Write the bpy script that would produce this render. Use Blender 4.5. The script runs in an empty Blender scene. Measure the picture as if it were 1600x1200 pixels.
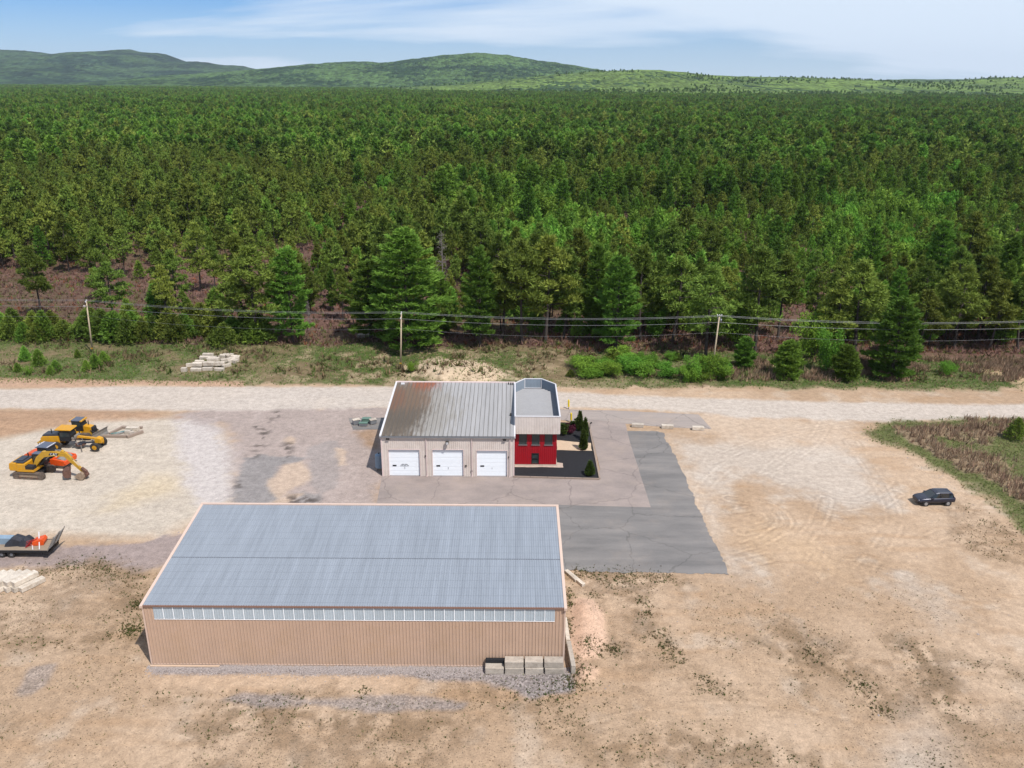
import bpy, math, random
import numpy as np
from mathutils import Vector, Matrix, noise as mnoise
from mathutils.geometry import delaunay_2d_cdt

# ------------------------------------------------------------------ camera, sky, sun, exposure
random.seed(7)
RNG = np.random.default_rng(11)
SC = bpy.context.scene
COL = SC.collection
CF, CP, CR, CH = 1302.0, 0.3485, 0.0059, 51.1        # focal length in 1600 px, pitch, roll, height above the yard

cam_data = bpy.data.cameras.new('camera')
cam = bpy.data.objects.new('camera', cam_data)
COL.objects.link(cam)
cam_data.sensor_fit = 'HORIZONTAL'
cam_data.sensor_width = 36.0
cam_data.lens = 36.0 * CF / 1600.0
cam_data.clip_start = 1.0
cam_data.clip_end = 60000.0
cam.matrix_world = (Matrix.Translation((0, 0, CH)) @ Matrix.Rotation(math.pi / 2 - CP, 4, 'X') @ Matrix.Rotation(CR, 4, 'Z'))
SC.camera = cam

SUN_EL, SUN_AZ = math.radians(57), math.radians(140)  # azimuth clockwise from +Y: from the right, behind the camera
sun_dir = Vector((math.sin(SUN_AZ) * math.cos(SUN_EL), math.cos(SUN_AZ) * math.cos(SUN_EL), math.sin(SUN_EL)))
sd = bpy.data.lights.new('sun', 'SUN')
sd.energy = 4.2
sd.angle = math.radians(0.9)
sd.color = (1.0, 0.965, 0.92)
sun = bpy.data.objects.new('sun', sd)
COL.objects.link(sun)
sun.rotation_euler = (-sun_dir).to_track_quat('-Z', 'Y').to_euler()
sun.location = (60, -60, 160)

world = bpy.data.worlds.new('World')
SC.world = world
world.use_nodes = True
wn, wl = world.node_tree.nodes, world.node_tree.links
wn.clear()
w_out = wn.new('ShaderNodeOutputWorld')
w_bg = wn.new('ShaderNodeBackground')
w_bg.inputs[1].default_value = 0.085
sky = wn.new('ShaderNodeTexSky')
sky.sky_type = 'NISHITA'
sky.sun_disc = False
sky.sun_elevation = SUN_EL
sky.sun_rotation = SUN_AZ
sky.altitude = 150
sky.air_density = 1.0
sky.dust_density = 0.25
sky.ozone_density = 1.6
w_tc = wn.new('ShaderNodeTexCoord')
# a thin high veil of cloud: noise on the direction projected to a flat layer overhead
w_sep = wn.new('ShaderNodeSeparateXYZ')
wl.new(w_tc.outputs['Generated'], w_sep.inputs[0])
w_zz = wn.new('ShaderNodeMath'); w_zz.operation = 'MAXIMUM'; w_zz.inputs[1].default_value = 0.0
wl.new(w_sep.outputs[2], w_zz.inputs[0])
w_za = wn.new('ShaderNodeMath'); w_za.operation = 'ADD'; w_za.inputs[1].default_value = 0.22
wl.new(w_zz.outputs[0], w_za.inputs[0])
w_div = wn.new('ShaderNodeVectorMath'); w_div.operation = 'DIVIDE'
w_cmb = wn.new('ShaderNodeCombineXYZ')
for k in range(3):
    wl.new(w_za.outputs[0], w_cmb.inputs[k])
wl.new(w_tc.outputs['Generated'], w_div.inputs[0]); wl.new(w_cmb.outputs[0], w_div.inputs[1])
w_map = wn.new('ShaderNodeMapping')
w_map.inputs['Location'].default_value = (14.06, 3.7, 0)
w_map.inputs['Rotation'].default_value = (0, 0, math.radians(-34))
w_map.inputs['Scale'].default_value = (0.45, 1.1, 0.0)
wl.new(w_div.outputs[0], w_map.inputs[0])
w_no = wn.new('ShaderNodeTexNoise')
w_no.inputs['Scale'].default_value = 1.0
w_no.inputs['Detail'].default_value = 8
w_no.inputs['Roughness'].default_value = 0.5
w_no.inputs['Distortion'].default_value = 0.35
wl.new(w_map.outputs[0], w_no.inputs['Vector'])
w_rmp = wn.new('ShaderNodeMapRange'); w_rmp.interpolation_type = 'SMOOTHSTEP'
w_rmp.inputs[1].default_value = 0.37; w_rmp.inputs[2].default_value = 0.60
w_rmp.inputs[3].default_value = 0.06; w_rmp.inputs[4].default_value = 1.0
wl.new(w_no.outputs['Fac'], w_rmp.inputs[0])
w_mix = wn.new('ShaderNodeMix'); w_mix.data_type = 'RGBA'
w_hz = wn.new('ShaderNodeMapRange'); w_hz.inputs[1].default_value = 0.0; w_hz.inputs[2].default_value = 0.10; w_hz.inputs[3].default_value = 0.75; w_hz.inputs[4].default_value = 0.0
wl.new(w_zz.outputs[0], w_hz.inputs[0])                # the veil looks denser towards the horizon
w_mx = wn.new('ShaderNodeMath'); w_mx.operation = 'MAXIMUM'
wl.new(w_rmp.outputs[0], w_mx.inputs[0]); wl.new(w_hz.outputs[0], w_mx.inputs[1])
wl.new(w_mx.outputs[0], w_mix.inputs['Factor'])
w_tint = wn.new('ShaderNodeMix'); w_tint.data_type = 'RGBA'; w_tint.blend_type = 'MULTIPLY'; w_tint.inputs['Factor'].default_value = 1.0
w_tint.inputs['B'].default_value = (0.23, 0.56, 1.06, 1)
wl.new(sky.outputs[0], w_tint.inputs['A'])
wl.new(w_tint.outputs['Result'], w_mix.inputs['A'])
w_mix.inputs['B'].default_value = (6.9, 8.0, 9.4, 1)
wl.new(w_mix.outputs['Result'], w_bg.inputs[0])
wl.new(w_bg.outputs[0], w_out.inputs[0])

SC.view_settings.view_transform = 'Standard'
SC.view_settings.look = 'None'
SC.view_settings.exposure = 0.35
SC.view_settings.gamma = 1.0
SC.view_settings.use_curve_mapping = False
SC.cycles.max_bounces = 3
SC.cycles.diffuse_bounces = 2
SC.cycles.glossy_bounces = 2
SC.cycles.transmission_bounces = 3
SC.cycles.transparent_max_bounces = 6
SC.cycles.volume_bounces = 0

# ------------------------------------------------------------------ helpers
cP, sP, cR, sR = math.cos(CP), math.sin(CP), math.cos(CR), math.sin(CR)
def ray(px, py):
    dx, dy = px - 800, py - 600
    X = dx * cR + dy * sR; Y = -dx * sR + dy * cR
    a, b = X / CF, -Y / CF
    return a, cP + b * sP, -sP + b * cP
def G(px, py, z=0.0):
    "point of the plan at height z that the photograph shows at this pixel"
    d = ray(px, py); t = (z - CH) / d[2]
    return d[0] * t, d[1] * t
def ZY(px, py, y):
    d = ray(px, py); t = y / d[1]
    return d[0] * t, CH + d[2] * t
def GP(pts, z=0.0):
    return [G(p[0], p[1], z) for p in pts]

def lin(c):
    c = c / 255.0
    return c / 12.92 if c <= 0.04045 else ((c + 0.055) / 1.055) ** 2.4
def alb(r, g, b, k=1.55):
    "albedo of a surface seen sunlit with this sRGB colour"
    return (lin(r) / k, lin(g) / k, lin(b) / k)

def tag(o, label=None, cat=None, group=None, kind=None):
    if label: o['label'] = label
    if cat: o['category'] = cat
    if group: o['group'] = group
    if kind: o['kind'] = kind
    return o
def empty(name, loc=(0, 0, 0), rz=0.0):
    o = bpy.data.objects.new(name, None)
    o.empty_display_size = 0.3
    COL.objects.link(o)
    o.location = loc; o.rotation_euler = (0, 0, rz)
    return o
def link(name, me, parent=None, loc=(0, 0, 0), rot=(0, 0, 0), scale=None):
    o = bpy.data.objects.new(name, me)
    COL.objects.link(o)
    o.parent = parent
    o.location = loc; o.rotation_euler = rot
    if scale: o.scale = scale
    return o
def mesh_np(name, V, Fq, mats, midx=None, smooth=False, cols=None):
    "mesh from numpy arrays: V (n,3), F (m,k)"
    me = bpy.data.meshes.new(name)
    V = np.asarray(V, np.float32); Fq = np.asarray(Fq, np.int32)
    me.vertices.add(len(V)); me.vertices.foreach_set('co', V.ravel())
    k = Fq.shape[1]
    me.loops.add(Fq.size); me.loops.foreach_set('vertex_index', Fq.ravel())
    me.polygons.add(len(Fq))
    me.polygons.foreach_set('loop_start', np.arange(0, Fq.size, k, dtype=np.int32))
    if midx is not None:
        me.polygons.foreach_set('material_index', np.asarray(midx, np.int32))
    me.polygons.foreach_set('use_smooth', np.full(len(Fq), bool(smooth)))
    me.update(calc_edges=True)
    for m in (mats if isinstance(mats, (list, tuple)) else [mats]):
        me.materials.append(m)
    if cols is not None:
        for nm, arr in cols.items():
            at = me.attributes.new(nm, 'FLOAT_COLOR', 'POINT')
            a4 = np.ones((len(V), 4), np.float32); a4[:, :arr.shape[1]] = arr
            at.data.foreach_set('color', a4.ravel())
    return me

class MB:
    def __init__(s): s.v = []; s.f = []
    def add(s, vs, fs):
        b = len(s.v); s.v += [tuple(p) for p in vs]; s.f += [tuple(i + b for i in f) for f in fs]; return s
    def box(s, c, d, rot=None):
        x, y, z = d[0] / 2, d[1] / 2, d[2] / 2
        vs = [Vector((i * x, j * y, k * z)) for k in (-1, 1) for j in (-1, 1) for i in (-1, 1)]
        if rot is not None: vs = [rot @ p for p in vs]
        c = Vector(c)
        return s.add([p + c for p in vs], [(0, 2, 3, 1), (4, 5, 7, 6), (0, 1, 5, 4), (1, 3, 7, 5), (3, 2, 6, 7), (2, 0, 4, 6)])
    def b2(s, x0, x1, y0, y1, z0, z1):
        return s.box(((x0 + x1) / 2, (y0 + y1) / 2, (z0 + z1) / 2), (x1 - x0, y1 - y0, z1 - z0))
    def cyl(s, a, b, r0, r1=None, n=10):
        r1 = r0 if r1 is None else r1
        a, b = Vector(a), Vector(b); d = (b - a).normalized()
        u = d.orthogonal().normalized(); w = d.cross(u)
        vs = []
        for p, r in ((a, r0), (b, r1)):
            vs += [p + (u * math.cos(t) + w * math.sin(t)) * r for t in (2 * math.pi * i / n for i in range(n))]
        fs = [(i, (i + 1) % n, n + (i + 1) % n, n + i) for i in range(n)]
        fs += [tuple(range(n - 1, -1, -1)), tuple(range(n, 2 * n))]
        return s.add(vs, fs)
    def prism(s, prof, y0, y1, ax='y', taper=1.0):
        "side profile (x,z) extruded along y"
        n = len(prof)
        cx = sum(p[0] for p in prof) / n
        vs = [(p[0], y0, p[1]) for p in prof] + [(p[0], y1, p[1]) for p in prof]
        if ax == 'x': vs = [(v[1], v[0], v[2]) for v in vs]
        if ax == 'z': vs = [(v[0], v[2], v[1]) for v in vs]
        fs = [(i, (i + 1) % n, n + (i + 1) % n, n + i) for i in range(n)]
        return s.add(vs, fs + [tuple(range(n - 1, -1, -1)), tuple(range(n, 2 * n))])
    def loft(s, secs):
        n = len(secs[0]); vs = [p for q in secs for p in q]; fs = []
        for k in range(len(secs) - 1):
            for i in range(n):
                j = (i + 1) % n
                fs.append((k * n + i, k * n + j, (k + 1) * n + j, (k + 1) * n + i))
        m = (len(secs) - 1) * n
        return s.add(vs, fs + [tuple(range(n - 1, -1, -1)), tuple(range(m, m + n))])
    def ring(s, c, axis, R, r, w, n=18):
        "tyre: solid of revolution about axis"
        c = Vector(c); d = Vector(axis).normalized(); u = d.orthogonal().normalized(); q = d.cross(u)
        prof = [(r, -w / 2), (R * 0.93, -w / 2), (R, -w * 0.32), (R, w * 0.32), (R * 0.93, w / 2), (r, w / 2)]
        m = len(prof); vs = []
        for i in range(n):
            t = 2 * math.pi * i / n; e = u * math.cos(t) + q * math.sin(t)
            vs += [c + e * a + d * b for a, b in prof]
        fs = []
        for i in range(n):
            for k in range(m):
                a0, a1 = i * m + k, i * m + (k + 1) % m
                b0, b1 = ((i + 1) % n) * m + k, ((i + 1) % n) * m + (k + 1) % m
                fs.append((a0, a1, b1, b0))
        return s.add(vs, fs)
    def me(s, name, mat, smooth=False, bevel=0.0):
        m = bpy.data.meshes.new(name); m.from_pydata(s.v, [], s.f); m.update()
        import bmesh
        bm = bmesh.new(); bm.from_mesh(m)
        bmesh.ops.recalc_face_normals(bm, faces=bm.faces)
        if bevel > 0:
            es = [e for e in bm.edges if len(e.link_faces) == 2 and e.calc_face_angle(0) > 0.5]
            bmesh.ops.bevel(bm, geom=es, offset=bevel, segments=2, affect='EDGES', profile=0.6, clamp_overlap=True)
        bm.to_mesh(m); bm.free()
        m.materials.append(mat)
        m.polygons.foreach_set('use_smooth', np.full(len(m.polygons), bool(smooth)))
        return m
    def build(s, name, mat, parent=None, loc=(0, 0, 0), rot=(0, 0, 0), smooth=False, bevel=0.0):
        return link(name, s.me(name, mat, smooth, bevel), parent, loc, rot)

# ------------------------------------------------------------------ materials
def new_mat(name):
    m = bpy.data.materials.new(name); m.use_nodes = True
    n, l = m.node_tree.nodes, m.node_tree.links
    return m, n, l, n['Principled BSDF']
def mat(name, c, rough=0.6, metal=0.0, var=0.15, scale=2.0, stretch=(1, 1, 1), bump=0.0, bscale=20.0, spec=0.4, rnd=0.0, dirt=None):
    "plain surface with uneven tone; rnd = tone spread between pieces; dirt = (colour, amount, scale)"
    m, n, l, p = new_mat(name)
    p.inputs['Roughness'].default_value = rough
    p.inputs['Metallic'].default_value = metal
    p.inputs['Specular IOR Level'].default_value = spec
    tc = n.new('ShaderNodeTexCoord')
    ge = n.new('ShaderNodeNewGeometry')
    mp = n.new('ShaderNodeMapping'); mp.inputs['Scale'].default_value = stretch
    l.new(ge.outputs['Position'], mp.inputs[0])
    no = n.new('ShaderNodeTexNoise'); no.inputs['Scale'].default_value = scale; no.inputs['Detail'].default_value = 6; no.inputs['Roughness'].default_value = 0.65
    l.new(mp.outputs[0], no.inputs['Vector'])
    mr = n.new('ShaderNodeMapRange'); mr.inputs[1].default_value = 0.25; mr.inputs[2].default_value = 0.75
    mr.inputs[3].default_value = 1 - var; mr.inputs[4].default_value = 1 + var
    l.new(no.outputs['Fac'], mr.inputs[0])
    fac = mr.outputs[0]
    if rnd:
        oi = n.new('ShaderNodeObjectInfo')
        r2 = n.new('ShaderNodeMapRange'); r2.inputs[3].default_value = 1 - rnd; r2.inputs[4].default_value = 1 + rnd
        l.new(oi.outputs['Random'], r2.inputs[0])
        mu = n.new('ShaderNodeMath'); mu.operation = 'MULTIPLY'
        l.new(fac, mu.inputs[0]); l.new(r2.outputs[0], mu.inputs[1]); fac = mu.outputs[0]
    vm = n.new('ShaderNodeVectorMath'); vm.operation = 'SCALE'; vm.inputs[0].default_value = c
    l.new(fac, vm.inputs['Scale'])
    out = vm.outputs[0]
    if dirt:
        dn = n.new('ShaderNodeTexNoise'); dn.inputs['Scale'].default_value = dirt[2]; dn.inputs['Detail'].default_value = 8; dn.inputs['Roughness'].default_value = 0.7
        l.new(mp.outputs[0], dn.inputs['Vector'])
        dr = n.new('ShaderNodeMapRange'); dr.inputs[1].default_value = 0.48; dr.inputs[2].default_value = 0.72; dr.inputs[4].default_value = dirt[1]
        l.new(dn.outputs['Fac'], dr.inputs[0])
        mx = n.new('ShaderNodeMix'); mx.data_type = 'RGBA'
        l.new(dr.outputs[0], mx.inputs['Factor']); l.new(out, mx.inputs['A']); mx.inputs['B'].default_value = (*dirt[0], 1)
        out = mx.outputs['Result']
    l.new(out, p.inputs['Base Color'])
    if bump:
        bn = n.new('ShaderNodeTexNoise'); bn.inputs['Scale'].default_value = bscale; bn.inputs['Detail'].default_value = 5
        l.new(ge.outputs['Position'], bn.inputs['Vector'])
        bp = n.new('ShaderNodeBump'); bp.inputs['Strength'].default_value = bump; bp.inputs['Distance'].default_value = 0.05
        l.new(bn.outputs['Fac'], bp.inputs['Height']); l.new(bp.outputs[0], p.inputs['Normal'])
    return m
def leaf_mat(name, c, rnd=0.25, trans=0.22, hue=0.02):
    m, n, l, p = new_mat(name)
    p.inputs['Roughness'].default_value = 0.7
    p.inputs['Specular IOR Level'].default_value = 0.10
    at = n.new('ShaderNodeAttribute'); at.attribute_name = 'Col'
    oi = n.new('ShaderNodeObjectInfo')
    hs = n.new('ShaderNodeHueSaturation')
    mr = n.new('ShaderNodeMapRange'); mr.inputs[3].default_value = 1 - rnd; mr.inputs[4].default_value = 1 + rnd
    l.new(oi.outputs['Random'], mr.inputs[0]); l.new(mr.outputs[0], hs.inputs['Value'])
    m2 = n.new('ShaderNodeMath'); m2.operation = 'MULTIPLY'; m2.inputs[1].default_value = 7.31
    fr = n.new('ShaderNodeMath'); fr.operation = 'FRACT'
    l.new(oi.outputs['Random'], m2.inputs[0]); l.new(m2.outputs[0], fr.inputs[0])
    m3 = n.new('ShaderNodeMapRange'); m3.inputs[3].default_value = 0.5 - hue; m3.inputs[4].default_value = 0.5 + hue
    l.new(fr.outputs[0], m3.inputs[0]); l.new(m3.outputs[0], hs.inputs['Hue'])
    vm = n.new('ShaderNodeVectorMath'); vm.operation = 'MULTIPLY'; vm.inputs[1].default_value = c
    l.new(at.outputs['Color'], vm.inputs[0]); l.new(vm.outputs[0], hs.inputs['Color'])
    l.new(hs.outputs[0], p.inputs['Base Color'])
    tr = n.new('ShaderNodeBsdfTranslucent'); l.new(hs.outputs[0], tr.inputs[0])
    mx = n.new('ShaderNodeMixShader'); mx.inputs[0].default_value = trans
    out = [q for q in n if q.type == 'OUTPUT_MATERIAL'][0]
    l.new(p.outputs[0], mx.inputs[1]); l.new(tr.outputs[0], mx.inputs[2]); l.new(mx.outputs[0], out.inputs[0])
    return m

M = {}
M['tan_wall'] = mat('tan_wall_metal', alb(182, 154, 133, 1.08), 0.5, 0, 0.05, 0.6, rnd=0.03, dirt=(alb(172, 142, 110, 1.08), 0.35, 0.35))
M['tan_trim'] = mat('tan_trim_metal', alb(236, 206, 186), 0.45, 0, 0.05, 1.5)
M['lap_shadow'] = mat('painted_lap_shadow', alb(120, 124, 132), 0.6, 0, 0.1, 2)
M['brown_trim'] = mat('brown_trim_metal', alb(150, 115, 100), 0.5, 0, 0.06, 1.5)
M['clerestory'] = mat('milky_panel', alb(172, 182, 188, 1.1), 0.4, 0, 0.07, 3, rnd=0.05)
M['white_strip'] = mat('white_joint_strip', alb(246, 248, 250, 1.05), 0.4, 0, 0.03, 3)
M['beige_wall'] = mat('beige_wall_metal', alb(202, 190, 181, 1.02), 0.55, 0, 0.06, 0.8, rnd=0.03, dirt=(alb(172, 154, 142, 1.0), 0.55, 0.6))
M['white_trim'] = mat('white_trim_metal', alb(240, 236, 236), 0.45, 0, 0.04, 1.5)
M['pink_trim'] = mat('pale_pink_trim', alb(228, 206, 200, 1.2), 0.45, 0, 0.05, 1.5)
M['red_wall'] = mat('red_wall_metal', alb(154, 12, 28, 1.15), 0.5, 0, 0.08, 1.0, rnd=0.03)
M['door_white'] = mat('white_door_metal', (0.78, 0.81, 0.84), 0.4, 0, 0.025, 2)
M['dark_glass'] = mat('dark_window_glass', (0.03, 0.04, 0.04), 0.12, 0, 0.2, 1.5, spec=0.6)
M['black'] = mat('black_plastic', (0.012, 0.012, 0.014), 0.5, 0, 0.2, 3)
M['dark_frame'] = mat('dark_bronze_frame', (0.05, 0.045, 0.04), 0.5, 0, 0.2, 3)
M['grey_metal'] = mat('grey_metal', alb(150, 152, 156), 0.45, 0.3, 0.12, 2)
M['blue_grey'] = mat('blue_grey_tank', alb(150, 172, 190), 0.5, 0, 0.1, 2)
M['concrete'] = mat('concrete_block', alb(205, 192, 176), 0.9, 0, 0.16, 3, bump=0.4, bscale=9, rnd=0.12, dirt=(alb(140, 128, 116), 0.6, 1.6))
M['pale_stone'] = mat('pale_concrete', alb(228, 214, 196), 0.9, 0, 0.2, 3, bump=0.6, bscale=8, rnd=0.14, dirt=(alb(172, 152, 128), 0.8, 1.3))
M['wood_pale'] = mat('pale_timber', alb(226, 196, 168), 0.8, 0, 0.15, 2, (1, 6, 6))
M['wood_grey'] = mat('grey_timber', alb(170, 150, 134), 0.85, 0, 0.2, 2, (1, 6, 6))
M['pole_wood'] = mat('utility_pole_wood', alb(205, 185, 155), 0.85, 0, 0.22, 3, (4, 4, 0.4))
M['wire'] = mat('aluminium_wire', alb(168, 168, 170), 0.5, 0.1, 0.05, 1)
M['mulch'] = mat('black_mulch', (0.012, 0.012, 0.014), 0.95, 0, 0.5, 6, bump=0.8, bscale=12)
M['yellow'] = mat('machine_yellow_paint', alb(232, 166, 22), 0.45, 0, 0.10, 2, dirt=(alb(190, 150, 80), 0.75, 3))
M['yellow_old'] = mat('faded_yellow_paint', alb(214, 164, 46), 0.5, 0, 0.12, 2, dirt=(alb(170, 130, 70), 0.75, 3))
M['yellow_bright'] = mat('safety_yellow_paint', alb(255, 222, 10), 0.5, 0, 0.06, 2)
M['orange'] = mat('machine_orange_paint', alb(250, 92, 26), 0.45, 0, 0.10, 2, dirt=(alb(200, 110, 60), 0.75, 3))
M['rubber'] = mat('tyre_rubber', (0.022, 0.02, 0.019), 0.8, 0, 0.2, 4, dirt=((0.16, 0.12, 0.09), 0.35, 3))
M['steel_dirty'] = mat('muddy_track_steel', (0.12, 0.09, 0.07), 0.7, 0.2, 0.25, 4, dirt=((0.25, 0.19, 0.14), 0.5, 3))
M['rust_steel'] = mat('rusty_steel', (0.11, 0.055, 0.04), 0.75, 0.1, 0.3, 4, dirt=((0.2, 0.1, 0.06), 0.6, 3))
M['bucket_steel'] = mat('worn_bucket_steel', alb(176, 152, 128), 0.6, 0.1, 0.2, 4, dirt=((0.12, 0.08, 0.06), 0.6, 3))
M['hood_dark'] = mat('dark_engine_hood', (0.035, 0.038, 0.05), 0.5, 0, 0.15, 3)
M['cab_dark'] = mat('dark_cab_paint', (0.015, 0.016, 0.018), 0.45, 0, 0.15, 3)
M['cab_roof_grey'] = mat('grey_cab_roof', alb(100, 106, 122), 0.45, 0, 0.1, 3)
M['blade_grey'] = mat('scraped_blade_steel', alb(165, 158, 150), 0.5, 0.3, 0.15, 3, dirt=((0.2, 0.15, 0.11), 0.4, 2))
M['car_paint'] = mat('dark_blue_grey_car_paint', (0.028, 0.028, 0.042), 0.25, 0.3, 0.04, 2, spec=0.6)
M['car_glass'] = mat('car_glass', (0.012, 0.015, 0.017), 0.06, 0, 0.1, 2, spec=0.8)
M['rim'] = mat('silver_wheel_rim', alb(190, 190, 192), 0.35, 0.5, 0.05, 4)
M['lamp_glass'] = mat('clear_lamp_lens', (0.55, 0.55, 0.56), 0.2, 0, 0.05, 4)
M['red_lens'] = mat('red_lamp_lens', (0.35, 0.01, 0.01), 0.25, 0, 0.05, 4)
M['teal'] = mat('teal_plastic', alb(70, 150, 150), 0.5, 0, 0.2, 4)
M['tarp_black'] = mat('black_tarp', (0.022, 0.022, 0.028), 0.55, 0, 0.25, 3)
M['deck_wood'] = mat('trailer_deck_planks', alb(170, 150, 128), 0.9, 0, 0.25, 2, (0.6, 5, 1))
M['sign_ink'] = mat('dark_lettering', (0.10, 0.105, 0.12), 0.6, 0, 0.1, 4)
M['white_letter'] = mat('white_lettering', (0.75, 0.74, 0.72), 0.5, 0, 0.03, 4)
M['green_crate'] = mat('green_plastic', alb(110, 140, 125), 0.6, 0, 0.15, 3)
M['bark'] = mat('pine_bark', (0.055, 0.043, 0.036), 0.95, 0, 0.35, 5, (3, 3, 0.6))
M['bark_grey'] = mat('grey_dead_bark', (0.20, 0.17, 0.15), 0.95, 0, 0.25, 5, (3, 3, 0.6))
M['pitch'] = leaf_mat('pitch_pine_needles', (0.150, 0.200, 0.035), 0.36, 0.24, 0.022)
M['white'] = leaf_mat('white_pine_needles', (0.132, 0.232, 0.034), 0.32, 0.26, 0.014)
M['young'] = leaf_mat('young_pine_needles', (0.186, 0.312, 0.048), 0.30, 0.28, 0.018)
M['decid'] = leaf_mat('spring_leaves', (0.165, 0.305, 0.040), 0.25, 0.35, 0.02)
M['arbor'] = leaf_mat('arborvitae_leaves', (0.052, 0.078, 0.016), 0.1, 0.12, 0.01)
M['burgundy'] = leaf_mat('burgundy_leaves', (0.10, 0.022, 0.036), 0.1, 0.2, 0.01)
M['grass'] = leaf_mat('grass_blades', (1, 1, 1), 0.0, 0.25, 0.0)

# ------------------------------------------------------------------ ground
_H = RNG.random((256, 256))
def vnoise(x, y):
    xi = np.floor(x).astype(int); yi = np.floor(y).astype(int)
    fx = x - xi; fy = y - yi
    fx = fx * fx * (3 - 2 * fx); fy = fy * fy * (3 - 2 * fy)
    a = _H[xi & 255, yi & 255]; b = _H[(xi + 1) & 255, yi & 255]
    c = _H[xi & 255, (yi + 1) & 255]; d = _H[(xi + 1) & 255, (yi + 1) & 255]
    return (a * (1 - fx) + b * fx) * (1 - fy) + (c * (1 - fx) + d * fx) * fy
def fbm(x, y, s, o=4, seed=0):
    v = 0; a = 0.5; t = 0
    for k in range(o):
        v = v + a * vnoise(x / s + 17.3 * seed + 5.1 * k, y / s + 9.7 * seed + 3.3 * k); t += a
        s *= 0.5; a *= 0.55
    return v / t
def sdist(x, y, poly):
    "signed distance to a polygon, positive inside"
    bx0 = min(p[0] for p in poly) - 16; bx1 = max(p[0] for p in poly) + 16; by0 = min(p[1] for p in poly) - 16; by1 = max(p[1] for p in poly) + 16
    near_ = (x > bx0) & (x < bx1) & (y > by0) & (y < by1)
    if x.size > 64 and near_.mean() < .9:
        out = np.full(x.shape, -16.0)
        if near_.any(): out[near_] = sdist_core(x[near_], y[near_], poly)
        return out
    return sdist_core(x, y, poly)
def sdist_core(x, y, poly):
    d = np.full(x.shape, 1e9); ins = np.zeros(x.shape, bool)
    n = len(poly)
    for i in range(n):
        ax, ay = poly[i]; bx, by = poly[(i + 1) % n]
        ex, ey = bx - ax, by - ay
        t = np.clip(((x - ax) * ex + (y - ay) * ey) / (ex * ex + ey * ey + 1e-9), 0, 1)
        d = np.minimum(d, (x - ax - t * ex) ** 2 + (y - ay - t * ey) ** 2)
        c = ((ay > y) != (by > y)) & (x < (bx - ax) * (y - ay) / (by - ay + 1e-12) + ax)
        ins ^= c
    d = np.sqrt(d)
    return np.where(ins, d, -d)
def sstep(v, a, b):
    t = np.clip((v - a) / (b - a), 0, 1); return t * t * (3 - 2 * t)

ROAD = GP([(-300, 607), (0, 608), (100, 606), (200, 603), (400, 604), (600, 604), (870, 612), (1000, 618), (1150, 624), (1300, 628), (1450, 631), (1700, 632), (1900, 632),
           (1900, 655), (1700, 655), (1500, 655), (1390, 660), (1300, 655), (1150, 652), (1100, 645), (1000, 639), (870, 637), (600, 637), (300, 642), (150, 641), (60, 639), (0, 637), (-300, 640)])
BANK = GP([(1352, 676), (1372, 664), (1430, 657), (1600, 654), (1850, 654), (1850, 930), (1700, 890), (1610, 838), (1565, 796), (1480, 742), (1400, 706)])
Z = {}
Z['yard'] = GP([(-260, 700), (0, 684), (60, 672), (150, 656), (290, 650), (345, 668), (362, 720), (366, 790), (318, 806), (250, 842), (120, 836), (0, 830), (-260, 830)])
Z['yardwhite'] = GP([(268, 660), (300, 651), (340, 660), (362, 700), (364, 780), (330, 800), (296, 770), (280, 710)])
Z['old'] = GP([(262, 652), (330, 628), (420, 609), (520, 608), (625, 612), (612, 700), (600, 800), (352, 806), (372, 770), (366, 700), (345, 668)])
Z['patch'] = GP([(362, 788), (372, 748), (388, 716), (410, 709), (450, 713), (474, 716), (470, 722), (440, 728), (432, 745), (424, 757), (428, 768), (440, 776), (425, 790)])
Z['patch2'] = GP([(486, 698), (528, 686), (536, 705), (522, 762), (500, 772), (485, 758)])
Z['patch3'] = GP([(440, 795), (470, 770), (500, 772), (500, 795)])
Z['strip1'] = GP([(553, 640), (600, 640), (596, 628), (604, 618), (560, 622)])
Z['sand1'] = GP([(418, 752), (432, 738), (442, 726), (472, 720), (484, 745), (478, 758), (450, 768), (436, 778), (424, 770)])
Z['sand2'] = GP([(444, 685), (455, 681), (465, 684), (462, 691), (455, 695), (446, 690)])
Z['sand3'] = GP([(490, 626), (505, 619), (525, 622), (520, 634), (500, 641), (488, 637)])
Z['sand4'] = GP([(525, 700), (541, 705), (538, 725), (530, 727), (531, 712)])
Z['sand5'] = GP([(415, 790), (436, 778), (470, 772), (440, 795), (410, 800)])
Z['sand6'] = GP([(556, 628), (612, 626), (612, 638), (552, 638)])
Z['rustdirt'] = GP([(555, 675), (590, 668), (590, 700), (565, 697)])
Z['lane'] = GP([(-200, 880), (0, 868), (95, 852), (190, 850), (250, 836), (300, 830), (262, 882), (215, 890), (150, 876), (120, 886), (60, 888), (-200, 892)])
Z['pale1'] = GP([(1042, 682), (1130, 692), (1220, 688), (1320, 694), (1370, 745), (1396, 790), (1330, 800), (1230, 770), (1150, 740), (1110, 790), (1128, 850), (1192, 916), (1140, 897), (1092, 780)])
Z['mouth'] = GP([(1100, 645), (1240, 650), (1345, 662), (1330, 690), (1200, 700), (1080, 676)])
Z['stone1'] = GP([(231, 1040), (500, 1040), (760, 1043), (890, 1050), (896, 1080), (830, 1092), (760, 1068), (620, 1056), (430, 1054), (236, 1054)])
Z['stone2'] = GP([(345, 1092), (380, 1082), (440, 1086), (520, 1092), (600, 1086), (660, 1088), (730, 1098), (720, 1108), (600, 1112), (520, 1104), (430, 1104)])
Z['stone3'] = GP([(20, 1086), (50, 1042), (92, 1036), (76, 1070), (50, 1088)])
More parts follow.
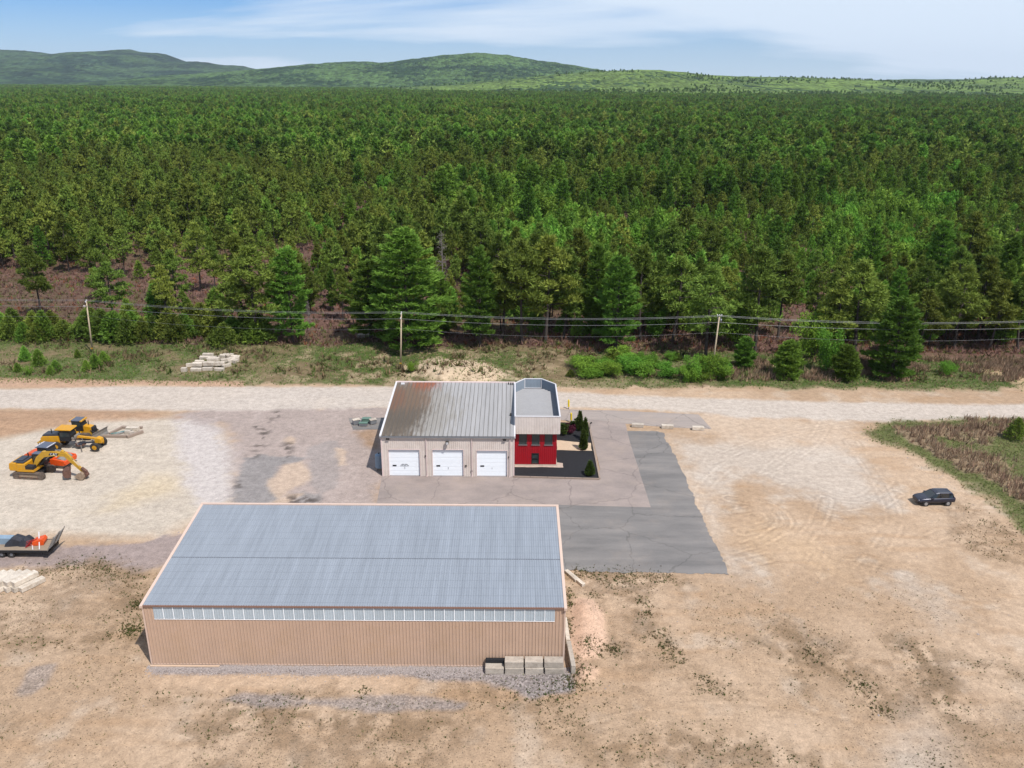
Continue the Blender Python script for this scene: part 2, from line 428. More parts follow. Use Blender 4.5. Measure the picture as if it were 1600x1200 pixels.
Z['pinksand'] = GP([(892, 945), (905, 934), (925, 936), (945, 960), (948, 1000), (935, 1028), (905, 1030), (890, 1010)])
Z['pinksand2'] = GP([(896, 1046), (912, 1034), (935, 1046), (930, 1064), (905, 1066)])
Z['mound'] = GP([(640, 575), (662, 560), (720, 558), (770, 572), (812, 592), (760, 600), (690, 600), (655, 592)])
Z['wd1'] = GP([(884, 896), (960, 898), (1060, 905), (1010, 960), (1030, 1020), (1070, 1060), (980, 1080), (960, 1010), (900, 930)])
Z['wd2'] = GP([(1230, 985), (1300, 1005), (1440, 1020), (1500, 1060), (1480, 1110), (1330, 1080), (1240, 1030)])
Z['wd3'] = GP([(330, 1110), (420, 1100), (640, 1115), (720, 1140), (700, 1230), (250, 1230)])
Z['wd4'] = GP([(-250, 915), (60, 905), (140, 880), (225, 905), (225, 960), (238, 1000), (150, 1000), (0, 1010), (-250, 1010)])
Z['wd5'] = GP([(960, 1170), (1060, 1140), (1180, 1150), (1300, 1190), (1280, 1230), (950, 1230)])
Z['wd6'] = GP([(1480, 800), (1540, 815), (1640, 860), (1640, 900), (1560, 870), (1500, 850)])
Z['wd7'] = GP([(1420, 1050), (1600, 1090), (1700, 1130), (1700, 1230), (1500, 1230)])
Z['grey1'] = GP([(1370, 905), (1440, 900), (1500, 960), (1470, 980), (1400, 930)])
Z['grey2'] = GP([(1380, 1150), (1440, 1110), (1500, 1130), (1520, 1230), (1370, 1230)])
Z['yel1'] = GP([(190, 770), (240, 745), (290, 748), (270, 775), (150, 800)])
Z['yel2'] = GP([(1180, 815), (1300, 850), (1320, 900), (1250, 880), (1130, 840)])
Z['scarp'] = GP([(1500, 578), (1545, 574), (1600, 590), (1640, 606), (1640, 622), (1590, 606), (1570, 590)])
Z['brownberm'] = GP([(-260, 650), (0, 642), (120, 641), (230, 644), (280, 652), (150, 658), (60, 672), (0, 684), (-260, 690)])
Z['redberm'] = GP([(-260, 588), (0, 590), (200, 594), (380, 596), (380, 604), (200, 602), (100, 605), (-260, 606)])

def edge_y(x):
    "where the wood begins, as a function of x"
    return np.interp(x, [-260, -110, -66, -30, 0, 30, 60, 88, 130, 260], [168, 166, 164, 163, 163, 161, 157, 156, 153, 150])
def height(x, y):
    x = np.asarray(x, float); y = np.asarray(y, float)
    n1 = fbm(x, y, 9, 4, 1); n2 = fbm(x, y, 2.2, 3, 2)
    v = sstep(y, 140, 150)                                  # verge and wood: uneven ground
    z = -0.05 * n2 * (1 - v) + v * ((n1 - 0.5) * 1.0 + (n2 - 0.5) * 0.25)
    w = sstep(y, 165, 240)
    z = z + w * (fbm(x, y, 60, 3, 3) - 0.5) * 5
    lo = sstep(62 - y, 0, 4) * 0 + sstep(np.abs(x - 30), 8, 22) * sstep(80 - y, 0, 10)
    z = z + 0.10 * lo * (n1 - 0.55)
    b = sdist(x, y, BANK)
    z = z + sstep(b, 0.2, 6) * (0.55 + 0.9 * (n1 - 0.4)) + sstep(b, 4, 14) * -0.3
    z = z + 0.75 * sstep(sdist(x, y, Z['pinksand']), -0.3, 1.6) * (0.6 + 0.6 * n2)
    z = z + 0.45 * sstep(sdist(x, y, Z['pinksand2']), -0.3, 0.9)
    z = z + 1.1 * sstep(sdist(x, y, Z['mound']), -1, 4) * (0.4 + n1)
    z = z + 0.35 * sstep(sdist(x, y, Z['brownberm']), -0.5, 2.5) * n1 * 1.6
    z = z + 0.4 * sstep(sdist(x, y, Z['redberm']), -0.3, 1.2) * n1
    z = z + 0.7 * sstep(sdist(x, y, Z['scarp']), -0.5, 1.5)
    return z
def hz(x, y):
    return float(height(np.array([x]), np.array([y]))[0])

def axis(parts):
    out = [parts[0][0]]
    for a, b, d0, d1 in parts:
        p = a
        while p < b - 1e-6:
            f = (p - a) / (b - a); p = min(b, p + d0 * (d1 / d0) ** f); out.append(p)
    return np.array(out)
xr = axis([(0, 44, .32, .32), (44, 120, .36, 1.2), (120, 400, 1.3, 16), (400, 9000, 18, 1100)])
xr2 = axis([(0, 18, .32, .32), (18, 62, .23, .23), (62, 120, .36, 1.2), (120, 400, 1.3, 16), (400, 9000, 18, 1100)])
xs = np.concatenate([-xr[:0:-1], xr2])
ys = np.concatenate([np.array([-3000, -1000, -300, -60, 0, 25, 40]), axis([(46, 78, .28, .28), (78, 112, .22, .22), (112, 122, .3, .32), (122, 172, .34, .6), (172, 420, .8, 12), (420, 13000, 14, 1100)])])
X, Y = np.meshgrid(xs, ys)
gx, gy = X.ravel(), Y.ravel()
gz = height(gx, gy)
gz = np.where(gy < 46, -0.03, gz)

n_a = fbm(gx, gy, 12, 5, 4); n_b = fbm(gx, gy, 3.0, 4, 5); n_c = fbm(gx, gy, 0.9, 3, 6); n_d = fbm(gx, gy, 30, 3, 7)
streak = fbm(gx * 0.35, gy * 1.6, 2.5, 4, 8)
wob = (n_b - 0.5) * 2.2 + (n_c - 0.5) * 1.0
C = np.zeros((len(gx), 3))
def A3(*c): return np.array(alb(*c))
sand_a, sand_b, sand_c = A3(212, 183, 154), A3(194, 164, 134), A3(222, 203, 182)
t = sstep(n_a, 0.35, 0.65)[:, None]
C[:] = sand_a * (1 - t) + sand_b * t
t = (sstep(n_b, 0.55, 0.8) * 0.4)[:, None]; C = C * (1 - t) + sand_c * t
t = (sstep(streak, 0.52, 0.8) * 0.35)[:, None]; C = C * (1 - t) + A3(188, 150, 112) * t
grass = np.zeros(len(gx)); stone = np.zeros(len(gx)); weed = np.zeros(len(gx)); hard = np.zeros(len(gx)); trk = np.zeros(len(gx))
def lay(name, col, soft=0.8, k=1.0, wo=1.0, amt=None):
    global C
    poly = Z[name] if isinstance(name, str) else name
    m = sstep(sdist(gx, gy, poly) + wob * wo, -soft, soft) * k
    if amt is not None: m = m * amt
    C = C * (1 - m[:, None]) + np.asarray(col) * m[:, None]
    return m
yard_c = A3(216, 202, 184)[None] * (1 + 0.22 * (n_b - 0.5))[:, None] * (1 + 0.18 * (streak - 0.5))[:, None]
lay('yard', yard_c, 2.0, 0.9)
lay('yel1', A3(222, 196, 152), 3.0, 0.45, 2.0)
lay('yardwhite', A3(214, 203, 197), 1.5, 0.85, 1.6)
old_c = A3(184, 168, 160)[None] * (1 + 0.25 * (n_b - 0.5))[:, None] * (1 + 0.2 * (n_a - 0.5))[:, None]
hard = np.maximum(hard, lay('old', old_c, 2.0, 0.9, 1.8))
pc = A3(160, 153, 149)[None] * (1 + 0.15 * (n_b - 0.5))[:, None]
for nm, kk in (('patch', .95), ('patch2', .5), ('patch3', .8), ('strip1', .6)):
    hard = np.maximum(hard, lay(nm, pc, .5, kk, .8))
lay('rustdirt', A3(168, 132, 96), 1.2, .7, 1.0)
for nm in ('sand1', 'sand2', 'sand3', 'sand4', 'sand5', 'sand6'):
    lay(nm, A3(214, 188, 164), .5, .85, .7)
lane_c = A3(168, 152, 148)[None] * (1 + 0.25 * (n_b - 0.5))[:, None]
hard = np.maximum(hard, lay('lane', lane_c, 0.6, .85, 1.2))
lay('pale1', A3(216, 203, 189)[None] * (1 + .15 * (n_b - .5))[:, None], 3.5, .7, 2.5)
lay('mouth', A3(220, 196, 172), 2.5, .7, 2.5)
lay('yel2', A3(220, 186, 148), 3, .45, 2.5)
lay('grey1', A3(214, 204, 192), 2.5, .4, 2.5); lay('grey2', A3(206, 196, 184), 2.5, .35, 2.5)
# weedy soil
for nm, kk in (('wd1', .8), ('wd2', .85), ('wd3', .85), ('wd4', .8), ('wd5', .7), ('wd6', .75), ('wd7', .6)):
    m = sstep(sdist(gx, gy, Z[nm]) + wob * 2.2 + (n_a - .5) * 4, -2, 2.5) * kk
    m2 = m * sstep(n_b * .5 + n_c * .5, .36, .60) * .75
    C = C * (1 - m2[:, None]) + (A3(144, 118, 92)[None] * (1 + .7 * (n_c - .5))[:, None]) * m2[:, None]
    weed = np.maximum(weed, m)
bare = sstep(82 - gy, 0, 12) * sstep(n_a, .45, .62) * .45
weed = np.maximum(weed, bare)
WLINES = [([(885, 893), (930, 897), (990, 900), (1060, 905)], 1.0, 60), ([(985, 925), (1005, 945), (1020, 980), (1045, 1015), (1085, 1060), (1140, 1082)], .9, 60), ([(870, 1092), (895, 1070), (910, 1040), (930, 1012), (965, 1016)], .9, 70), ([(1230, 985), (1280, 1030), (1340, 1062), (1385, 1110)], 1.3, 40), ([(1440, 1020), (1478, 1075), (1500, 1130)], 1.2, 30),
 ([(-20, 905), (80, 890), (150, 880), (212, 905), (218, 945), (216, 990)], 1.5, 60), ([(940, 1180), (1050, 1150), (1150, 1170), (1280, 1192)], 1.4, 45), ([(300, 1140), (450, 1110), (600, 1135), (720, 1120)], 1.7, 40), ([(740, 1085), (800, 1095), (860, 1120), (900, 1150)], 1.5, 26), ([(885, 920), (890, 960), (885, 1000)], .5, 60), ([(1400, 1000), (1520, 1040), (1620, 1060)], 1.4, 30), ([(1500, 835), (1540, 860), (1610, 885)], 1.2, 30), ([(230, 1090), (380, 1095), (520, 1082)], 1.0, 12), ([(1180, 1000), (1240, 1030), (1260, 1080)], 1.0, 24), ([(0, 1000), (90, 1008), (180, 1000)], 1.0, 30), ([(-10, 1160), (15, 1130)], .8, 40), ([(1500, 790), (1560, 820), (1590, 850)], 1.2, 30)]
def pl_dist(x, y, pts_):
    best = np.full(np.shape(x), 1e9)
    for (ax, ay), (bx, by) in zip(pts_[:-1], pts_[1:]):
        ex, ey = bx - ax, by - ay; t = np.clip(((x - ax) * ex + (y - ay) * ey) / (ex * ex + ey * ey), 0, 1); best = np.minimum(best, np.hypot(x - ax - t * ex, y - ay - t * ey))
    return best
for pp, ww_, _n in WLINES:
    m = np.exp(-((pl_dist(gx, gy, GP(pp)) + wob * .5) / (ww_ * 1.25)) ** 2) * sstep(n_c * .65 + n_b * .35, .38, .58) * .6
    C = C * (1 - m[:, None]) + (A3(142, 117, 90)[None] * (1 + .7 * (n_c - .5))[:, None]) * m[:, None]
    weed = np.maximum(weed, m)
lay('pinksand', A3(232, 194, 166), .4, .95, .35); lay('pinksand2', A3(230, 192, 162), .4, .9, .35)
st_c = A3(158, 148, 144)[None] * (1 + .5 * (n_c - .5))[:, None]
for nm, kk in (('stone1', .95), ('stone2', .7), ('stone3', .55)):
    stone = np.maximum(stone, lay(nm, st_c, .4, kk, .55))
# wheel tracks: paired ruts, paler in the middle, darker at the rims
def track(px_pts, gauge=1.75, k=.5, w=.26):
    global C, gz
    pts_ = [Vector(G(*p)) for p in px_pts]
    fine = []
    for i in range(len(pts_) - 1):
        a = pts_[max(0, i - 1)]; b = pts_[i]; c = pts_[i + 1]; d = pts_[min(len(pts_) - 1, i + 2)]
        for j in range(8):
            t = j / 8; fine.append(.5 * ((2 * b) + (c - a) * t + (2 * a - 5 * b + 4 * c - d) * t * t + (3 * b - a - 3 * c + d) * t ** 3))
    fine.append(pts_[-1])
    x0, x1 = min(p.x for p in fine) - 3, max(p.x for p in fine) + 3; y0, y1 = min(p.y for p in fine) - 3, max(p.y for p in fine) + 3
    sel = np.where((gx > x0) & (gx < x1) & (gy > y0) & (gy < y1))[0]
    qx, qy = gx[sel], gy[sel]; best = np.full(len(sel), 1e9)
    for i in range(len(fine) - 1):
        a, b = fine[i], fine[i + 1]; ex, ey = b.x - a.x, b.y - a.y
        t = np.clip(((qx - a.x) * ex + (qy - a.y) * ey) / (ex * ex + ey * ey + 1e-9), 0, 1)
        best = np.minimum(best, np.hypot(qx - a.x - t * ex, qy - a.y - t * ey))
    d = np.abs(best - gauge / 2) + (n_c[sel] - .5) * .15
    mid = np.exp(-(d / w) ** 2) * k; rim = np.exp(-((d - w * 1.9) / (w * .8)) ** 2) * k
    fade = sstep(n_b[sel], .36, .52)
    C[sel] = C[sel] * (1 + .11 * mid * fade - .15 * rim * fade)[:, None]
    gz[sel] += (-.02 * mid + .016 * rim) * fade
for pp, kk in (([(1330, 880), (1420, 905), (1520, 935), (1640, 970)], .9), ([(1180, 700), (1115, 745), (1085, 800), (1100, 850)], .6), ([(1330, 690), (1372, 750), (1396, 820), (1340, 900)], .9), ([(1140, 858), (1195, 842), (1226, 815), (1200, 790), (1140, 778)], 1.2), ([(1150, 880), (1225, 862), (1272, 825), (1290, 780)], 1.0), ([(1230, 760), (1290, 797), (1350, 800), (1400, 770)], 1.0), ([(1240, 745), (1300, 775), (1350, 778), (1385, 750)], .9), ([(1160, 830), (1210, 815), (1190, 796), (1150, 800)], 1.0), ([(890, 1150), (1080, 1110), (1290, 1125), (1500, 1190)], .8), ([(0, 665), (120, 672), (250, 660), (400, 640)], .6), ([(250, 690), (150, 745), (20, 770), (-80, 775)], .6), ([(-50, 1120), (120, 1065), (230, 1010)], .7), ([(1010, 1080), (1150, 1010), (1250, 920), (1290, 830)], .6), ([(1480, 830), (1400, 860), (1300, 870)], .7), ([(60, 800), (200, 790), (300, 740)], .5), ([(1250, 690), (1180, 760), (1150, 830)], .6), ([(0, 1150), (250, 1110), (500, 1130)], .6), ([(1560, 760), (1500, 800), (1545, 850), (1620, 890)], .6), ([(1340, 660), (1220, 680), (1110, 720)], .7), ([(1290, 660), (1260, 700), (1180, 740)], .6)):
    track(pp, 1.75, kk, .2)
# broken dark crust along the cracks in the old paving
for pp in ([(446, 632), (438, 640), (431, 650)], [(425, 657), (418, 664), (398, 668)], [(414, 672), (409, 690), (400, 706), (396, 712)], [(484, 636), (492, 622), (508, 617), (526, 620)], [(452, 694), (444, 708), (442, 716)], [(488, 782), (455, 778), (462, 790)], [(376, 758), (382, 750)]):
    pw_ = [G(*p) for p in pp]; best = np.full(len(gx), 1e9)
    for (ax, ay), (bx, by) in zip(pw_[:-1], pw_[1:]):
        ex, ey = bx - ax, by - ay; t = np.clip(((gx - ax) * ex + (gy - ay) * ey) / (ex * ex + ey * ey), 0, 1); best = np.minimum(best, np.hypot(gx - ax - t * ex, gy - ay - t * ey))
    m = np.exp(-(best / 1.0) ** 2) * sstep(n_c + (n_b - .5) * .6, .48, .62) * .85
    C = C * (1 - m[:, None]) + A3(92, 82, 76) * m[:, None]
# road
road_c = A3(215, 201, 187)[None] * (1 + .14 * (streak - .5))[:, None] * (1 + .1 * (n_b - .5))[:, None]
r_m = lay(ROAD, road_c, .9, .92, .7)
lay('brownberm', A3(188, 152, 122)[None] * (1 + .3 * (streak - .5))[:, None], 1.2, .85, 1.2)
# verge
vy = gy + (n_b - .5) * 5
ve = sstep(vy, 138.2, 141.0) * sstep(np.abs(gx) * 0 + 1, 0, .5)
off_road = 1 - sstep(sdist(gx, gy, ROAD) + wob * .3, -.6, .4)
ve = ve * off_road
gr_amt = sstep(n_a * .55 + n_b * .45, .30, .50)
bareness = np.interp(gx, [-110, -75, -60, -20, 20, 40, 200], [.05, .08, .25, .5, .25, .1, .1])
gr_amt = np.clip(gr_amt - bareness * sstep(n_b, .42, .62) * 1.1, 0, 1)
brown_v = A3(138, 120, 90)[None] * (1 + .4 * (n_c - .5))[:, None]
green_v = A3(92, 108, 56)[None] * (1 + .45 * (n_c - .5))[:, None]
vsand = A3(214, 186, 154)[None] * (1 + .2 * (n_c - .5))[:, None]
mixv = brown_v * (1 - gr_amt[:, None]) + green_v * gr_amt[:, None]
sb = (bareness * sstep(n_b * .7 + n_c * .3, .5, .62))[:, None]
mixv = mixv * (1 - sb) + vsand * sb
C = C * (1 - ve[:, None]) + mixv * ve[:, None]
grass = np.maximum(grass, ve * gr_amt)
lay('redberm', A3(200, 164, 136), .5, .9, .6)
lay('mound', A3(224, 198, 166)[None] * (1 + .2 * (n_c - .5))[:, None], 1.6, .95, 2.2)
lay('scarp', A3(220, 190, 150), .7, .9, .8)
# bank on the right
bm_ = sstep(sdist(gx, gy, BANK) + wob * 1.5 + (n_a - .5) * 3, -1.0, 1.4)
bgreen = A3(112, 116, 70)[None] * (1 + .5 * (n_c - .5))[:, None]
bdry = A3(166, 144, 116)[None] * (1 + .4 * (n_c - .5))[:, None]
dry = sstep(np.exp(-((sdist(gx, gy, BANK) - 5.5) / 3.0) ** 2) + (n_b - .5) * 1.6 + (n_a - .5) * .8, .3, .8)
C = C * (1 - bm_[:, None]) + (bgreen * (1 - dry[:, None]) + bdry * dry[:, None]) * bm_[:, None]
grass = np.maximum(grass, bm_ * (1 - dry))
# forest floor
fl = sstep(gy - edge_y(gx) + (n_b - .5) * 7, -2, 3)
litter = (A3(122, 92, 80) * 1.0)[None] * (1 + .5 * (n_c - .5))[:, None] * (1 + .5 * (n_a - .5))[:, None]
t = (sstep(n_d, .4, .6) * .5)[:, None]
litter = litter * (1 - t) + (A3(96, 92, 58)[None] * (1 + .4 * (n_b - .5))[:, None]) * t
C = C * (1 - fl[:, None]) + litter * fl[:, None]
grass = grass * (1 - fl)
trk = sstep(sdist(gx, gy, GP([(1080, 700), (1330, 700), (1420, 760), (1420, 880), (1300, 930), (1150, 880), (1110, 780)])) + wob, -1, 5)
nx, ny = len(xs), len(ys)
idx = np.arange(nx * ny).reshape(ny, nx)
quads = np.stack([idx[:-1, :-1], idx[:-1, 1:], idx[1:, 1:], idx[1:, :-1]], -1).reshape(-1, 4)

def ground_mat():
    m, n, l, p = new_mat('yard_ground')
    p.inputs['Roughness'].default_value = 0.95
    p.inputs['Specular IOR Level'].default_value = 0.15
    ca = n.new('ShaderNodeAttribute'); ca.attribute_name = 'Col'
    ma = n.new('ShaderNodeAttribute'); ma.attribute_name = 'Msk'
    sp = n.new('ShaderNodeSeparateColor'); l.new(ma.outputs['Color'], sp.inputs[0])
    ge = n.new('ShaderNodeNewGeometry')
    def noise(sc, det=4, ro=.6):
        q = n.new('ShaderNodeTexNoise'); q.inputs['Scale'].default_value = sc; q.inputs['Detail'].default_value = det; q.inputs['Roughness'].default_value = ro
        l.new(ge.outputs['Position'], q.inputs['Vector']); return q.outputs['Fac']
    def rng(v, a, b, c, d):
        q = n.new('ShaderNodeMapRange'); q.inputs[1].default_value = a; q.inputs[2].default_value = b; q.inputs[3].default_value = c; q.inputs[4].default_value = d
        l.new(v, q.inputs[0]); return q.outputs[0]
    def mth(op, a, b):
        q = n.new('ShaderNodeMath'); q.operation = op
        for k, v in enumerate((a, b)):
            if isinstance(v, (int, float)): q.inputs[k].default_value = v
            else: l.new(v, q.inputs[k])
        return q.outputs[0]
    f1 = rng(noise(1.1, 7, .72), .3, .7, .78, 1.2)
    f2 = rng(noise(6, 5, .75), .3, .7, .80, 1.18)
    # pebbles
    vo = n.new('ShaderNodeTexVoronoi'); vo.inputs['Scale'].default_value = 5.5; l.new(ge.outputs['Position'], vo.inputs['Vector'])
    vc = n.new('ShaderNodeSeparateColor'); l.new(vo.outputs['Color'], vc.inputs[0])
    peb = rng(vc.outputs[0], 0, 1, .55, 1.5)
    pk = mth('ADD', mth('MULTIPLY', sp.outputs[1], .75), .12)
    pebm = mth('ADD', mth('MULTIPLY', mth('SUBTRACT', peb, 1.0), pk), 1.0)
    fac = mth('MULTIPLY', mth('MULTIPLY', f1, f2), pebm)
    vm = n.new('ShaderNodeVectorMath'); vm.operation = 'SCALE'; l.new(ca.outputs['Color'], vm.inputs[0]); l.new(fac, vm.inputs['Scale'])
    # small plants and dark crumbs on the weedy soil
    v2 = n.new('ShaderNodeTexVoronoi'); v2.inputs['Scale'].default_value = 2.6; l.new(ge.outputs['Position'], v2.inputs['Vector'])
    d2 = rng(mth('ADD', v2.outputs['Distance'], mth('MULTIPLY', noise(14, 3), .25)), .26, .34, 1, 0)
    v2c = n.new('ShaderNodeSeparateColor'); l.new(v2.outputs['Color'], v2c.inputs[0])
    keep = rng(mth('SUBTRACT', mth('MULTIPLY', sp.outputs[2], .75), v2c.outputs[0]), 0, .05, 0, .62)
    mx = n.new('ShaderNodeMix'); mx.data_type = 'RGBA'
    l.new(mth('MULTIPLY', d2, keep), mx.inputs['Factor']); l.new(vm.outputs[0], mx.inputs['A']); mx.inputs['B'].default_value = (.085, .07, .045, 1)
    v3 = n.new('ShaderNodeTexVoronoi'); v3.inputs['Scale'].default_value = 6.5; l.new(ge.outputs['Position'], v3.inputs['Vector'])
    d3 = rng(v3.outputs['Distance'], .22, .42, 1, 0)
    v3c = n.new('ShaderNodeSeparateColor'); l.new(v3.outputs['Color'], v3c.inputs[0])
    k3 = rng(mth('SUBTRACT', mth('ADD', mth('MULTIPLY', sp.outputs[2], .62), .05), v3c.outputs[0]), 0, .04, 0, .7)
    m3 = n.new('ShaderNodeMix'); m3.data_type = 'RGBA'
    l.new(mth('MULTIPLY', d3, k3), m3.inputs['Factor']); l.new(mx.outputs['Result'], m3.inputs['A']); m3.inputs['B'].default_value = (.11, .088, .06, 1)
    l.new(m3.outputs['Result'], p.inputs['Base Color'])
    bh = mth('ADD', mth('MULTIPLY', noise(2.5, 6, .7), 1.0), mth('MULTIPLY', noise(18, 3), .25))
    bp = n.new('ShaderNodeBump'); bp.inputs['Strength'].default_value = .55; bp.inputs['Distance'].default_value = .16
    l.new(bh, bp.inputs['Height']); l.new(bp.outputs[0], p.inputs['Normal'])
    return m
M['ground'] = ground_mat()
gcol = np.concatenate([C, np.ones((len(C), 1))], 1)
gm = mesh_np('ground', np.stack([gx, gy, gz], 1), quads, M['ground'], smooth=True,
             cols={'Col': gcol, 'Msk': np.stack([grass, stone, weed, trk], 1)})
tag(link('ground', gm), kind='structure')
FIELD = dict(grass=grass.reshape(ny, nx), weed=weed.reshape(ny, nx), dry=(dry * bm_).reshape(ny, nx), bank=bm_.reshape(ny, nx), ve=ve.reshape(ny, nx), floor=fl.reshape(ny, nx))
def sample(name, x, y):
    i = np.clip(np.searchsorted(xs, x), 0, nx - 1); j = np.clip(np.searchsorted(ys, y), 0, ny - 1)
    return FIELD[name][j, i]

# paved sheets: outline roughened, laid a few millimetres above the ground
def rough_outline(pts, step=.6, amp=.0, seed=0):
    out = []; rr = random.Random(seed)
    for i in range(len(pts)):
        a, b = Vector(pts[i]), Vector(pts[(i + 1) % len(pts)])
        k = max(1, int((b - a).length / step)); nrm = (b - a).normalized().orthogonal()
        for j in range(k):
            p = a.lerp(b, j / k)
            if amp:
                q = mnoise.noise(Vector((p.x * .35, p.y * .35, seed))) * amp * 1.2 + mnoise.noise(Vector((p.x * 1.3, p.y * 1.3, seed + 3))) * amp * .6 + mnoise.noise(Vector((p.x * 4.5, p.y * 4.5, seed + 5))) * amp * .5
                p = p + nrm * q
            out.append(p)
    return out
def sheet(name, pts, z, material, amp=0.0, step=.6, thick=.15):
    o = rough_outline(pts, step, amp, len(name))
    v, e, f, *_ = delaunay_2d_cdt(o, [(i, (i + 1) % len(o)) for i in range(len(o))], [], 1, 1e-5)
    n0 = len(v)
    vs = [(p.x, p.y, z) for p in v] + [(p.x, p.y, z - thick) for p in o]
    fs = [tuple(q) for q in f]
    # skirt
    key = {(round(p.x, 4), round(p.y, 4)): i for i, p in enumerate(v)}
    m_ = len(o)
    for i in range(m_):
        a, b = o[i], o[(i + 1) % m_]
        ia, ib = key.get((round(a.x, 4), round(a.y, 4))), key.get((round(b.x, 4), round(b.y, 4)))
        if ia is not None and ib is not None: fs.append((ia, ib, n0 + (i + 1) % m_, n0 + i))
    me = bpy.data.meshes.new(name); me.from_pydata(vs, [], fs); me.materials.append(material)
    return tag(link(name, me), kind='structure')
def paving_mat(name, c, c2, crack=.5, streakdir=(1, .3, 1), dust=.3):
    m, n, l, p = new_mat(name)
    p.inputs['Roughness'].default_value = 0.9; p.inputs['Specular IOR Level'].default_value = .2
    ge = n.new('ShaderNodeNewGeometry')
    mp = n.new('ShaderNodeMapping'); mp.inputs['Scale'].default_value = streakdir; l.new(ge.outputs['Position'], mp.inputs[0])
    a = n.new('ShaderNodeTexNoise'); a.inputs['Scale'].default_value = .35; a.inputs['Detail'].default_value = 8; a.inputs['Roughness'].default_value = .65; l.new(mp.outputs[0], a.inputs['Vector'])
    r = n.new('ShaderNodeMapRange'); r.inputs[1].default_value = .35; r.inputs[2].default_value = .65; l.new(a.outputs['Fac'], r.inputs[0])
    mx = n.new('ShaderNodeMix'); mx.data_type = 'RGBA'; l.new(r.outputs[0], mx.inputs['Factor']); mx.inputs['A'].default_value = (*c, 1); mx.inputs['B'].default_value = (*c2, 1)
    b = n.new('ShaderNodeTexNoise'); b.inputs['Scale'].default_value = 11; b.inputs['Detail'].default_value = 4; b.inputs['Roughness'].default_value = .75; l.new(ge.outputs['Position'], b.inputs['Vector'])
    r2 = n.new('ShaderNodeMapRange'); r2.inputs[1].default_value = .3; r2.inputs[2].default_value = .7; r2.inputs[3].default_value = .84; r2.inputs[4].default_value = 1.16; l.new(b.outputs['Fac'], r2.inputs[0])
    # cracks
    wn_ = n.new('ShaderNodeTexNoise'); wn_.inputs['Scale'].default_value = .7; wn_.inputs['Detail'].default_value = 5; l.new(ge.outputs['Position'], wn_.inputs['Vector'])
    ad = n.new('ShaderNodeVectorMath'); ad.operation = 'MULTIPLY_ADD'; l.new(wn_.outputs['Color'], ad.inputs[0]); ad.inputs[1].default_value = (1.6, 1.6, 0); l.new(ge.outputs['Position'], ad.inputs[2])
    vo = n.new('ShaderNodeTexVoronoi'); vo.feature = 'DISTANCE_TO_EDGE'; vo.inputs['Scale'].default_value = .11; l.new(ad.outputs[0], vo.inputs['Vector'])
    r3 = n.new('ShaderNodeMapRange'); r3.inputs[1].default_value = .002; r3.inputs[2].default_value = .010; r3.inputs[3].default_value = 1 - crack; r3.inputs[4].default_value = 1; l.new(vo.outputs['Distance'], r3.inputs[0])
    mu = n.new('ShaderNodeMath'); mu.operation = 'MULTIPLY'; l.new(r2.outputs[0], mu.inputs[0]); l.new(r3.outputs[0], mu.inputs[1])
    # windblown sand
    d = n.new('ShaderNodeTexNoise'); d.inputs['Scale'].default_value = .18; d.inputs['Detail'].default_value = 9; d.inputs['Roughness'].default_value = .7; l.new(ge.outputs['Position'], d.inputs['Vector'])
    r4 = n.new('ShaderNodeMapRange'); r4.inputs[1].default_value = .5; r4.inputs[2].default_value = .75; r4.inputs[4].default_value = dust; l.new(d.outputs['Fac'], r4.inputs[0])
    vm = n.new('ShaderNodeVectorMath'); vm.operation = 'SCALE'; l.new(mx.outputs['Result'], vm.inputs[0]); l.new(mu.outputs[0], vm.inputs['Scale'])
    m2 = n.new('ShaderNodeMix'); m2.data_type = 'RGBA'; l.new(r4.outputs[0], m2.inputs['Factor']); l.new(vm.outputs[0], m2.inputs['A']); m2.inputs['B'].default_value = (*alb(206, 184, 164), 1)
    l.new(m2.outputs['Result'], p.inputs['Base Color'])
    bp = n.new('ShaderNodeBump'); bp.inputs['Strength'].default_value = .2; bp.inputs['Distance'].default_value = .03; l.new(b.outputs['Fac'], bp.inputs['Height']); l.new(bp.outputs[0], p.inputs['Normal'])
    return m
M['asphalt'] = paving_mat('grey_asphalt', alb(128, 124, 121), alb(154, 148, 143), .25, (.25, 1.2, 1), .22)
M['apron'] = paving_mat('worn_pinkish_paving', alb(180, 164, 155), alb(158, 145, 138), .25, (.6, 1, 1), .35)
M['strip'] = paving_mat('dusty_paving', alb(186, 172, 162), alb(170, 158, 150), .3, (.2, 1.4, 1), .5)
sheet('asphalt_lot', GP([(868, 770), (1000, 770), (962, 674), (1026, 674), (1036, 677), (1062, 730), (1092, 794), (1114, 846), (1139, 898), (1040, 895), (880, 892), (780, 880), (780, 770)]), .012, M['asphalt'], .36, .25)
sheet('garage_apron', GP([(586, 800), (598, 740), (700, 735), (938, 735), (919, 655), (977, 661), (984, 690), (1017, 793), (868, 789), (868, 800)]), .026, M['apron'], .03)
sheet('side_lane', GP([(800, 630), (876, 639.5), (960, 641.5), (1092, 647.5), (1112, 670), (1040, 667), (976, 662), (915, 659), (800, 652)]), .016, M['strip'], .12)
sheet('crate_slab', GP([(545, 654), (612, 652), (604, 671), (552, 671)]), .020, M['asphalt'], .05)

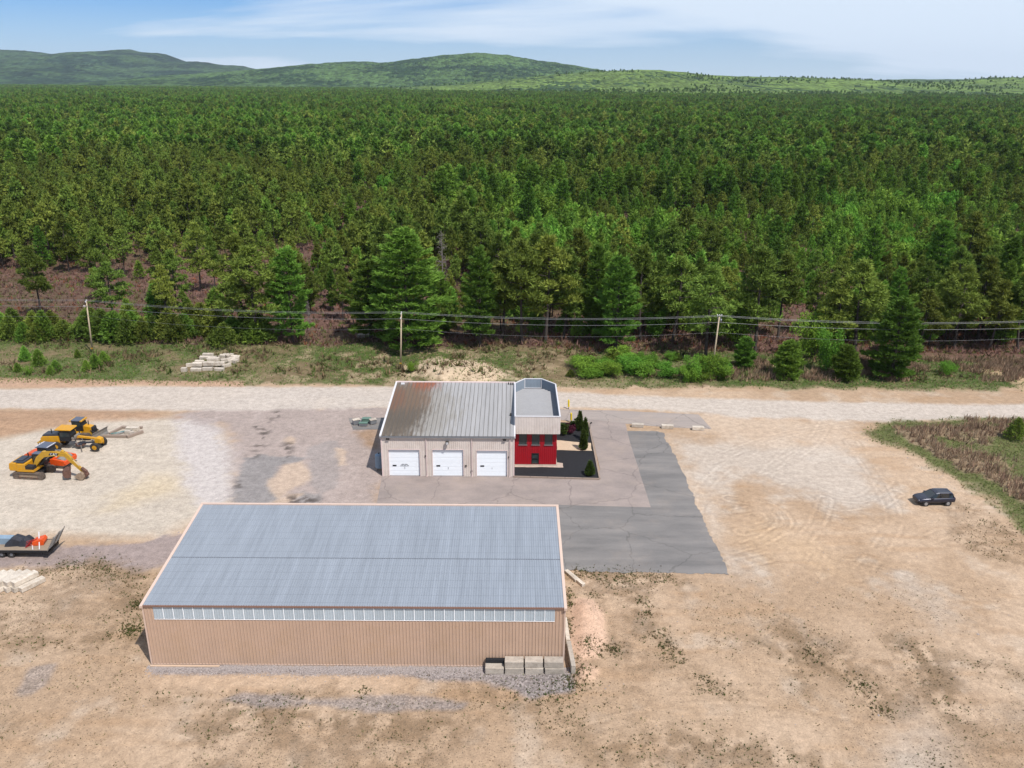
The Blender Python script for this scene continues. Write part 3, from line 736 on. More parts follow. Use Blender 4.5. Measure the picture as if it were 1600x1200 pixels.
# ------------------------------------------------------------------ ribbed sheet-metal panels
def rib_profile(w, n, rw=.055, rh=.032, off=0.5):
    p = [(0.0, 0.0)]
    s = w / n
    for i in range(n):
        c = (i + off) * s
        p += [(c - rw, 0), (c - rw * .45, rh), (c + rw * .45, rh), (c + rw, 0)]
    return p + [(w, 0.0)]
def wall_panel_mesh(name, w, z0, z1, n, m, rw=.05, rh=.03):
    "in the x-z plane, ribs towards -y"
    pr = rib_profile(w, n, rw, rh); k = len(pr)
    V = [(x, -d, z0) for x, d in pr] + [(x, -d, z1) for x, d in pr]
    F_ = [(i, i + 1, k + i + 1, k + i) for i in range(k - 1)]
    me = bpy.data.meshes.new(name); me.from_pydata(V, [], F_); me.materials.append(m); return me
def roof_panel_mesh(name, w, l, n, m, rw=.05, rh=.03, off=.5):
    pr = rib_profile(w, n, rw, rh, off); k = len(pr)
    V = [(x, 0, d) for x, d in pr] + [(x, l, d) for x, d in pr]
    F_ = [(i, i + 1, k + i + 1, k + i) for i in range(k - 1)]
    me = bpy.data.meshes.new(name); me.from_pydata(V, [], F_); me.materials.append(m); return me

def metal_roof_mat(name, c, rough, metal, purlin=0.0, rnd=.03, spots=None):
    m, n, l, p = new_mat(name)
    p.inputs['Roughness'].default_value = rough; p.inputs['Metallic'].default_value = metal
    ge = n.new('ShaderNodeNewGeometry'); oi = n.new('ShaderNodeObjectInfo')
    mp = n.new('ShaderNodeMapping'); mp.inputs['Scale'].default_value = (3.0, .18, 1); l.new(ge.outputs['Position'], mp.inputs[0])
    no = n.new('ShaderNodeTexNoise'); no.inputs['Scale'].default_value = 1.0; no.inputs['Detail'].default_value = 6; l.new(mp.outputs[0], no.inputs['Vector'])
    r = n.new('ShaderNodeMapRange'); r.inputs[1].default_value = .3; r.inputs[2].default_value = .7; r.inputs[3].default_value = .9; r.inputs[4].default_value = 1.1; l.new(no.outputs['Fac'], r.inputs[0])
    r2 = n.new('ShaderNodeMapRange'); r2.inputs[3].default_value = 1 - rnd; r2.inputs[4].default_value = 1 + rnd; l.new(oi.outputs['Random'], r2.inputs[0])
    mu = n.new('ShaderNodeMath'); mu.operation = 'MULTIPLY'; l.new(r.outputs[0], mu.inputs[0]); l.new(r2.outputs[0], mu.inputs[1])
    fac = mu.outputs[0]
    if purlin:
        # rows of screws over the purlins
        sp = n.new('ShaderNodeSeparateXYZ'); l.new(ge.outputs['Position'], sp.inputs[0])
        a = n.new('ShaderNodeMath'); a.operation = 'MODULO'; l.new(sp.outputs[1], a.inputs[0]); a.inputs[1].default_value = purlin
        b = n.new('ShaderNodeMath'); b.operation = 'LESS_THAN'; l.new(a.outputs[0], b.inputs[0]); b.inputs[1].default_value = .09
        c_ = n.new('ShaderNodeMath'); c_.operation = 'MULTIPLY_ADD'; l.new(b.outputs[0], c_.inputs[0]); c_.inputs[1].default_value = -.12; c_.inputs[2].default_value = 1
        d = n.new('ShaderNodeMath'); d.operation = 'MULTIPLY'; l.new(fac, d.inputs[0]); l.new(c_.outputs[0], d.inputs[1]); fac = d.outputs[0]
    vm = n.new('ShaderNodeVectorMath'); vm.operation = 'SCALE'; vm.inputs[0].default_value = c; l.new(fac, vm.inputs['Scale'])
    out = vm.outputs[0]
    for colr, cx, cy, rx, ry, amt, lo, sy in (spots or []):
        # stains with a place and shape of their own
        t = n.new('ShaderNodeMapping'); t.vector_type = 'TEXTURE'; t.inputs['Location'].default_value = (cx, cy, 0); t.inputs['Scale'].default_value = (rx, ry, 1e6); l.new(ge.outputs['Position'], t.inputs[0])
        ln = n.new('ShaderNodeVectorMath'); ln.operation = 'LENGTH'; l.new(t.outputs[0], ln.inputs[0])
        q = n.new('ShaderNodeMapping'); q.inputs['Scale'].default_value = (2.4, sy, 1); l.new(ge.outputs['Position'], q.inputs[0])
        nz = n.new('ShaderNodeTexNoise'); nz.inputs['Scale'].default_value = 1.0; nz.inputs['Detail'].default_value = 9; nz.inputs['Roughness'].default_value = .72; l.new(q.outputs[0], nz.inputs['Vector'])
        s1 = n.new('ShaderNodeMapRange'); s1.inputs[1].default_value = 1.0; s1.inputs[2].default_value = .2; l.new(ln.outputs['Value'], s1.inputs[0])
        nc = n.new('ShaderNodeMath'); nc.operation = 'MULTIPLY_ADD'; l.new(nz.outputs['Fac'], nc.inputs[0]); nc.inputs[1].default_value = 1.9; nc.inputs[2].default_value = -.95
        s2 = n.new('ShaderNodeMath'); s2.operation = 'ADD'; l.new(s1.outputs[0], s2.inputs[0]); l.new(nc.outputs[0], s2.inputs[1])
        s3 = n.new('ShaderNodeMapRange'); s3.inputs[1].default_value = lo; s3.inputs[2].default_value = lo + .4; s3.inputs[4].default_value = amt; l.new(s2.outputs[0], s3.inputs[0])
        s4 = n.new('ShaderNodeMath'); s4.operation = 'MULTIPLY'; l.new(s3.outputs[0], s4.inputs[0]); 
        s5 = n.new('ShaderNodeMath'); s5.operation = 'GREATER_THAN'; l.new(s1.outputs[0], s5.inputs[0]); s5.inputs[1].default_value = 0.0
        l.new(s5.outputs[0], s4.inputs[1])
        mx = n.new('ShaderNodeMix'); mx.data_type = 'RGBA'; l.new(s4.outputs[0], mx.inputs['Factor']); l.new(out, mx.inputs['A']); mx.inputs['B'].default_value = (*colr, 1)
        out = mx.outputs['Result']
    l.new(out, p.inputs['Base Color'])
    return m

# ------------------------------------------------------------------ long storage shed
SX, SY, SL, SW, SH, SR = -33.28, 63.84, 38.2, 16.09, 6.48, 1.55
slope = math.atan2(SR, SW)
shed = empty('storage_shed', (SX, SY, 0))
tag(shed, 'long tan metal storage shed with a grey-blue single-slope roof in the foreground', 'shed')
M['shed_roof'] = metal_roof_mat('galvanised_shed_roof', alb(164, 170, 178), .42, .12, 1.07, .035)
NP = 42; pw = SL / NP
sl_len = math.hypot(SW, SR) + .35
lap = 6.9
low = roof_panel_mesh('roof_panel', pw, lap + .12, 4, M['shed_roof'])
upp = roof_panel_mesh('roof_panel', pw, sl_len - lap, 4, M['shed_roof'])
for i in range(NP):
    for me, s0, dz in ((low, -.07, .012), (upp, lap - .07, -.004)):
        y = s0 * math.cos(slope); z = SH + .02 + s0 * math.sin(slope) + dz + .002 * random.random()
        link('roof_panel', me, shed, (i * pw, y, z), (slope, 0, 0))
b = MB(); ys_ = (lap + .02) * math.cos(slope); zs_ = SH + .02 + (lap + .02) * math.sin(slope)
b.box((SL / 2, ys_, zs_ + .03), (SL, .06, .03), Matrix.Rotation(slope, 3, 'X')).build('lap_shadow_strip', M['lap_shadow'], shed)  # dark strip painted in as the shadow line along the roof lap
# under-deck keeps the roof a solid slab
b = MB(); b.add([(0.05, 0, SH - .1), (SL - .05, 0, SH - .1), (SL - .05, SW, SH + SR - .1), (.05, SW, SH + SR - .1), (.05, 0, SH - .03), (SL - .05, 0, SH - .03), (SL - .05, SW, SH + SR - .03), (.05, SW, SH + SR - .03)],
           [(3, 2, 1, 0), (4, 5, 6, 7), (0, 1, 5, 4), (1, 2, 6, 5), (2, 3, 7, 6), (3, 0, 4, 7)])
b.build('roof_deck', M['grey_metal'], shed)
wp = wall_panel_mesh('wall_panel', pw, 0.06, SH - .12, 3, M['tan_wall'], .06, .05)
wpl = wall_panel_mesh('wall_panel', pw, 0.06, 5.02, 3, M['tan_wall'], .06, .05)
clp = wall_panel_mesh('clerestory_panel', pw, 5.04, SH - .12, 4, M['clerestory'], .045, .022)
for i in range(NP):
    edge = i in (0, NP - 1)
    w = link('wall_panel', wp if edge else wpl, shed, (i * pw, 0, 0))
    if not edge:
        c = link('clerestory_panel', clp, shed, (i * pw, -.006, 0))
        s_ = MB().b2(pw - .03, pw + .03, -.05, -.034, 5.04, SH - .12)
        if i < NP - 2: link('joint_strip', bpy.data.meshes.get('joint_strip') or s_.me('joint_strip', M['white_strip']), c)
MB().b2(pw, SL - pw, -.07, -.054, 4.985, 5.04).build('sill_flashing', M['white_strip'], shed)
# end walls and back wall, ribbed
def slanted_wall(name, x, flip):
    n = 64; V = []; F_ = []
    for i in range(n * 4 + 1):
        y = SW * i / (n * 4); d = .03 if i % 4 in (1, 2) else 0
        V += [(x + (d if flip else -d), y, .02), (x + (d if flip else -d), y, SH + SR * y / SW - .06)]
    for i in range(n * 4): F_.append((2 * i, 2 * i + 2, 2 * i + 3, 2 * i + 1))
    me = bpy.data.meshes.new(name); me.from_pydata(V, [], F_); me.materials.append(M['tan_wall']); return link(name, me, shed)
slanted_wall('end_wall', 0.0, False); slanted_wall('end_wall', SL, True)
wb = wall_panel_mesh('back_wall', SL, 0.02, SH + SR - .08, 84, M['tan_wall'])
link('back_wall', wb, shed, (SL, SW, 0), (0, 0, math.pi))
MB().b2(-.12, SL + .12, -.16, -.06, SH - .13, SH + .03).build('eave_gutter', M['brown_trim'], shed)
def rake(x0, x1, h0=-.16, h1=.09):
    b = MB(); ya, yb = -.28, SW + .18
    za, zb = SH + slope * ya, SH + SR * yb / SW
    b.add([(x0, ya, za + h0), (x1, ya, za + h0), (x1, yb, zb + h0), (x0, yb, zb + h0), (x0, ya, za + h1), (x1, ya, za + h1), (x1, yb, zb + h1), (x0, yb, zb + h1)],
          [(3, 2, 1, 0), (4, 5, 6, 7), (0, 1, 5, 4), (1, 2, 6, 5), (2, 3, 7, 6), (3, 0, 4, 7)])
    return b
rake(-.17, .10).build('rake_trim', M['tan_trim'], shed); rake(SL - .10, SL + .17).build('rake_trim', M['tan_trim'], shed)
MB().b2(-.17, SL + .17, SW - .06, SW + .22, SH + SR - .1, SH + SR + .13).build('ridge_cap', M['tan_trim'], shed)
for x in (-.07, SL - .07):
    MB().b2(x, x + .14, -.075, .06, 0, SH - .12).build('corner_trim', M['tan_trim'], shed)
MB().b2(-.04, SL + .04, -.035, .1, 0, .09).build('base_rail', M['tan_trim'], shed)
for q, (px, py) in enumerate(((1224, 768), (1186, 770))):
    pass
plank = MB().b2(0, 6.4, -.10, .10, 0, .09).build('timber_plank', M['wood_pale'], None, (SX - .05, SY - .30, .0))
tag(plank, 'long pale timber plank lying along the foot of the shed wall', 'plank')

# ------------------------------------------------------------------ garage with red office wing
GX, GY, GL, GW, GH, GR = -17.70, 103.31, 18.08, 17.03, 6.04, 1.47
gar = empty('garage_building', (GX, GY, 0))
tag(gar, 'beige metal garage with three white roller doors, rust-stained grey roof and red office wing', 'building')
gsl = math.atan2(GR, GW)
M['gar_roof'] = metal_roof_mat('weathered_garage_roof', alb(178, 175, 173), .8, 0, 0, .045,
    [(alb(146, 136, 118), GX + 3.0, GY + 7.0, 12, 16.0, .5, .35, .3), (alb(108, 92, 74), GX + 1.2, GY + 8.0, 7.0, 17.0, .9, .28, .25), (alb(92, 82, 70), GX + 2.0, GY + 6.0, 8.0, 14.0, .7, .62, .9),
     (alb(156, 84, 50), GX + 4.2, GY + 16.6, 4.6, 5.2, .9, .42, .22), (alb(126, 100, 78), GX + 3.0, GY + 12.0, 6.0, 9.0, .7, .45, .18), (alb(128, 86, 62), GX + .8, GY + 11, 2.2, 8, .6, .5, .2)])
M['seam'] = mat('dark_roof_seam', alb(112, 106, 100), .6, .05, .15, 2)
NR = 30; rw_ = GL / NR
gsl_len = math.hypot(GW, GR) + .25
seam = bpy.data.meshes.new('roof_panel')
e = .05
seam.from_pydata([(0, 0, 0), (rw_ - .03, 0, 0), (rw_ - .03, 0, e), (rw_ + .012, 0, e), (0, gsl_len, 0), (rw_ - .03, gsl_len, 0), (rw_ - .03, gsl_len, e), (rw_ + .012, gsl_len, e), (rw_ + .012, 0, 0), (rw_ + .012, gsl_len, 0)], [],
                 [(0, 1, 5, 4), (1, 2, 6, 5), (2, 3, 7, 6), (3, 8, 9, 7)])
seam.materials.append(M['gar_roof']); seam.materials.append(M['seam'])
for q in (1, 2, 3): seam.polygons[q].material_index = 1  # seam faces darker than the flat of the panel
for i in range(NR):
    link('roof_panel', seam, gar, (i * rw_, -.15, GH + .05 - .15 * math.tan(gsl) + .003 * random.random()), (gsl, 0, 0))
b = MB(); b.add([(0.03, .02, GH - .12), (GL - .03, .02, GH - .12), (GL - .03, GW, GH + GR - .12), (.03, GW, GH + GR - .12), (.03, .02, GH - .0), (GL - .03, .02, GH - .0), (GL - .03, GW, GH + GR), (.03, GW, GH + GR)],
           [(3, 2, 1, 0), (4, 5, 6, 7), (0, 1, 5, 4), (1, 2, 6, 5), (2, 3, 7, 6), (3, 0, 4, 7)])
b.build('roof_deck', M['grey_metal'], gar)
def grake(x0, x1, h0, h1):
    b = MB(); ya, yb = -.22, GW + .2
    za, zb = GH + gsl * ya, GH + GR * yb / GW
    return b.add([(x0, ya, za + h0), (x1, ya, za + h0), (x1, yb, zb + h0), (x0, yb, zb + h0), (x0, ya, za + h1), (x1, ya, za + h1), (x1, yb, zb + h1), (x0, yb, zb + h1)],
          [(3, 2, 1, 0), (4, 5, 6, 7), (0, 1, 5, 4), (1, 2, 6, 5), (2, 3, 7, 6), (3, 0, 4, 7)])
grake(-.16, .10, -.28, .14).build('rake_trim', M['white_trim'], gar); grake(GL - .1, GL + .12, -.2, .14).build('rake_trim', M['white_trim'], gar)
MB().b2(-.16, GL + .12, GW - .05, GW + .22, GH + GR - .2, GH + GR + .17).build('ridge_cap', M['pink_trim'], gar)
MB().b2(-.14, GL + .02, -.30, -.17, GH - .20, GH - .02).build('gutter', M['grey_metal'], gar)
# door openings
doors = []
for pl, pr_, pt in ((607.5, 655.2, 702.5), (676, 723.7, 702.7), (745, 792.5, 704.0)):
    xl, _ = ZY(pl, 720, GY); xr_, zt = ZY(pr_, pt, GY)
    doors.append((xl - GX, xr_ - GX, zt - .02)); print('door', xl - GX, xr_ - GX, zt)
REC = .26
segs = [0.0]
for d in doors: segs += [d[0], d[1]]
segs.append(GL)
def beige_wall(x0, x1, z0, z1, nm='wall_panel'):
    k = max(1, round((x1 - x0) / .92)); w = (x1 - x0) / k
    me = wall_panel_mesh(nm, w, z0, z1, 3, M['beige_wall'], .055, .028)
    for i in range(k): link(nm, me, gar, (x0 + i * w, 0, 0))
for i in range(0, len(segs), 2):
    beige_wall(segs[i], segs[i + 1], .02, GH - .05)
for d in doors:
    beige_wall(d[0], d[1], d[2], GH - .05)
    j = MB().b2(d[0] - .06, d[0], -.04, REC, .0, d[2]).b2(d[1], d[1] + .06, -.04, REC, .0, d[2]).b2(d[0] - .06, d[1] + .06, -.045, REC, d[2], d[2] + .07)
    j.build('door_frame', M['pink_trim'], gar)
def text_mesh(s, size, m):
    cu = bpy.data.curves.new('lettering', 'FONT'); cu.body = s; cu.size = size; cu.align_x = 'CENTER'; cu.resolution_u = 2
    ob = bpy.data.objects.new('lettering', cu); COL.objects.link(ob)
    dg = bpy.context.evaluated_depsgraph_get(); me = bpy.data.meshes.new_from_object(ob.evaluated_get(dg))
    bpy.data.objects.remove(ob); bpy.data.curves.remove(cu)
    me.name = 'lettering'; me.materials.clear(); me.materials.append(m); return me
for q, d in enumerate(doors):
    dd = empty('roller_door', (0, 0, 0)); dd.parent = gar
    w = d[1] - d[0]; ns = 6; hh = d[2] / ns
    sec = MB().b2(0, w, 0, .05, .008, hh - .008)
    for k in range(3): sec.b2(.04, w - .04, -.010, .0, hh * (.16 + .28 * k), hh * (.30 + .28 * k))
    sm = sec.me('door_section', M['door_white'])
    for k in range(ns): link('door_section', sm, dd, (d[0], REC - .05, k * hh + .02))
    MB().b2(d[0], d[1], REC + .0, REC + .03, 0, d[2]).build('door_backing', M['grey_metal'], dd)
    MB().b2(d[0] + .48, d[0] + 1.0, REC - .095, REC - .055, 1.42, 1.60).build('door_window', M['black'], dd)
    link('door_number', text_mesh('321'[q], .42, M['sign_ink']), dd, (d[0] + w * .5, REC - .075, 1.02), (math.pi / 2, 0, 0))
    if q == 0:
        # two short lines of small dark lettering, too small in the photograph to read
        for z, n_, wd in ((1.62, 7, .95), (1.42, 9, 1.25)):
            lt = MB()
            for k in range(n_):
                x = d[0] + w * .5 - wd / 2 + wd * k / n_
                lt.b2(x, x + wd / n_ * .72, REC - .072, REC - .064, z, z + .13 - .05 * (k * 5 % 3 == 0))
            lt.build('lettering', M['sign_ink'], dd)
# base kerb, corner trims, downpipes, lamps
MB().b2(-.03, GL, -.03, .08, 0, .03).build('wall_base', M['grey_metal'], gar)
for x in (0.0, GL - .12):
    MB().b2(x - .03, x + .13, -.06, .05, .02, GH - .12).build('corner_trim', M['pink_trim'], gar)
for px in (666.5, 737.3, 796.5):
    x, _ = ZY(px, 720, GY); x -= GX
    MB().cyl((x, -.12, .05), (x, -.12, GH - .2), .06, n=8).b2(x - .07, x + .07, -.2, -.05, .02, .2).build('downpipe', M['pink_trim'], gar)
for x, z in ((.95, 5.55), (GL - 1.35, 5.5)):
    MB().b2(x - .22, x + .22, -.3, -.04, z, z + .14).build('wall_lamp', M['black'], gar)
xl_, _ = ZY(699, 690, GY); xl_ -= GX
lampm = MB().cyl((xl_, -.04, 5.1), (xl_, -.38, 5.25), .05, n=8).cyl((xl_, -.40, 5.02), (xl_, -.40, 5.42), .20, .24, n=12)
lp = lampm.build('floodlight', M['dark_frame'], gar)
MB().cyl((xl_, -.52, 5.2), (xl_, -.66, 5.17), .17, n=12).build('lens', M['lamp_glass'], lp)
for px, z in ((665.5, 3.0), (728, 1.55), (737, .75), (795.5, 2.9)):
    x, _ = ZY(px, 720, GY); x -= GX
    MB().b2(x - .12, x + .12, -.14, -.03, z, z + .2).build('wall_box', M['dark_frame'], gar)
# other walls
MB().b2(.0, .05, .05, GW, .02, GH - .14).b2(.0, GL, GW - .06, GW, .02, GH + GR - .14).b2(GL - .05, GL, .05, GW - .05, .02, GH - .14).build('rear_and_side_walls', M['beige_wall'], gar)
b = MB(); b.prism([(0.06, GH - .14), (GW - .06, GH - .14), (GW - .06, GH + GR - .15)], .0, .05, 'x'); b.prism([(0.06, GH - .14), (GW - .06, GH - .14), (GW - .06, GH + GR - .15)], GL - .05, GL, 'x')
b.build('gable_infill', M['beige_wall'], gar)
for dx, s_ in ((-.9, .3), (-.55, .22), (-.25, .22)):
    MB().cyl((GL + dx, GW - .9 + s_, GH + GR - .1), (GL + dx, GW - .9 + s_, GH + GR + .35), .09, n=8).build('roof_vent', M['dark_frame'], gar)
MB().cyl((GL - .55, 6.0, GH + .5), (GL - .55, 6.0, GH + .95), .13, n=8).build('roof_vent', M['dark_frame'], gar)
mk = MB().b2(.75, 1.3, GW - .9, GW - .45, GH + GR - .02, GH + GR + .16); mk.build('roof_hatch', M['white_trim'], gar)

# office wing: red lower walls, overhanging beige parapet with a chamfered back
RY = G(836, 727.3)[1]                                   # front wall of the wing
xa = GX + GL + .04; xb = ZY(868.7, 727.3, RY)[0]
PY = RY - .75                                           # parapet front
zt = ZY(850, 650.9, PY)[1]; zb = ZY(850, 678.3, PY)[1]
xp = ZY(875.6, 655, PY)[0]
back = [G(868.5, 600.2, zt), G(846, 591.7, zt), G(819.7, 591.7, zt), G(804.0, 598.7, zt)]
loop = [(xa, PY), (xp, PY)] + [back[0], back[1], back[2], (xa, back[3][1])]
wing = gar
yb_ = back[1][1] - .6
def wall_strip(p, q, z0, z1, m, nm, th=.06, panels=None, ribs=3, out=True):
    "ribbed panels from p to q (plan), ribs on the right-hand side seen along p>q"
    p, q = Vector(p), Vector(q); L = (q - p).length; k = panels or max(1, round(L / .92)); w = L / k
    me = wall_panel_mesh(nm, w, z0, z1, ribs, m, .05, .028); a = math.atan2(q.y - p.y, q.x - p.x)
    for i in range(k):
        c = p + (q - p) * (i / k)
        link(nm, me, gar, (c.x - GX, c.y - GY, 0), (0, 0, a))
# lower red walls with window openings cut out
winx = []
for pl, pr_ in ((810.8, 823.2), (831, 843.2), (851, 863.3)):
    winx.append((ZY(pl, 690, RY)[0], ZY(pr_, 690, RY)[0]))
w_z0 = ZY(830, 694.5, RY)[1]; w_z1 = zb + .15
dx0, dx1 = ZY(830.5, 715, RY)[0], ZY(842, 715, RY)[0]; d_z0, d_z1 = .25, ZY(836, 708, RY)[1]
cuts = sorted(set([xa, xb] + [v for w in winx for v in w] + [dx0, dx1]))
wtop = zb + .35
for i in range(len(cuts) - 1):
    c0, c1 = cuts[i], cuts[i + 1]
    if c1 - c0 < .02: continue
    mid = (c0 + c1) / 2
    inw = any(a < mid < b_ for a, b_ in winx); ind = dx0 < mid < dx1
    spans = [(.05, wtop)]
    if inw and ind: spans = [(.05, d_z0), (d_z1, w_z0), (w_z1, wtop)]
    elif inw: spans = [(.05, w_z0), (w_z1, wtop)]
    elif ind: spans = [(.05, d_z0), (d_z1, wtop)]
    for z0, z1 in spans:
        wall_strip((c0, RY), (c1, RY), z0, z1, M['red_wall'], 'red_wall_panel', panels=1, ribs=max(1, round((c1 - c0) / .3)))
for a, b_ in winx:
    f = MB().b2(a - GX, a + .07 - GX, RY - GY - .05, RY - GY + .1, w_z0, w_z1).b2(b_ - .07 - GX, b_ - GX, RY - GY - .05, RY - GY + .1, w_z0, w_z1).b2(a + .07 - GX, b_ - .07 - GX, RY - GY - .05, RY - GY + .1, w_z0, w_z0 + .06)
    fo = f.build('window', M['dark_frame'], gar)
    MB().b2(a + .07 - GX, b_ - .07 - GX, RY - GY + .05, RY - GY + .07, w_z0, w_z1).build('pane', M['dark_glass'], fo)
    MB().b2(a - .08 - GX, b_ + .08 - GX, RY - GY - .14, RY - GY - .03, w_z0 - .09, w_z0 - .01).build('sill', M['grey_metal'], fo)
f = MB().b2(dx0 - GX, dx0 + .07 - GX, RY - GY - .05, RY - GY + .12, d_z0, d_z1).b2(dx1 - .07 - GX, dx1 - GX, RY - GY - .05, RY - GY + .12, d_z0, d_z1).b2(dx0 + .07 - GX, dx1 - .07 - GX, RY - GY - .05, RY - GY + .12, d_z1 - .07, d_z1).b2(dx0 + .07 - GX, dx1 - .07 - GX, RY - GY - .05, RY - GY + .12, (d_z0 + d_z1) / 2 - .04, (d_z0 + d_z1) / 2 + .04)
fo = f.build('window', M['black'], gar); fo['label'] = 'dark low window near the ground in the red wall'
MB().b2(dx0 + .07 - GX, dx1 - .07 - GX, RY - GY + .06, RY - GY + .08, d_z0, d_z1 - .07).build('pane', M['dark_glass'], fo)
wall_strip((xb, RY), (xb, yb_), .05, wtop, M['red_wall'], 'red_wall_panel')
b = MB(); b.b2(xa - GX, xb - GX, yb_ - GY - .06, yb_ - GY, .05, wtop); b.build('rear_red_wall', M['red_wall'], gar)
MB().b2(xa - GX, xb + .10 - GX, RY - GY - .16, RY - GY - .06, 0, .2).b2(xb + .03 - GX, xb + .16 - GX, RY - GY - .06, yb_ - GY, 0, .2).build('concrete_plinth', M['concrete'], gar)
# soffit, roof floor
def flat_poly(nm, pts, z, m, th=.06):
    n = len(pts); V = [(p[0] - GX, p[1] - GY, z) for p in pts] + [(p[0] - GX, p[1] - GY, z + th) for p in pts]
    F_ = [tuple(range(n - 1, -1, -1)), tuple(range(n, 2 * n))] + [(i, (i + 1) % n, n + (i + 1) % n, n + i) for i in range(n)]
    me = bpy.data.meshes.new(nm); me.from_pydata(V, [], F_); me.materials.append(m); return link(nm, me, gar)
_c = (sum(p[0] for p in loop) / len(loop), sum(p[1] for p in loop) / len(loop))
loop_in = [(p[0] + (_c[0] - p[0]) * .02, p[1] + (_c[1] - p[1]) * .02) for p in loop]
flat_poly('soffit', loop_in, zb + .02, M['pink_trim'], .05)
zfl = zt - 1.55
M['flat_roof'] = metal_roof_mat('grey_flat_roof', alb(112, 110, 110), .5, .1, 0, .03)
M['lit_rib'] = mat('painted_lit_rib', alb(186, 184, 184), .5, 0, .08, 2)
flat_poly('flat_roof_deck', loop_in, zfl - .1, M['grey_metal'], .06)
# ribbed roof sheets run left to right
ymin, ymax = PY + .16, back[1][1] - .16
k = int((ymax - ymin) / .93)
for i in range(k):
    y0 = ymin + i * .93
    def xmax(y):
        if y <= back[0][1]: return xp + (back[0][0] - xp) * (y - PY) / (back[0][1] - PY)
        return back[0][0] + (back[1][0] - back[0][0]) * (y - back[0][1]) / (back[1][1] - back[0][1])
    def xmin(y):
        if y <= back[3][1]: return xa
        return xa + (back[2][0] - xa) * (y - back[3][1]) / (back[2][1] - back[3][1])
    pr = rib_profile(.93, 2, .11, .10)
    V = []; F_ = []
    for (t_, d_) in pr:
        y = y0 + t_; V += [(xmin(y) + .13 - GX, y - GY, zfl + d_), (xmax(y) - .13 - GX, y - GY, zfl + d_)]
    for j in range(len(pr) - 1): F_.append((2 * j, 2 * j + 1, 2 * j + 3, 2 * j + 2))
    me = bpy.data.meshes.new('flat_roof_sheet'); me.from_pydata(V, [], F_); me.materials.append(M['flat_roof']); me.materials.append(M['lit_rib'])
    for j, pl in enumerate(me.polygons): pl.material_index = 1 if j % 4 in (1, 2) else 0  # near faces and tops of ribs coloured paler, as if catching the sun
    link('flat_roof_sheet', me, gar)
# parapet: outer ribbed panels, inner ribbed lining, white cap
M['lining'] = mat('grey_parapet_lining', alb(164, 176, 188), .5, .1, .06, 1.0, rnd=.03)
n = len(loop)
for i in range(n):
    p, q = Vector(loop[i]), Vector(loop[(i + 1) % n])
    if i == n - 1:                                       # along the garage roof
        pass
    else:
        wall_strip(p, q, zb, zt - .04, M['beige_wall'], 'parapet_panel', ribs=4)
    d = (q - p).normalized(); nrm = Vector((-d.y, d.x))
    pi_, qi_ = p + nrm * .10, q + nrm * .10
    wall_strip(qi_, pi_, zfl, zt - .04, M['lining'], 'parapet_lining', ribs=4)
    c0 = p - nrm * .05 - d * .03; c1 = q - nrm * .05 + d * .03; c2 = q + nrm * .14; c3 = p + nrm * .14
    V = [(v.x - GX, v.y - GY, z) for z in (zt - .05 + .002 * i, zt + .05 + .002 * i) for v in (c0, c1, c2, c3)]
    me = bpy.data.meshes.new('parapet_cap'); me.from_pydata(V, [], [(3, 2, 1, 0), (4, 5, 6, 7), (0, 1, 5, 4), (1, 2, 6, 5), (2, 3, 7, 6), (3, 0, 4, 7)]); me.materials.append(M['white_trim']); link('parapet_cap', me, gar)
    if i in (1, 2, 3, 4):
        c = q + nrm * .0
        if i < 4: MB().cyl((c.x - GX, c.y - GY - .14, zfl), (c.x - GX, c.y - GY - .14, zt - .06), .09, n=8).build('parapet_post', M['white_trim'], gar)
p0, p1, p2_ = loop[4], loop[3], loop[3]
MB().b2(back[2][0] - GX, back[1][0] - GX, back[1][1] - GY - .24, back[1][1] - GY - .16, zfl + .02, zfl + .12).build('parapet_kick', M['white_trim'], gar)

# planted bed beside the wing
bed = [(xa, GY + .35), G(937.5, 749.5), G(919.5, 660), (xp + .3, G(880, 662)[1]), (xb + .1, RY), (xa, RY)]
sheet('mulch_bed', [(xa + .0, GY - .15), G(935.5, 748), G(918.6, 662), (xb + .2, G(880, 660)[1]), (xb + .2, RY - .1), (xa, RY - .1)], .07, M['mulch'], 0)
M['path_sand'] = mat('sandy_path', alb(222, 196, 166), .95, 0, .12, 2, bump=.3)
sheet('garden_path', [G(870, 704), G(925.5, 705), G(923.5, 693), G(870, 688.5)], .082, M['path_sand'], .12)
M['footing'] = mat('sandy_footing', alb(206, 184, 166), .95, 0, .2, 2, bump=.3)
sheet('wall_footing', [(xa, RY - .75), (xb + .9, RY - .75), (xb + 1.0, RY + .6), (xb + .15, RY + .9), (xb + .15, RY - .05), (xa, RY - .05)], .086, M['footing'], .15)
e0, e1, e2, e3 = (xa - .2, GY - .2), G(937, 749.7), G(919.6, 661), G(920.2, 657)
edging = empty('bed_edging', (e1[0], e1[1], 0)); tag(edging, 'low weathered timber edging round the black mulch bed', 'edging')
def beam(p, q, w, h, z=0):
    p, q = Vector(p), Vector(q); L = (q - p).length; c = (p + q) / 2
    return MB().box((0, 0, h / 2), (L, w, h)), (c.x, c.y, z), math.atan2(q.y - p.y, q.x - p.x)
def beams(p, q, n_, w, h):
    p, q = Vector(p), Vector(q)
    for i in range(n_):
        bb, c, a = beam(p.lerp(q, (i + .01) / n_), p.lerp(q, (i + .99) / n_), w, h)
        bb.build('timber', M['wood_grey'], edging, (c[0] - e1[0], c[1] - e1[1], .0), (0, 0, a))
beams(e0, e1, 5, .2, .22); beams((e1[0], e1[1] + .15), e2, 8, .2, .22)

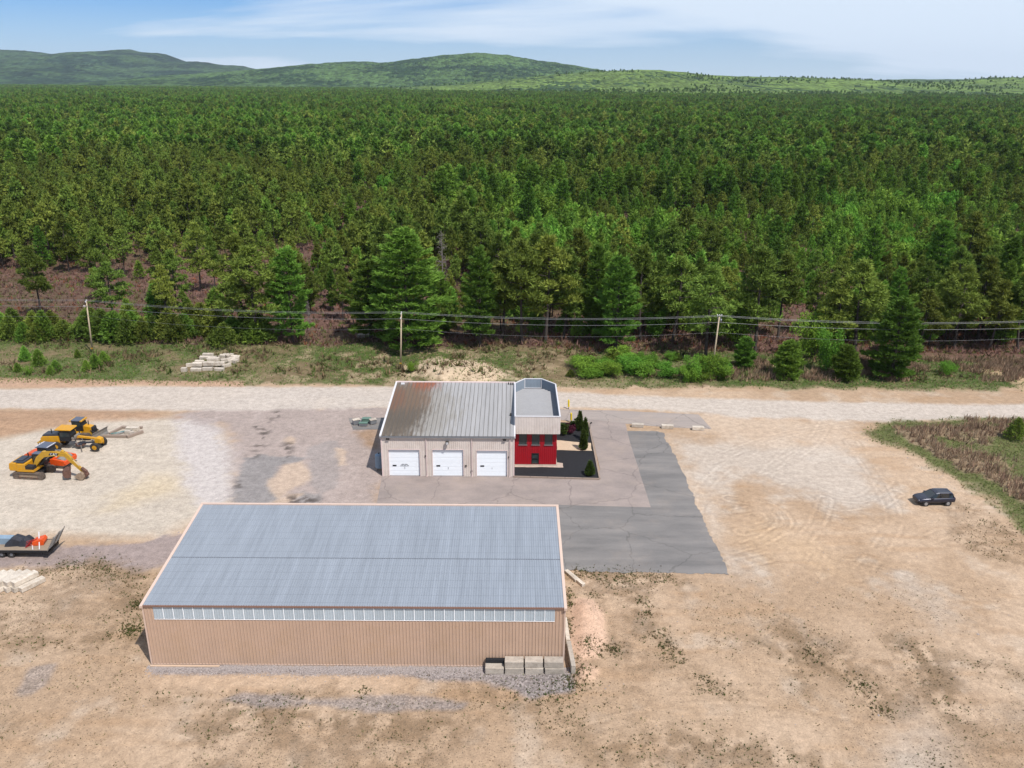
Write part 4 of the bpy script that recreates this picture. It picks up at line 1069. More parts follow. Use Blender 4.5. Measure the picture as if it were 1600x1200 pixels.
# ------------------------------------------------------------------ utility poles and wires
def pole(x, y, top, lab, style, lean=(0, 0)):
    z0 = hz(x, y) - .3
    t = empty('utility_pole', (x, y, z0)); h = top - z0
    t.rotation_euler = (lean[1], lean[0], 0)
    tag(t, lab, 'utility pole', 'utility poles along the verge')
    MB().cyl((0, 0, 0), (0, 0, h), .17, .12, 12).build('shaft', M['pole_wood'], t, smooth=True)
    if style == 'arm':
        MB().b2(-.1, .1, -1.1, .3, h - .95, h - .8).build('side_arm', M['wood_grey'], t)
        for y_, z_ in ((-1.05, h - .8), (.12, h + .0), (-.3, h - .15)):
            MB().cyl((0, y_, z_), (0, y_, z_ + .12), .1, .13, 8).cyl((0, y_, z_ + .12), (0, y_, z_ + .28), .13, .07, 8).build('insulator', M['white_trim'], t, smooth=True)
    else:
        MB().cyl((0, 0, h - .9), (-.42, 0, h + .25), .05, n=6).cyl((0, 0, h - .9), (.42, 0, h + .25), .05, n=6).cyl((-.42, 0, h + .22), (.42, 0, h + .22), .05, n=6).build('bracket', M['grey_metal'], t)
        for x_ in (-.4, .4, 0):
            MB().cyl((x_, 0, h + .2), (x_, 0, h + .45), .1, .08, 8).build('insulator', M['white_trim'], t, smooth=True)
        MB().cyl((.35, -.15, h - .9), (.35, -.15, h - .35), .16, n=10).build('fuse_box', M['grey_metal'], t, smooth=True)
    if style != 'plain':
        MB().b2(-.19, .19, -.19, -.16, 1.3, 1.55).build('tag_plate', M['yellow_old'], t)
    return Vector((x + h * math.sin(lean[0]), y, top))
p0 = pole(-147, 166, 10.9, 'utility pole beyond the left end of the picture', 'arm')
p1 = pole(*G(145, 552), 10.6, 'pale wooden utility pole at left among low green bushes', 'arm', (.045, 0))
p2 = pole(*G(626, 577), 10.9, 'wooden utility pole behind the garage left corner', 'arm', (.05, 0))
p3 = pole(*G(1112, 583), 10.9, 'wooden utility pole with V bracket at the bright green shrub', 'vee', (.04, 0))
p4 = pole(98, 145.5, 10.9, 'utility pole beyond the right end of the picture', 'vee')
def wire(a, b, sag, r, nm, lab):
    pts = []
    for i in range(25):
        t_ = i / 24; q = a.lerp(b, t_); q.z -= sag * 4 * t_ * (1 - t_); pts.append(q)
    m_ = MB()
    k = 5; secs = []
    d = (b - a).normalized(); u = d.cross(Vector((0, 0, 1))).normalized(); w = Vector((0, 0, 1))
    for q in pts: secs.append([tuple(q + (u * math.cos(2 * math.pi * j / k) + w * math.sin(2 * math.pi * j / k)) * r) for j in range(k)])
    m_.loft(secs)
    o = m_.build(nm, M['wire']); return tag(o, lab, 'power line', 'overhead wires between the poles')
span_names = ['left of the leftmost pole', 'between the left pole and the middle pole', 'between the middle pole and the right pole', 'right of the right-hand pole']
for si, (a, b_) in enumerate(((p0, p1), (p1, p2), (p2, p3), (p3, p4))):
    for k_, (dy, dz, sg, r, w_) in enumerate(((-.12, .12, .95, .019, 'front of the paired top wires'), (.12, .26, .92, .019, 'back of the paired top wires'), (-1.05, -.75, .9, .019, 'pale lower wire'), (-.1, -2.9, 1.2, .010, 'thin lowest wire'))):
        wire(a + Vector((0, dy, dz)), b_ + Vector((0, dy, dz)), sg, r, 'power_line', '%s %s' % (w_, span_names[si]))

# ------------------------------------------------------------------ concrete blocks and stones
def block_mesh(name, d, m, seed=0, notch=True):
    "cast block: bevelled edges, slightly uneven faces, lifting-loop pocket"
    rr = random.Random(seed)
    b = MB().b2(-d[0] / 2, d[0] / 2, -d[1] / 2, d[1] / 2, 0, d[2])
    me = b.me(name, m, False, .045)
    for v in me.vertices:
        v.co += Vector((rr.uniform(-.02, .02), rr.uniform(-.02, .02), rr.uniform(-.015, .015)))
    return me
def block(loc, d, rz, lab, m='concrete', group=None, name='concrete_block', seed=0, tilt=0.0):
    o = link(name, block_mesh(name, d, M[m], seed), None, loc, (tilt, tilt * .6, rz))
    return tag(o, lab, 'concrete block' if name == 'concrete_block' else 'stone block', group)
gb = 'concrete blocks stacked at the shed corner'
by = SY - .62
z1_ = .0
cols_px = [(758, 787.5), (788.5, 818.5), (820, 849), (850.5, 881)]
nm4 = ['leftmost', 'second from left', 'third from left', 'rightmost']
for i, (a, b_) in enumerate(cols_px):
    xa_, xb_2 = G(a, 1047)[0], G(b_, 1047)[0]
    w_ = xb_2 - xa_ - .05
    block(((xa_ + xb_2) / 2, by - .10, z1_), (w_, .85, .64), .01 * (i % 2), 'grey concrete block at the shed corner, %s of the bottom row' % nm4[i], 'concrete', gb, seed=i)
    if i > 0:
        block(((xa_ + xb_2) / 2 - .02 * i, by - .02, z1_ + .65), (w_ - .02, .85, .66), -.012 * (i % 2), 'grey concrete block at the shed corner, %s of the top row' % ['', 'leftmost', 'middle', 'rightmost'][i], 'concrete', gb, seed=10 + i)
kb = MB().b2(-.9, .9, -.16, .16, 0, .42).build('rubble_pile', M['mulch'], None, (G(774, 1040)[0], SY - .28, .65), bevel=.08)
tag(kb, 'dark scrap heap lying on the leftmost concrete block at the shed corner', 'scrap')
block((SX + SL + .75, SY + .75, 0), (.42, 3.6, .95), .06, 'long grey concrete slab leaning by the shed right end wall, nearer one', 'concrete', None, seed=31)
block((SX + SL + .55, SY + 4.6, 0), (.40, 3.6, .85), .03, 'long pale concrete slab by the shed right end wall, farther one', 'pale_stone', None, seed=32)
for q, (px, py, L_, a_) in enumerate(((892.5, 901, 2.2, -1.06), (898.5, 905, 3.2, -1.02))):
    x, y = G(px, py)
    block((x, y, hz(x, y)), (L_, .42, .34), a_, 'pale granite kerb piece in the weeds by the shed, %s one' % ('shorter' if q == 0 else 'longer'), 'pale_stone', None, 'granite_kerb', seed=40 + q)
# kerb pieces on the strip between the paved lots
for q, (px, py, mm) in enumerate(((996, 667, 'wood_grey'), (1042.5, 669, 'pale_stone'), (1090.5, 671.5, 'pale_stone'))):
    x, y = G(px, py)
    block((x, y, .0), (1.85, .62, .55), -.08, 'low concrete block on the strip above the asphalt lot, %s' % ('brownish one at left', 'pale middle one', 'pale one at right')[q], 'concrete' if q == 0 else 'pale_stone', 'blocks between the paved lots', seed=50 + q)
# stacked blocks at the lower left edge
gl = 'long pale blocks stacked at the lower left edge'
ordn = ['first', 'second', 'third', 'fourth', 'fifth', 'sixth', 'seventh']
a_st = 1.02
for i in range(6):
    px = 47 - i * 11.6
    x, y = G(px, 916)
    block((x + .25, y, 0), (2.6, .72, .52), a_st, 'long pale block, %s from the right in the bottom layer at the lower left edge' % ordn[i], 'pale_stone', gl, 'stone_block', seed=60 + i)
for i in range(5):
    px = 39.5 - i * 12.2
    x, y = G(px, 914)
    block((x + .1, y + .1 * (i % 2), .535), (2.6 + .1 * (i % 3), .78, .56), a_st + .03 * (i % 2), 'long pale block, %s from the right in the top layer at the lower left edge' % ordn[i], 'pale_stone', gl, 'stone_block', seed=70 + i)
# heap of blocks on the grass verge
gv = 'pale blocks heaped on the grass verge'
heap = [  # px, py of the base centre, length, yaw, z, wording
 (288, 580, 1.0, .0, 0, 'small square one standing apart at the left'), (306.5, 578.5, 2.0, .05, 0, 'left end of the front row'), (325, 578, 1.9, -.05, 0, 'second from left in the front row'), (342, 578.5, 2.0, -.1, 0, 'third from left in the front row'), (354, 573, 1.7, .9, 0, 'right end of the front row'),
 (299, 571, 1.8, .2, 0, 'left end of the second row'), (309, 574, 1.7, .1, .5, 'lying on the left of the front row'), (327, 573, 2.1, -.05, .45, 'lying on the middle of the front row'), (344, 572.5, 1.8, .05, .45, 'lying on the right of the front row'),
 (312, 567, 1.7, .1, 0, 'second from left in the second row'), (334, 566, 2.3, .0, .3, 'long one in the middle of the heap'), (353, 567, 1.8, .5, .25, 'right of the middle of the heap'), (362, 566, 1.7, .8, 0, 'right flank of the heap'),
 (340, 561, 2.6, .0, 0, 'long one in the third row'), (352, 561, 1.9, .02, .3, 'third row, right of the long one'), (366, 562.5, 1.9, .4, 0, 'far right of the third row'), (369, 567, 1.2, 1.2, 0, 'small one at the right edge'),
 (321, 560.5, 2.1, .0, 0, 'raised one at the back left'), (325.5, 556.5, 2.1, -.05, 0, 'rearmost one at the back left'), (357, 556.5, 2.0, -.1, 0, 'rearmost one at the back right'), (366, 559.5, 2.2, -.03, 0, 'thin one at the back right')]
for q, (px, py, L_, a_, z_, w_) in enumerate(heap):
    x, y = G(px, py)
    block((x, y, hz(x, y) - .12 + z_), (L_, .75 if q else .7, .66 if q else .9), a_, 'pale block in the heap on the verge, %s' % w_, 'pale_stone', gv, 'stone_block', seed=90 + q, tilt=.06 * math.sin(q * 2.3))
for q, (px, py) in enumerate(((568, 528), (588, 528), (606, 529))):
    x, y = G(px, py)
    block((x, y, hz(x, y)), (2.4, .8, .75), 0, 'grey block in the shade under the big pine, %s' % ('left one', 'middle one', 'right one')[q], 'concrete', 'blocks under the big pine', seed=130 + q)

# ------------------------------------------------------------------ dark sport utility vehicle
def suv(loc, rz):
    t = empty('parked_car', loc, rz); tag(t, 'dark blue-grey sport utility car parked on the sand at right', 'car')
    st = [  # x, half width at sill / waist / shoulder, z sill, waist, shoulder
        (-2.38, .70, .80, .74, .48, .78, 1.00), (-2.30, .84, .90, .84, .40, .76, 1.06), (-1.9, .90, .95, .90, .34, .74, 1.08), (-.9, .90, .96, .92, .32, .74, 1.06), (.6, .90, .96, .92, .32, .74, 1.04),
        (1.2, .90, .95, .88, .34, .74, 1.02), (1.9, .88, .93, .82, .36, .72, .98), (2.25, .80, .88, .74, .42, .70, .90), (2.40, .68, .76, .64, .48, .68, .82)]
    secs = [[(x, -a, z0), (x, -b_, z1), (x, -c, z2), (x, -c * .8, z2 + .035), (x, c * .8, z2 + .035), (x, c, z2), (x, b_, z1), (x, a, z0)] for x, a, b_, c, z0, z1, z2 in st]
    secs = [secs[0]] + secs + [secs[-1]]
    def sub2(o, k=2):
        md = o.modifiers.new('smooth', 'SUBSURF'); md.levels = k; md.render_levels = k; o.data.polygons.foreach_set('use_smooth', np.ones(len(o.data.polygons), bool)); return o
    ends = [[(p[0] * 1.004, p[1] * .96, p[2] * .96 + .03) for p in secs[0]]] + secs[1:-1] + [[(p[0] * 1.004, p[1] * .96, p[2] * .96 + .03) for p in secs[-1]]]
    sub2(MB().loft([[(p[0] * 1.02, p[1] * 1.06, .66 + (p[2] - .66) * 1.14) for p in q] for q in ends]).build('body', M['car_paint'], t))
    cs = [(-2.22, .80, .80, 1.05, 1.12), (-1.95, .84, .68, 1.06, 1.62), (-1.5, .86, .70, 1.06, 1.71), (-.2, .87, .72, 1.05, 1.74), (.25, .87, .70, 1.04, 1.66), (1.15, .84, .78, 1.02, 1.08)]
    MB().loft([[(x, -a, z0), (x, -b_, z1), (x, b_, z1), (x, a, z0)] for x, a, b_, z0, z1 in cs]).build('greenhouse', M['car_glass'], t)
    MB().loft([[(x, -b_ - .02, z1 - .06), (x, -b_ + .06, z1 + .03), (x, b_ - .06, z1 + .03), (x, b_ + .02, z1 - .06)] for x, b_, z1 in ((-2.08, .69, 1.58), (-2.0, .72, 1.64), (-1.5, .74, 1.74), (-.2, .75, 1.77), (.2, .73, 1.70), (.28, .70, 1.66))]).build('roof', M['car_paint'], t, smooth=False, bevel=.02)
    for s_ in (-1, 1):
        for (xa_, za_, xb_, zb_) in ((.22, 1.68, 1.12, 1.06), (-.35, 1.73, -.42, 1.06), (-1.55, 1.70, -1.5, 1.06), (-2.0, 1.60, -2.2, 1.06)):
            MB().cyl((xa_, s_ * .715, za_), (xb_, s_ * .87, zb_), .045, n=6).build('pillar', M['car_paint'], t)
        MB().cyl((-1.9, s_ * .56, 1.78), (.0, s_ * .56, 1.80), .025, n=6).build('roof_rail', M['grey_metal'], t)
        MB().b2(-1.9, 1.0, s_ * .88 - .02, s_ * .88 + .02, 1.055, 1.085).build('window_trim', M['rim'], t)
        MB().b2(.62, .86, s_ * 1.05 - .11, s_ * 1.05 + .11, 1.06, 1.22).build('mirror', M['car_paint'], t)
        MB().box((2.32, s_ * .62, .80), (.14, .34, .14)).build('headlight', M['lamp_glass'], t)
        MB().box((-2.36, s_ * .68, .98), (.10, .26, .16)).build('tail_light', M['red_lens'], t)
        for x in (-1.45, 1.46):
            MB().cyl((x, s_ * .80, .40), (x, s_ * .945, .40), .46, n=20).build('wheel_arch', M['black'], t)
            w = MB().ring((x, s_ * .86, .37), (0, 1, 0), .37, .23, .25, 20).build('wheel', M['rubber'], t)
            MB().cyl((x, s_ * .955, .37), (x, s_ * .985, .37), .245, .20, n=16).build('rim', M['rim'], w)
        for x in (.05, -1.0):
            MB().b2(x, x + .2, s_ * .965 - .012, s_ * .965 + .012, .90, .94).build('door_handle', M['rim'], t)
    MB().b2(2.385, 2.43, -.46, .46, .60, .78).build('grille', M['black'], t)
    MB().b2(2.30, 2.42, -.70, .70, .42, .55).build('front_bumper', M['black'], t)
    MB().b2(2.425, 2.44, -.26, .26, .48, .60).build('number_plate', M['white_letter'], t)
    MB().b2(-2.42, -2.30, -.75, .75, .42, .60).build('rear_bumper', M['black'], t)
    return t
cx_, cy_ = G(1457.5, 785.5)
suv((cx_, cy_, -.02), math.pi + .05)

# ------------------------------------------------------------------ construction machines (forward is +x)
def crawler(t, y, L, h, w, nm='track'):
    "track belt with shoes, wheels inside"
    r = h / 2; pts = []
    for i in range(9):
        a = -math.pi / 2 + math.pi * i / 8; pts.append((L / 2 - r + r * math.cos(a), r + r * math.sin(a)))
    for i in range(9):
        a = math.pi / 2 + math.pi * i / 8; pts.append((-L / 2 + r + r * math.cos(a), r + r * math.sin(a)))
    inner = [((p[0]) * (1 - .09 * 2 / L), r + (p[1] - r) * (1 - .18 / h * 1.6)) for p in pts]
    n = len(pts); V = []; F_ = []
    for yy in (y - w / 2, y + w / 2):
        V += [(p[0], yy, p[1]) for p in pts] + [(p[0], yy, p[1]) for p in inner]
    for i in range(n):
        j = (i + 1) % n
        F_ += [(i, j, 2 * n + j, 2 * n + i), (n + i, 3 * n + i, 3 * n + j, n + j), (i, n + i, n + j, j), (2 * n + i, 2 * n + j, 3 * n + j, 3 * n + i)]
    tr = MB().add(V, F_)
    k = int(2 * L / .19)
    for i in range(k):                                    # grouser bars
        s_ = i / k * n; a = int(s_); f = s_ - a
        p, q = pts[a % n], pts[(a + 1) % n]
        x, z = p[0] + (q[0] - p[0]) * f, p[1] + (q[1] - p[1]) * f
        cxr = x * 1.012; czr = r + (z - r) * 1.05
        tr.box((cxr, y, czr), (.06, w, .06))
    o = tr.build(nm, M['steel_dirty'], t)
    MB().b2(-L / 2 + r, L / 2 - r, y - w * .3, y + w * .3, r * .55, r * 1.45).build('track_frame', M['bucket_steel'], o)
    for x in (-L / 2 + r, L / 2 - r):
        MB().cyl((x, y - w * .42, r), (x, y + w * .42, r), r * .72, n=14).build('sprocket', M['steel_dirty'], o)
    for i in range(4):
        x = -L / 2 + r + (L - 2 * r) * (i + .5) / 4
        MB().cyl((x, y - w * .44, .2), (x, y + w * .44, .2), .13, n=10).build('roller', M['rust_steel'], o)
    return o
def ram(t, a, b, r=.07, m='rim'):
    a, b = Vector(a), Vector(b)
    o = MB().cyl(a, a.lerp(b, .6), r, n=8).build('hydraulic_cylinder', M['yellow_old'] if m == 'y' else M['black'], t)
    MB().cyl(a.lerp(b, .58), b, r * .6, n=8).build('rod', M[m if m != 'y' else 'rim'], o)
def bucket_mesh(w=1.1, m='bucket_steel', nm='bucket'):
    "curved digging bucket, opening towards -x, hung from the origin"
    prof = [(-.05, .0), (.35, -.10), (.62, -.42), (.62, -.85), (.30, -1.12), (-.30, -1.15), (-.52, -1.05)]
    th = .05
    inn = [(-.05, -.06), (.31, -.16), (.55, -.45), (.55, -.82), (.27, -1.06), (-.30, -1.09), (-.50, -1.0)]
    n = len(prof); b = MB(); V = []
    for yy in (-w / 2, w / 2): V += [(p[0], yy, p[1]) for p in prof] + [(p[0], yy, p[1]) for p in inn]
    F_ = []
    for i in range(n - 1):
        F_ += [(i, i + 1, 2 * n + i + 1, 2 * n + i), (n + i, 3 * n + i, 3 * n + i + 1, n + i + 1)]
    b.add(V, F_)
    for s_ in (-1, 1): b.prism(prof + [(-.45, -.6)], s_ * w / 2 - .03, s_ * w / 2 + .03)
    for k in range(5):
        y = -w / 2 + .08 + (w - .16) * k / 4
        b.box((-.60, y, -1.10), (.26, .09, .07))
    return b.me(nm, M[m])

def excavator(loc, rz):
    t = empty('excavator', loc, rz); tag(t, 'yellow tracked excavator with its bucket resting on the ground, nearest machine', 'excavator')
    crawler(t, -1.15, 4.3, .95, .6); crawler(t, 1.15, 4.3, .95, .6)
    MB().b2(-1.2, 1.2, -.85, .85, .45, .85).cyl((0, 0, .8), (0, 0, 1.05), .75, n=16).build('carbody', M['black'], t)
    hp = [(-2.55, 1.12), (-2.62, 1.5), (-2.5, 2.2), (-2.25, 2.28), (-1.55, 2.28), (-1.5, 1.12)]
    MB().prism(hp, -1.3, 1.3).build('counterweight', M['yellow'], t, bevel=.08)
    MB().b2(-1.5, .95, -1.32, 1.32, 1.08, 1.42).build('deck', M['yellow'], t)
    MB().b2(-1.5, -.25, -1.28, 1.28, 1.42, 2.15).build('engine_housing', M['yellow'], t, bevel=.05)
    MB().b2(-2.1, -.55, -1.05, 1.1, 2.16, 2.36).b2(-1.75, -.9, -.7, .75, 2.36, 2.5).build('engine_hood', M['hood_dark'], t, bevel=.05)
    MB().cyl((-1.0, .75, 2.3), (-1.0, .75, 2.95), .08, n=8).build('exhaust', M['black'], t)
    MB().b2(-.25, .9, -1.28, -.55, 1.42, 1.9).build('tool_box', M['black'], t)
    cabp = [(-.25, 1.35), (-.25, 2.85), (-.05, 2.95), (1.05, 2.95), (1.35, 2.1), (1.35, 1.35)]
    cb = MB().prism(cabp, .35, 1.30).build('cab', M['cab_dark'], t, bevel=.04)
    MB().prism([(-.1, 2.0), (-.1, 2.75), (.95, 2.78), (1.2, 2.05)], .33, 1.32).build('side_window', M['dark_glass'], cb)
    MB().b2(-.22, 1.0, .40, 1.25, 2.955, 3.0).build('cab_roof', M['cab_roof_grey'], cb)
    # boom, stick and bucket in the x-z plane
    B0, B1, B2 = (.65, 1.75), (2.0, 4.05), (5.35, 4.15)
    def arm(pts, ws, y0, y1, nm, m):
        n = len(pts); up, dn = [], []
        for i, p in enumerate(pts):
            a = Vector(pts[max(0, i - 1)]); b_ = Vector(pts[min(n - 1, i + 1)]); d = (b_ - a).normalized(); nn = Vector((-d.y, d.x))
            up.append(tuple(Vector(p) + nn * ws[i])); dn.append(tuple(Vector(p) - nn * ws[i]))
        return MB().prism(up + dn[::-1], y0, y1).build(nm, m, t)
    bo = arm([B0, (1.35, 2.75), (2.15, 3.45), (3.6, 3.62), (5.3, 3.5)], [.22, .34, .40, .34, .22], -.58, -.10, 'boom', M['yellow_old'])
    tm = text_mesh('CAT', .52, M['white_letter'])
    MB().prism([(3.0, 3.43), (3.3, 3.79), (4.5, 3.71), (4.25, 3.39)], -.605, -.584).build('logo_patch', M['black'], bo)
    link('logo_lettering', tm, bo, (3.75, -.615, 3.39), (math.pi / 2, .04, 0))
    MB().prism([(3.58, 3.37), (3.92, 3.37), (3.75, 3.53)], -.622, -.618).build('logo_triangle', M['yellow_bright'], bo)
    S0, S1 = (4.95, 4.35), (7.55, .95)
    arm([(4.75, 4.05), (5.3, 3.5), (6.3, 2.35), S1], [.16, .30, .22, .13], -.52, -.16, 'stick', M['yellow_old'])
    ram(t, (1.3, -.34, 1.75), (3.0, -.34, 3.25), .10); ram(t, (2.6, -.34, 4.0), (4.75, -.34, 4.15), .09); ram(t, (5.1, -.34, 3.95), (6.95, -.34, 1.95), .085)
    bk = link('bucket', bucket_mesh(1.15), t, (7.35, -.34, 1.18), (0, .45, 0))
    MB().prism([(7.1, 1.5), (7.3, 1.75), (7.95, 1.2), (7.8, .8), (7.4, .8)], -.52, -.16).build('bucket_linkage', M['rust_steel'], t)
    MB().cyl((7.75, -.6, .7), (7.75, -.08, .7), .3, n=12).build('coupler', M['rust_steel'], t)
    for y in (.36, 1.29):
        MB().cyl((1.4, y, 1.4), (1.4, y, 2.3), .025, n=6).build('handrail', M['black'], t)
    return t
ex, ey = G(50, 746)
excavator((ex, ey + .8, -.02), -.10)
for q, (px, py, rz_, rot_, lab) in enumerate(((108.5, 748, .5, 2.75, 'loose rusty excavator bucket lying mouth up beside the excavator bucket'),)):
    x, y = G(px, py)
    o = link('spare_bucket', bucket_mesh(1.25, 'rust_steel', 'spare_bucket'), None, (x + .1, y + .2, .35), (0, rot_, rz_)); tag(o, lab, 'bucket')

def roller(loc, rz):
    t = empty('road_roller', loc, rz); tag(t, 'orange single-drum road roller parked behind the excavator', 'road roller')
    hood = [(-3.1, .95), (-3.2, 1.3), (-2.95, 1.62), (-2.2, 1.92), (-1.0, 2.05), (-.9, .95)]
    MB().prism(hood, -.95, .95).build('engine_hood', M['orange'], t, bevel=.1)
    MB().b2(-2.9, .9, -.85, .85, .7, .98).build('chassis', M['orange'], t)
    for y in (-.75, .75):
        w = MB().ring((-2.0, y, .78), (0, 1, 0), .78, .4, .55, 22).build('tyre', M['rubber'], t)
        MB().cyl((-2.0, y - .2, .78), (-2.0, y + .2, .78), .4, n=14).build('rim', M['orange'], w)
    MB().b2(-.95, .9, -.95, .95, .98, 1.3).build('platform', M['black'], t)
    cb = MB().prism([(-.8, 1.3), (-.8, 2.85), (.75, 2.85), (.95, 1.9), (.95, 1.3)], -.8, .8).build('cab', M['cab_dark'], t)
    MB().prism([(-.65, 1.95), (-.65, 2.7), (.62, 2.7), (.82, 1.95)], -.83, .83).build('side_window', M['dark_glass'], cb)
    MB().b2(-.95, .95, -.95, .95, 2.86, 3.0).build('cab_roof', M['cab_roof_grey'], cb, bevel=.04)
    for x in (-.93, .80): MB().b2(x, x + .14, -.9, .9, 3.002, 3.02).build('roof_edge', M['white_trim'], cb)
    MB().cyl((.9, 0, .8), (1.35, 0, .8), .32, n=10).build('pivot', M['black'], t)
    fr = MB().b2(1.25, 1.6, -1.2, 1.2, .6, 1.35).b2(3.25, 3.55, -1.2, 1.2, .6, 1.2)
    fr.build('drum_frame', M['orange'], t, bevel=.06)
    for s_ in (-1, 1):
        MB().prism([(1.3, .55), (1.3, 1.45), (1.7, 1.5), (3.4, 1.3), (3.55, .9), (3.3, .55)], s_ * 1.2 - .14, s_ * 1.2 + .14).build('frame_side', M['orange'], t, bevel=.04)
    MB().b2(1.5, 1.95, -1.05, 1.05, 1.3, 1.55).build('frame_bridge', M['orange'], t, bevel=.05)
    MB().cyl((2.45, -1.04, .76), (2.45, 1.04, .76), .76, n=28).build('drum', M['blade_grey'], t, smooth=False)
    for y in (-.6, .6): MB().cyl((1.8, y, 1.55), (1.8, y, 1.75), .1, n=8).build('headlight', M['lamp_glass'], t)
    return t
rx, ry = G(84, 722)
roller((rx - .3, ry - .6, -.02), -.16)

def grader(loc, rz):
    t = empty('motor_grader', loc, rz); tag(t, 'yellow motor grader with long frame, dark hood and yellow cab roof', 'grader')
    MB().prism([(-4.1, 1.05), (-4.2, 1.7), (-3.9, 2.05), (-1.5, 2.15), (-1.4, 1.0)], -.78, .78).build('engine_housing', M['yellow'], t, bevel=.06)
    MB().prism([(-3.95, 2.05), (-3.7, 2.35), (-1.5, 2.5), (-1.45, 2.15)], -.70, .70).build('engine_hood', M['hood_dark'], t, bevel=.05)
    MB().cyl((-2.6, -.3, 2.4), (-2.6, -.3, 3.1), .07, n=8).build('exhaust', M['black'], t)
    MB().prism([(-4.9, .85), (-4.9, 1.0), (-4.1, 1.5), (-4.1, 1.1)], -.6, .6).build('ripper', M['yellow_old'], t)
    for k in (-.5, 0, .5): MB().cyl((-4.85, k, .35), (-4.8, k, 1.0), .06, n=6).build('ripper_tooth', M['rust_steel'], t)
    for x in (-3.3, -1.75):
        for y in (-1.05, 1.05):
            w = MB().ring((x, y, .68), (0, 1, 0), .68, .33, .4, 20).build('tyre', M['rubber'], t)
            MB().cyl((x, y - .14, .68), (x, y + .14, .68), .34, n=14).build('rim', M['yellow'], w)
    cb = MB().prism([(-1.3, 1.35), (-1.25, 3.1), (.15, 3.1), (.45, 2.2), (.2, 1.35)], -.75, .75).build('cab', M['cab_dark'], t)
    MB().prism([(-1.1, 2.0), (-1.1, 2.95), (.05, 2.95), (.3, 2.2), (.2, 2.0)], -.78, .78).build('side_window', M['dark_glass'], cb)
    MB().prism([(-1.7, 3.1), (-1.7, 3.28), (.5, 3.24), (.62, 3.1)], -.98, .98).build('cab_roof', M['yellow'], cb, bevel=.04)
    MB().prism([(.0, 1.45), (.2, 1.75), (1.2, 1.98), (3.7, 1.72), (3.7, 1.48), (1.2, 1.72), (.4, 1.35)], -.17, .17).build('main_frame', M['yellow'], t)
    MB().b2(.6, 1.0, -.95, .95, 1.75, 2.05).build('lift_arm', M['blade_grey'], t)
    for y in (-.85, .85): ram(t, (.8, y, 2.45), (1.25, y * .8, .75), .07)
    MB().prism([(1.2, .75), (1.2, .95), (3.9, 1.15), (3.9, .95)], -.14, .14).prism([(.9, .62), (.9, .78), (1.7, .95), (1.7, .75)], -.6, .6).build('drawbar', M['hood_dark'], t)
    MB().cyl((1.25, 0, .55), (1.25, 0, .75), .72, n=20).build('turning_circle', M['rust_steel'], t)
    MB().box((1.25, 0, .42), (.12, 3.5, .62), Matrix.Rotation(.55, 3, 'Z')).build('blade', M['blade_grey'], t)
    MB().prism([(3.65, 1.0), (3.6, 1.7), (4.0, 1.85), (4.6, 1.65), (4.65, 1.0)], -.42, .42).build('front_housing', M['yellow'], t, bevel=.06)
    MB().b2(3.75, 4.1, -1.15, 1.15, .55, .8).build('front_axle', M['hood_dark'], t)
    for y in (-1.12, 1.12):
        w = MB().ring((3.95, y, .68), (0, 1, 0), .68, .36, .38, 22).build('tyre', M['rubber'], t)
        MB().cyl((3.95, y - .15, .68), (3.95, y + .15, .68), .37, n=16).build('rim', M['yellow'], w)
        MB().cyl((3.95, y - .2, .68), (3.95, y + .2, .68), .12, n=10).build('hub', M['yellow_old'], w)
    return t
gx_, gy_ = G(153, 703)
grader((gx_ - 4.0, gy_ + .75, -.02), -.04)

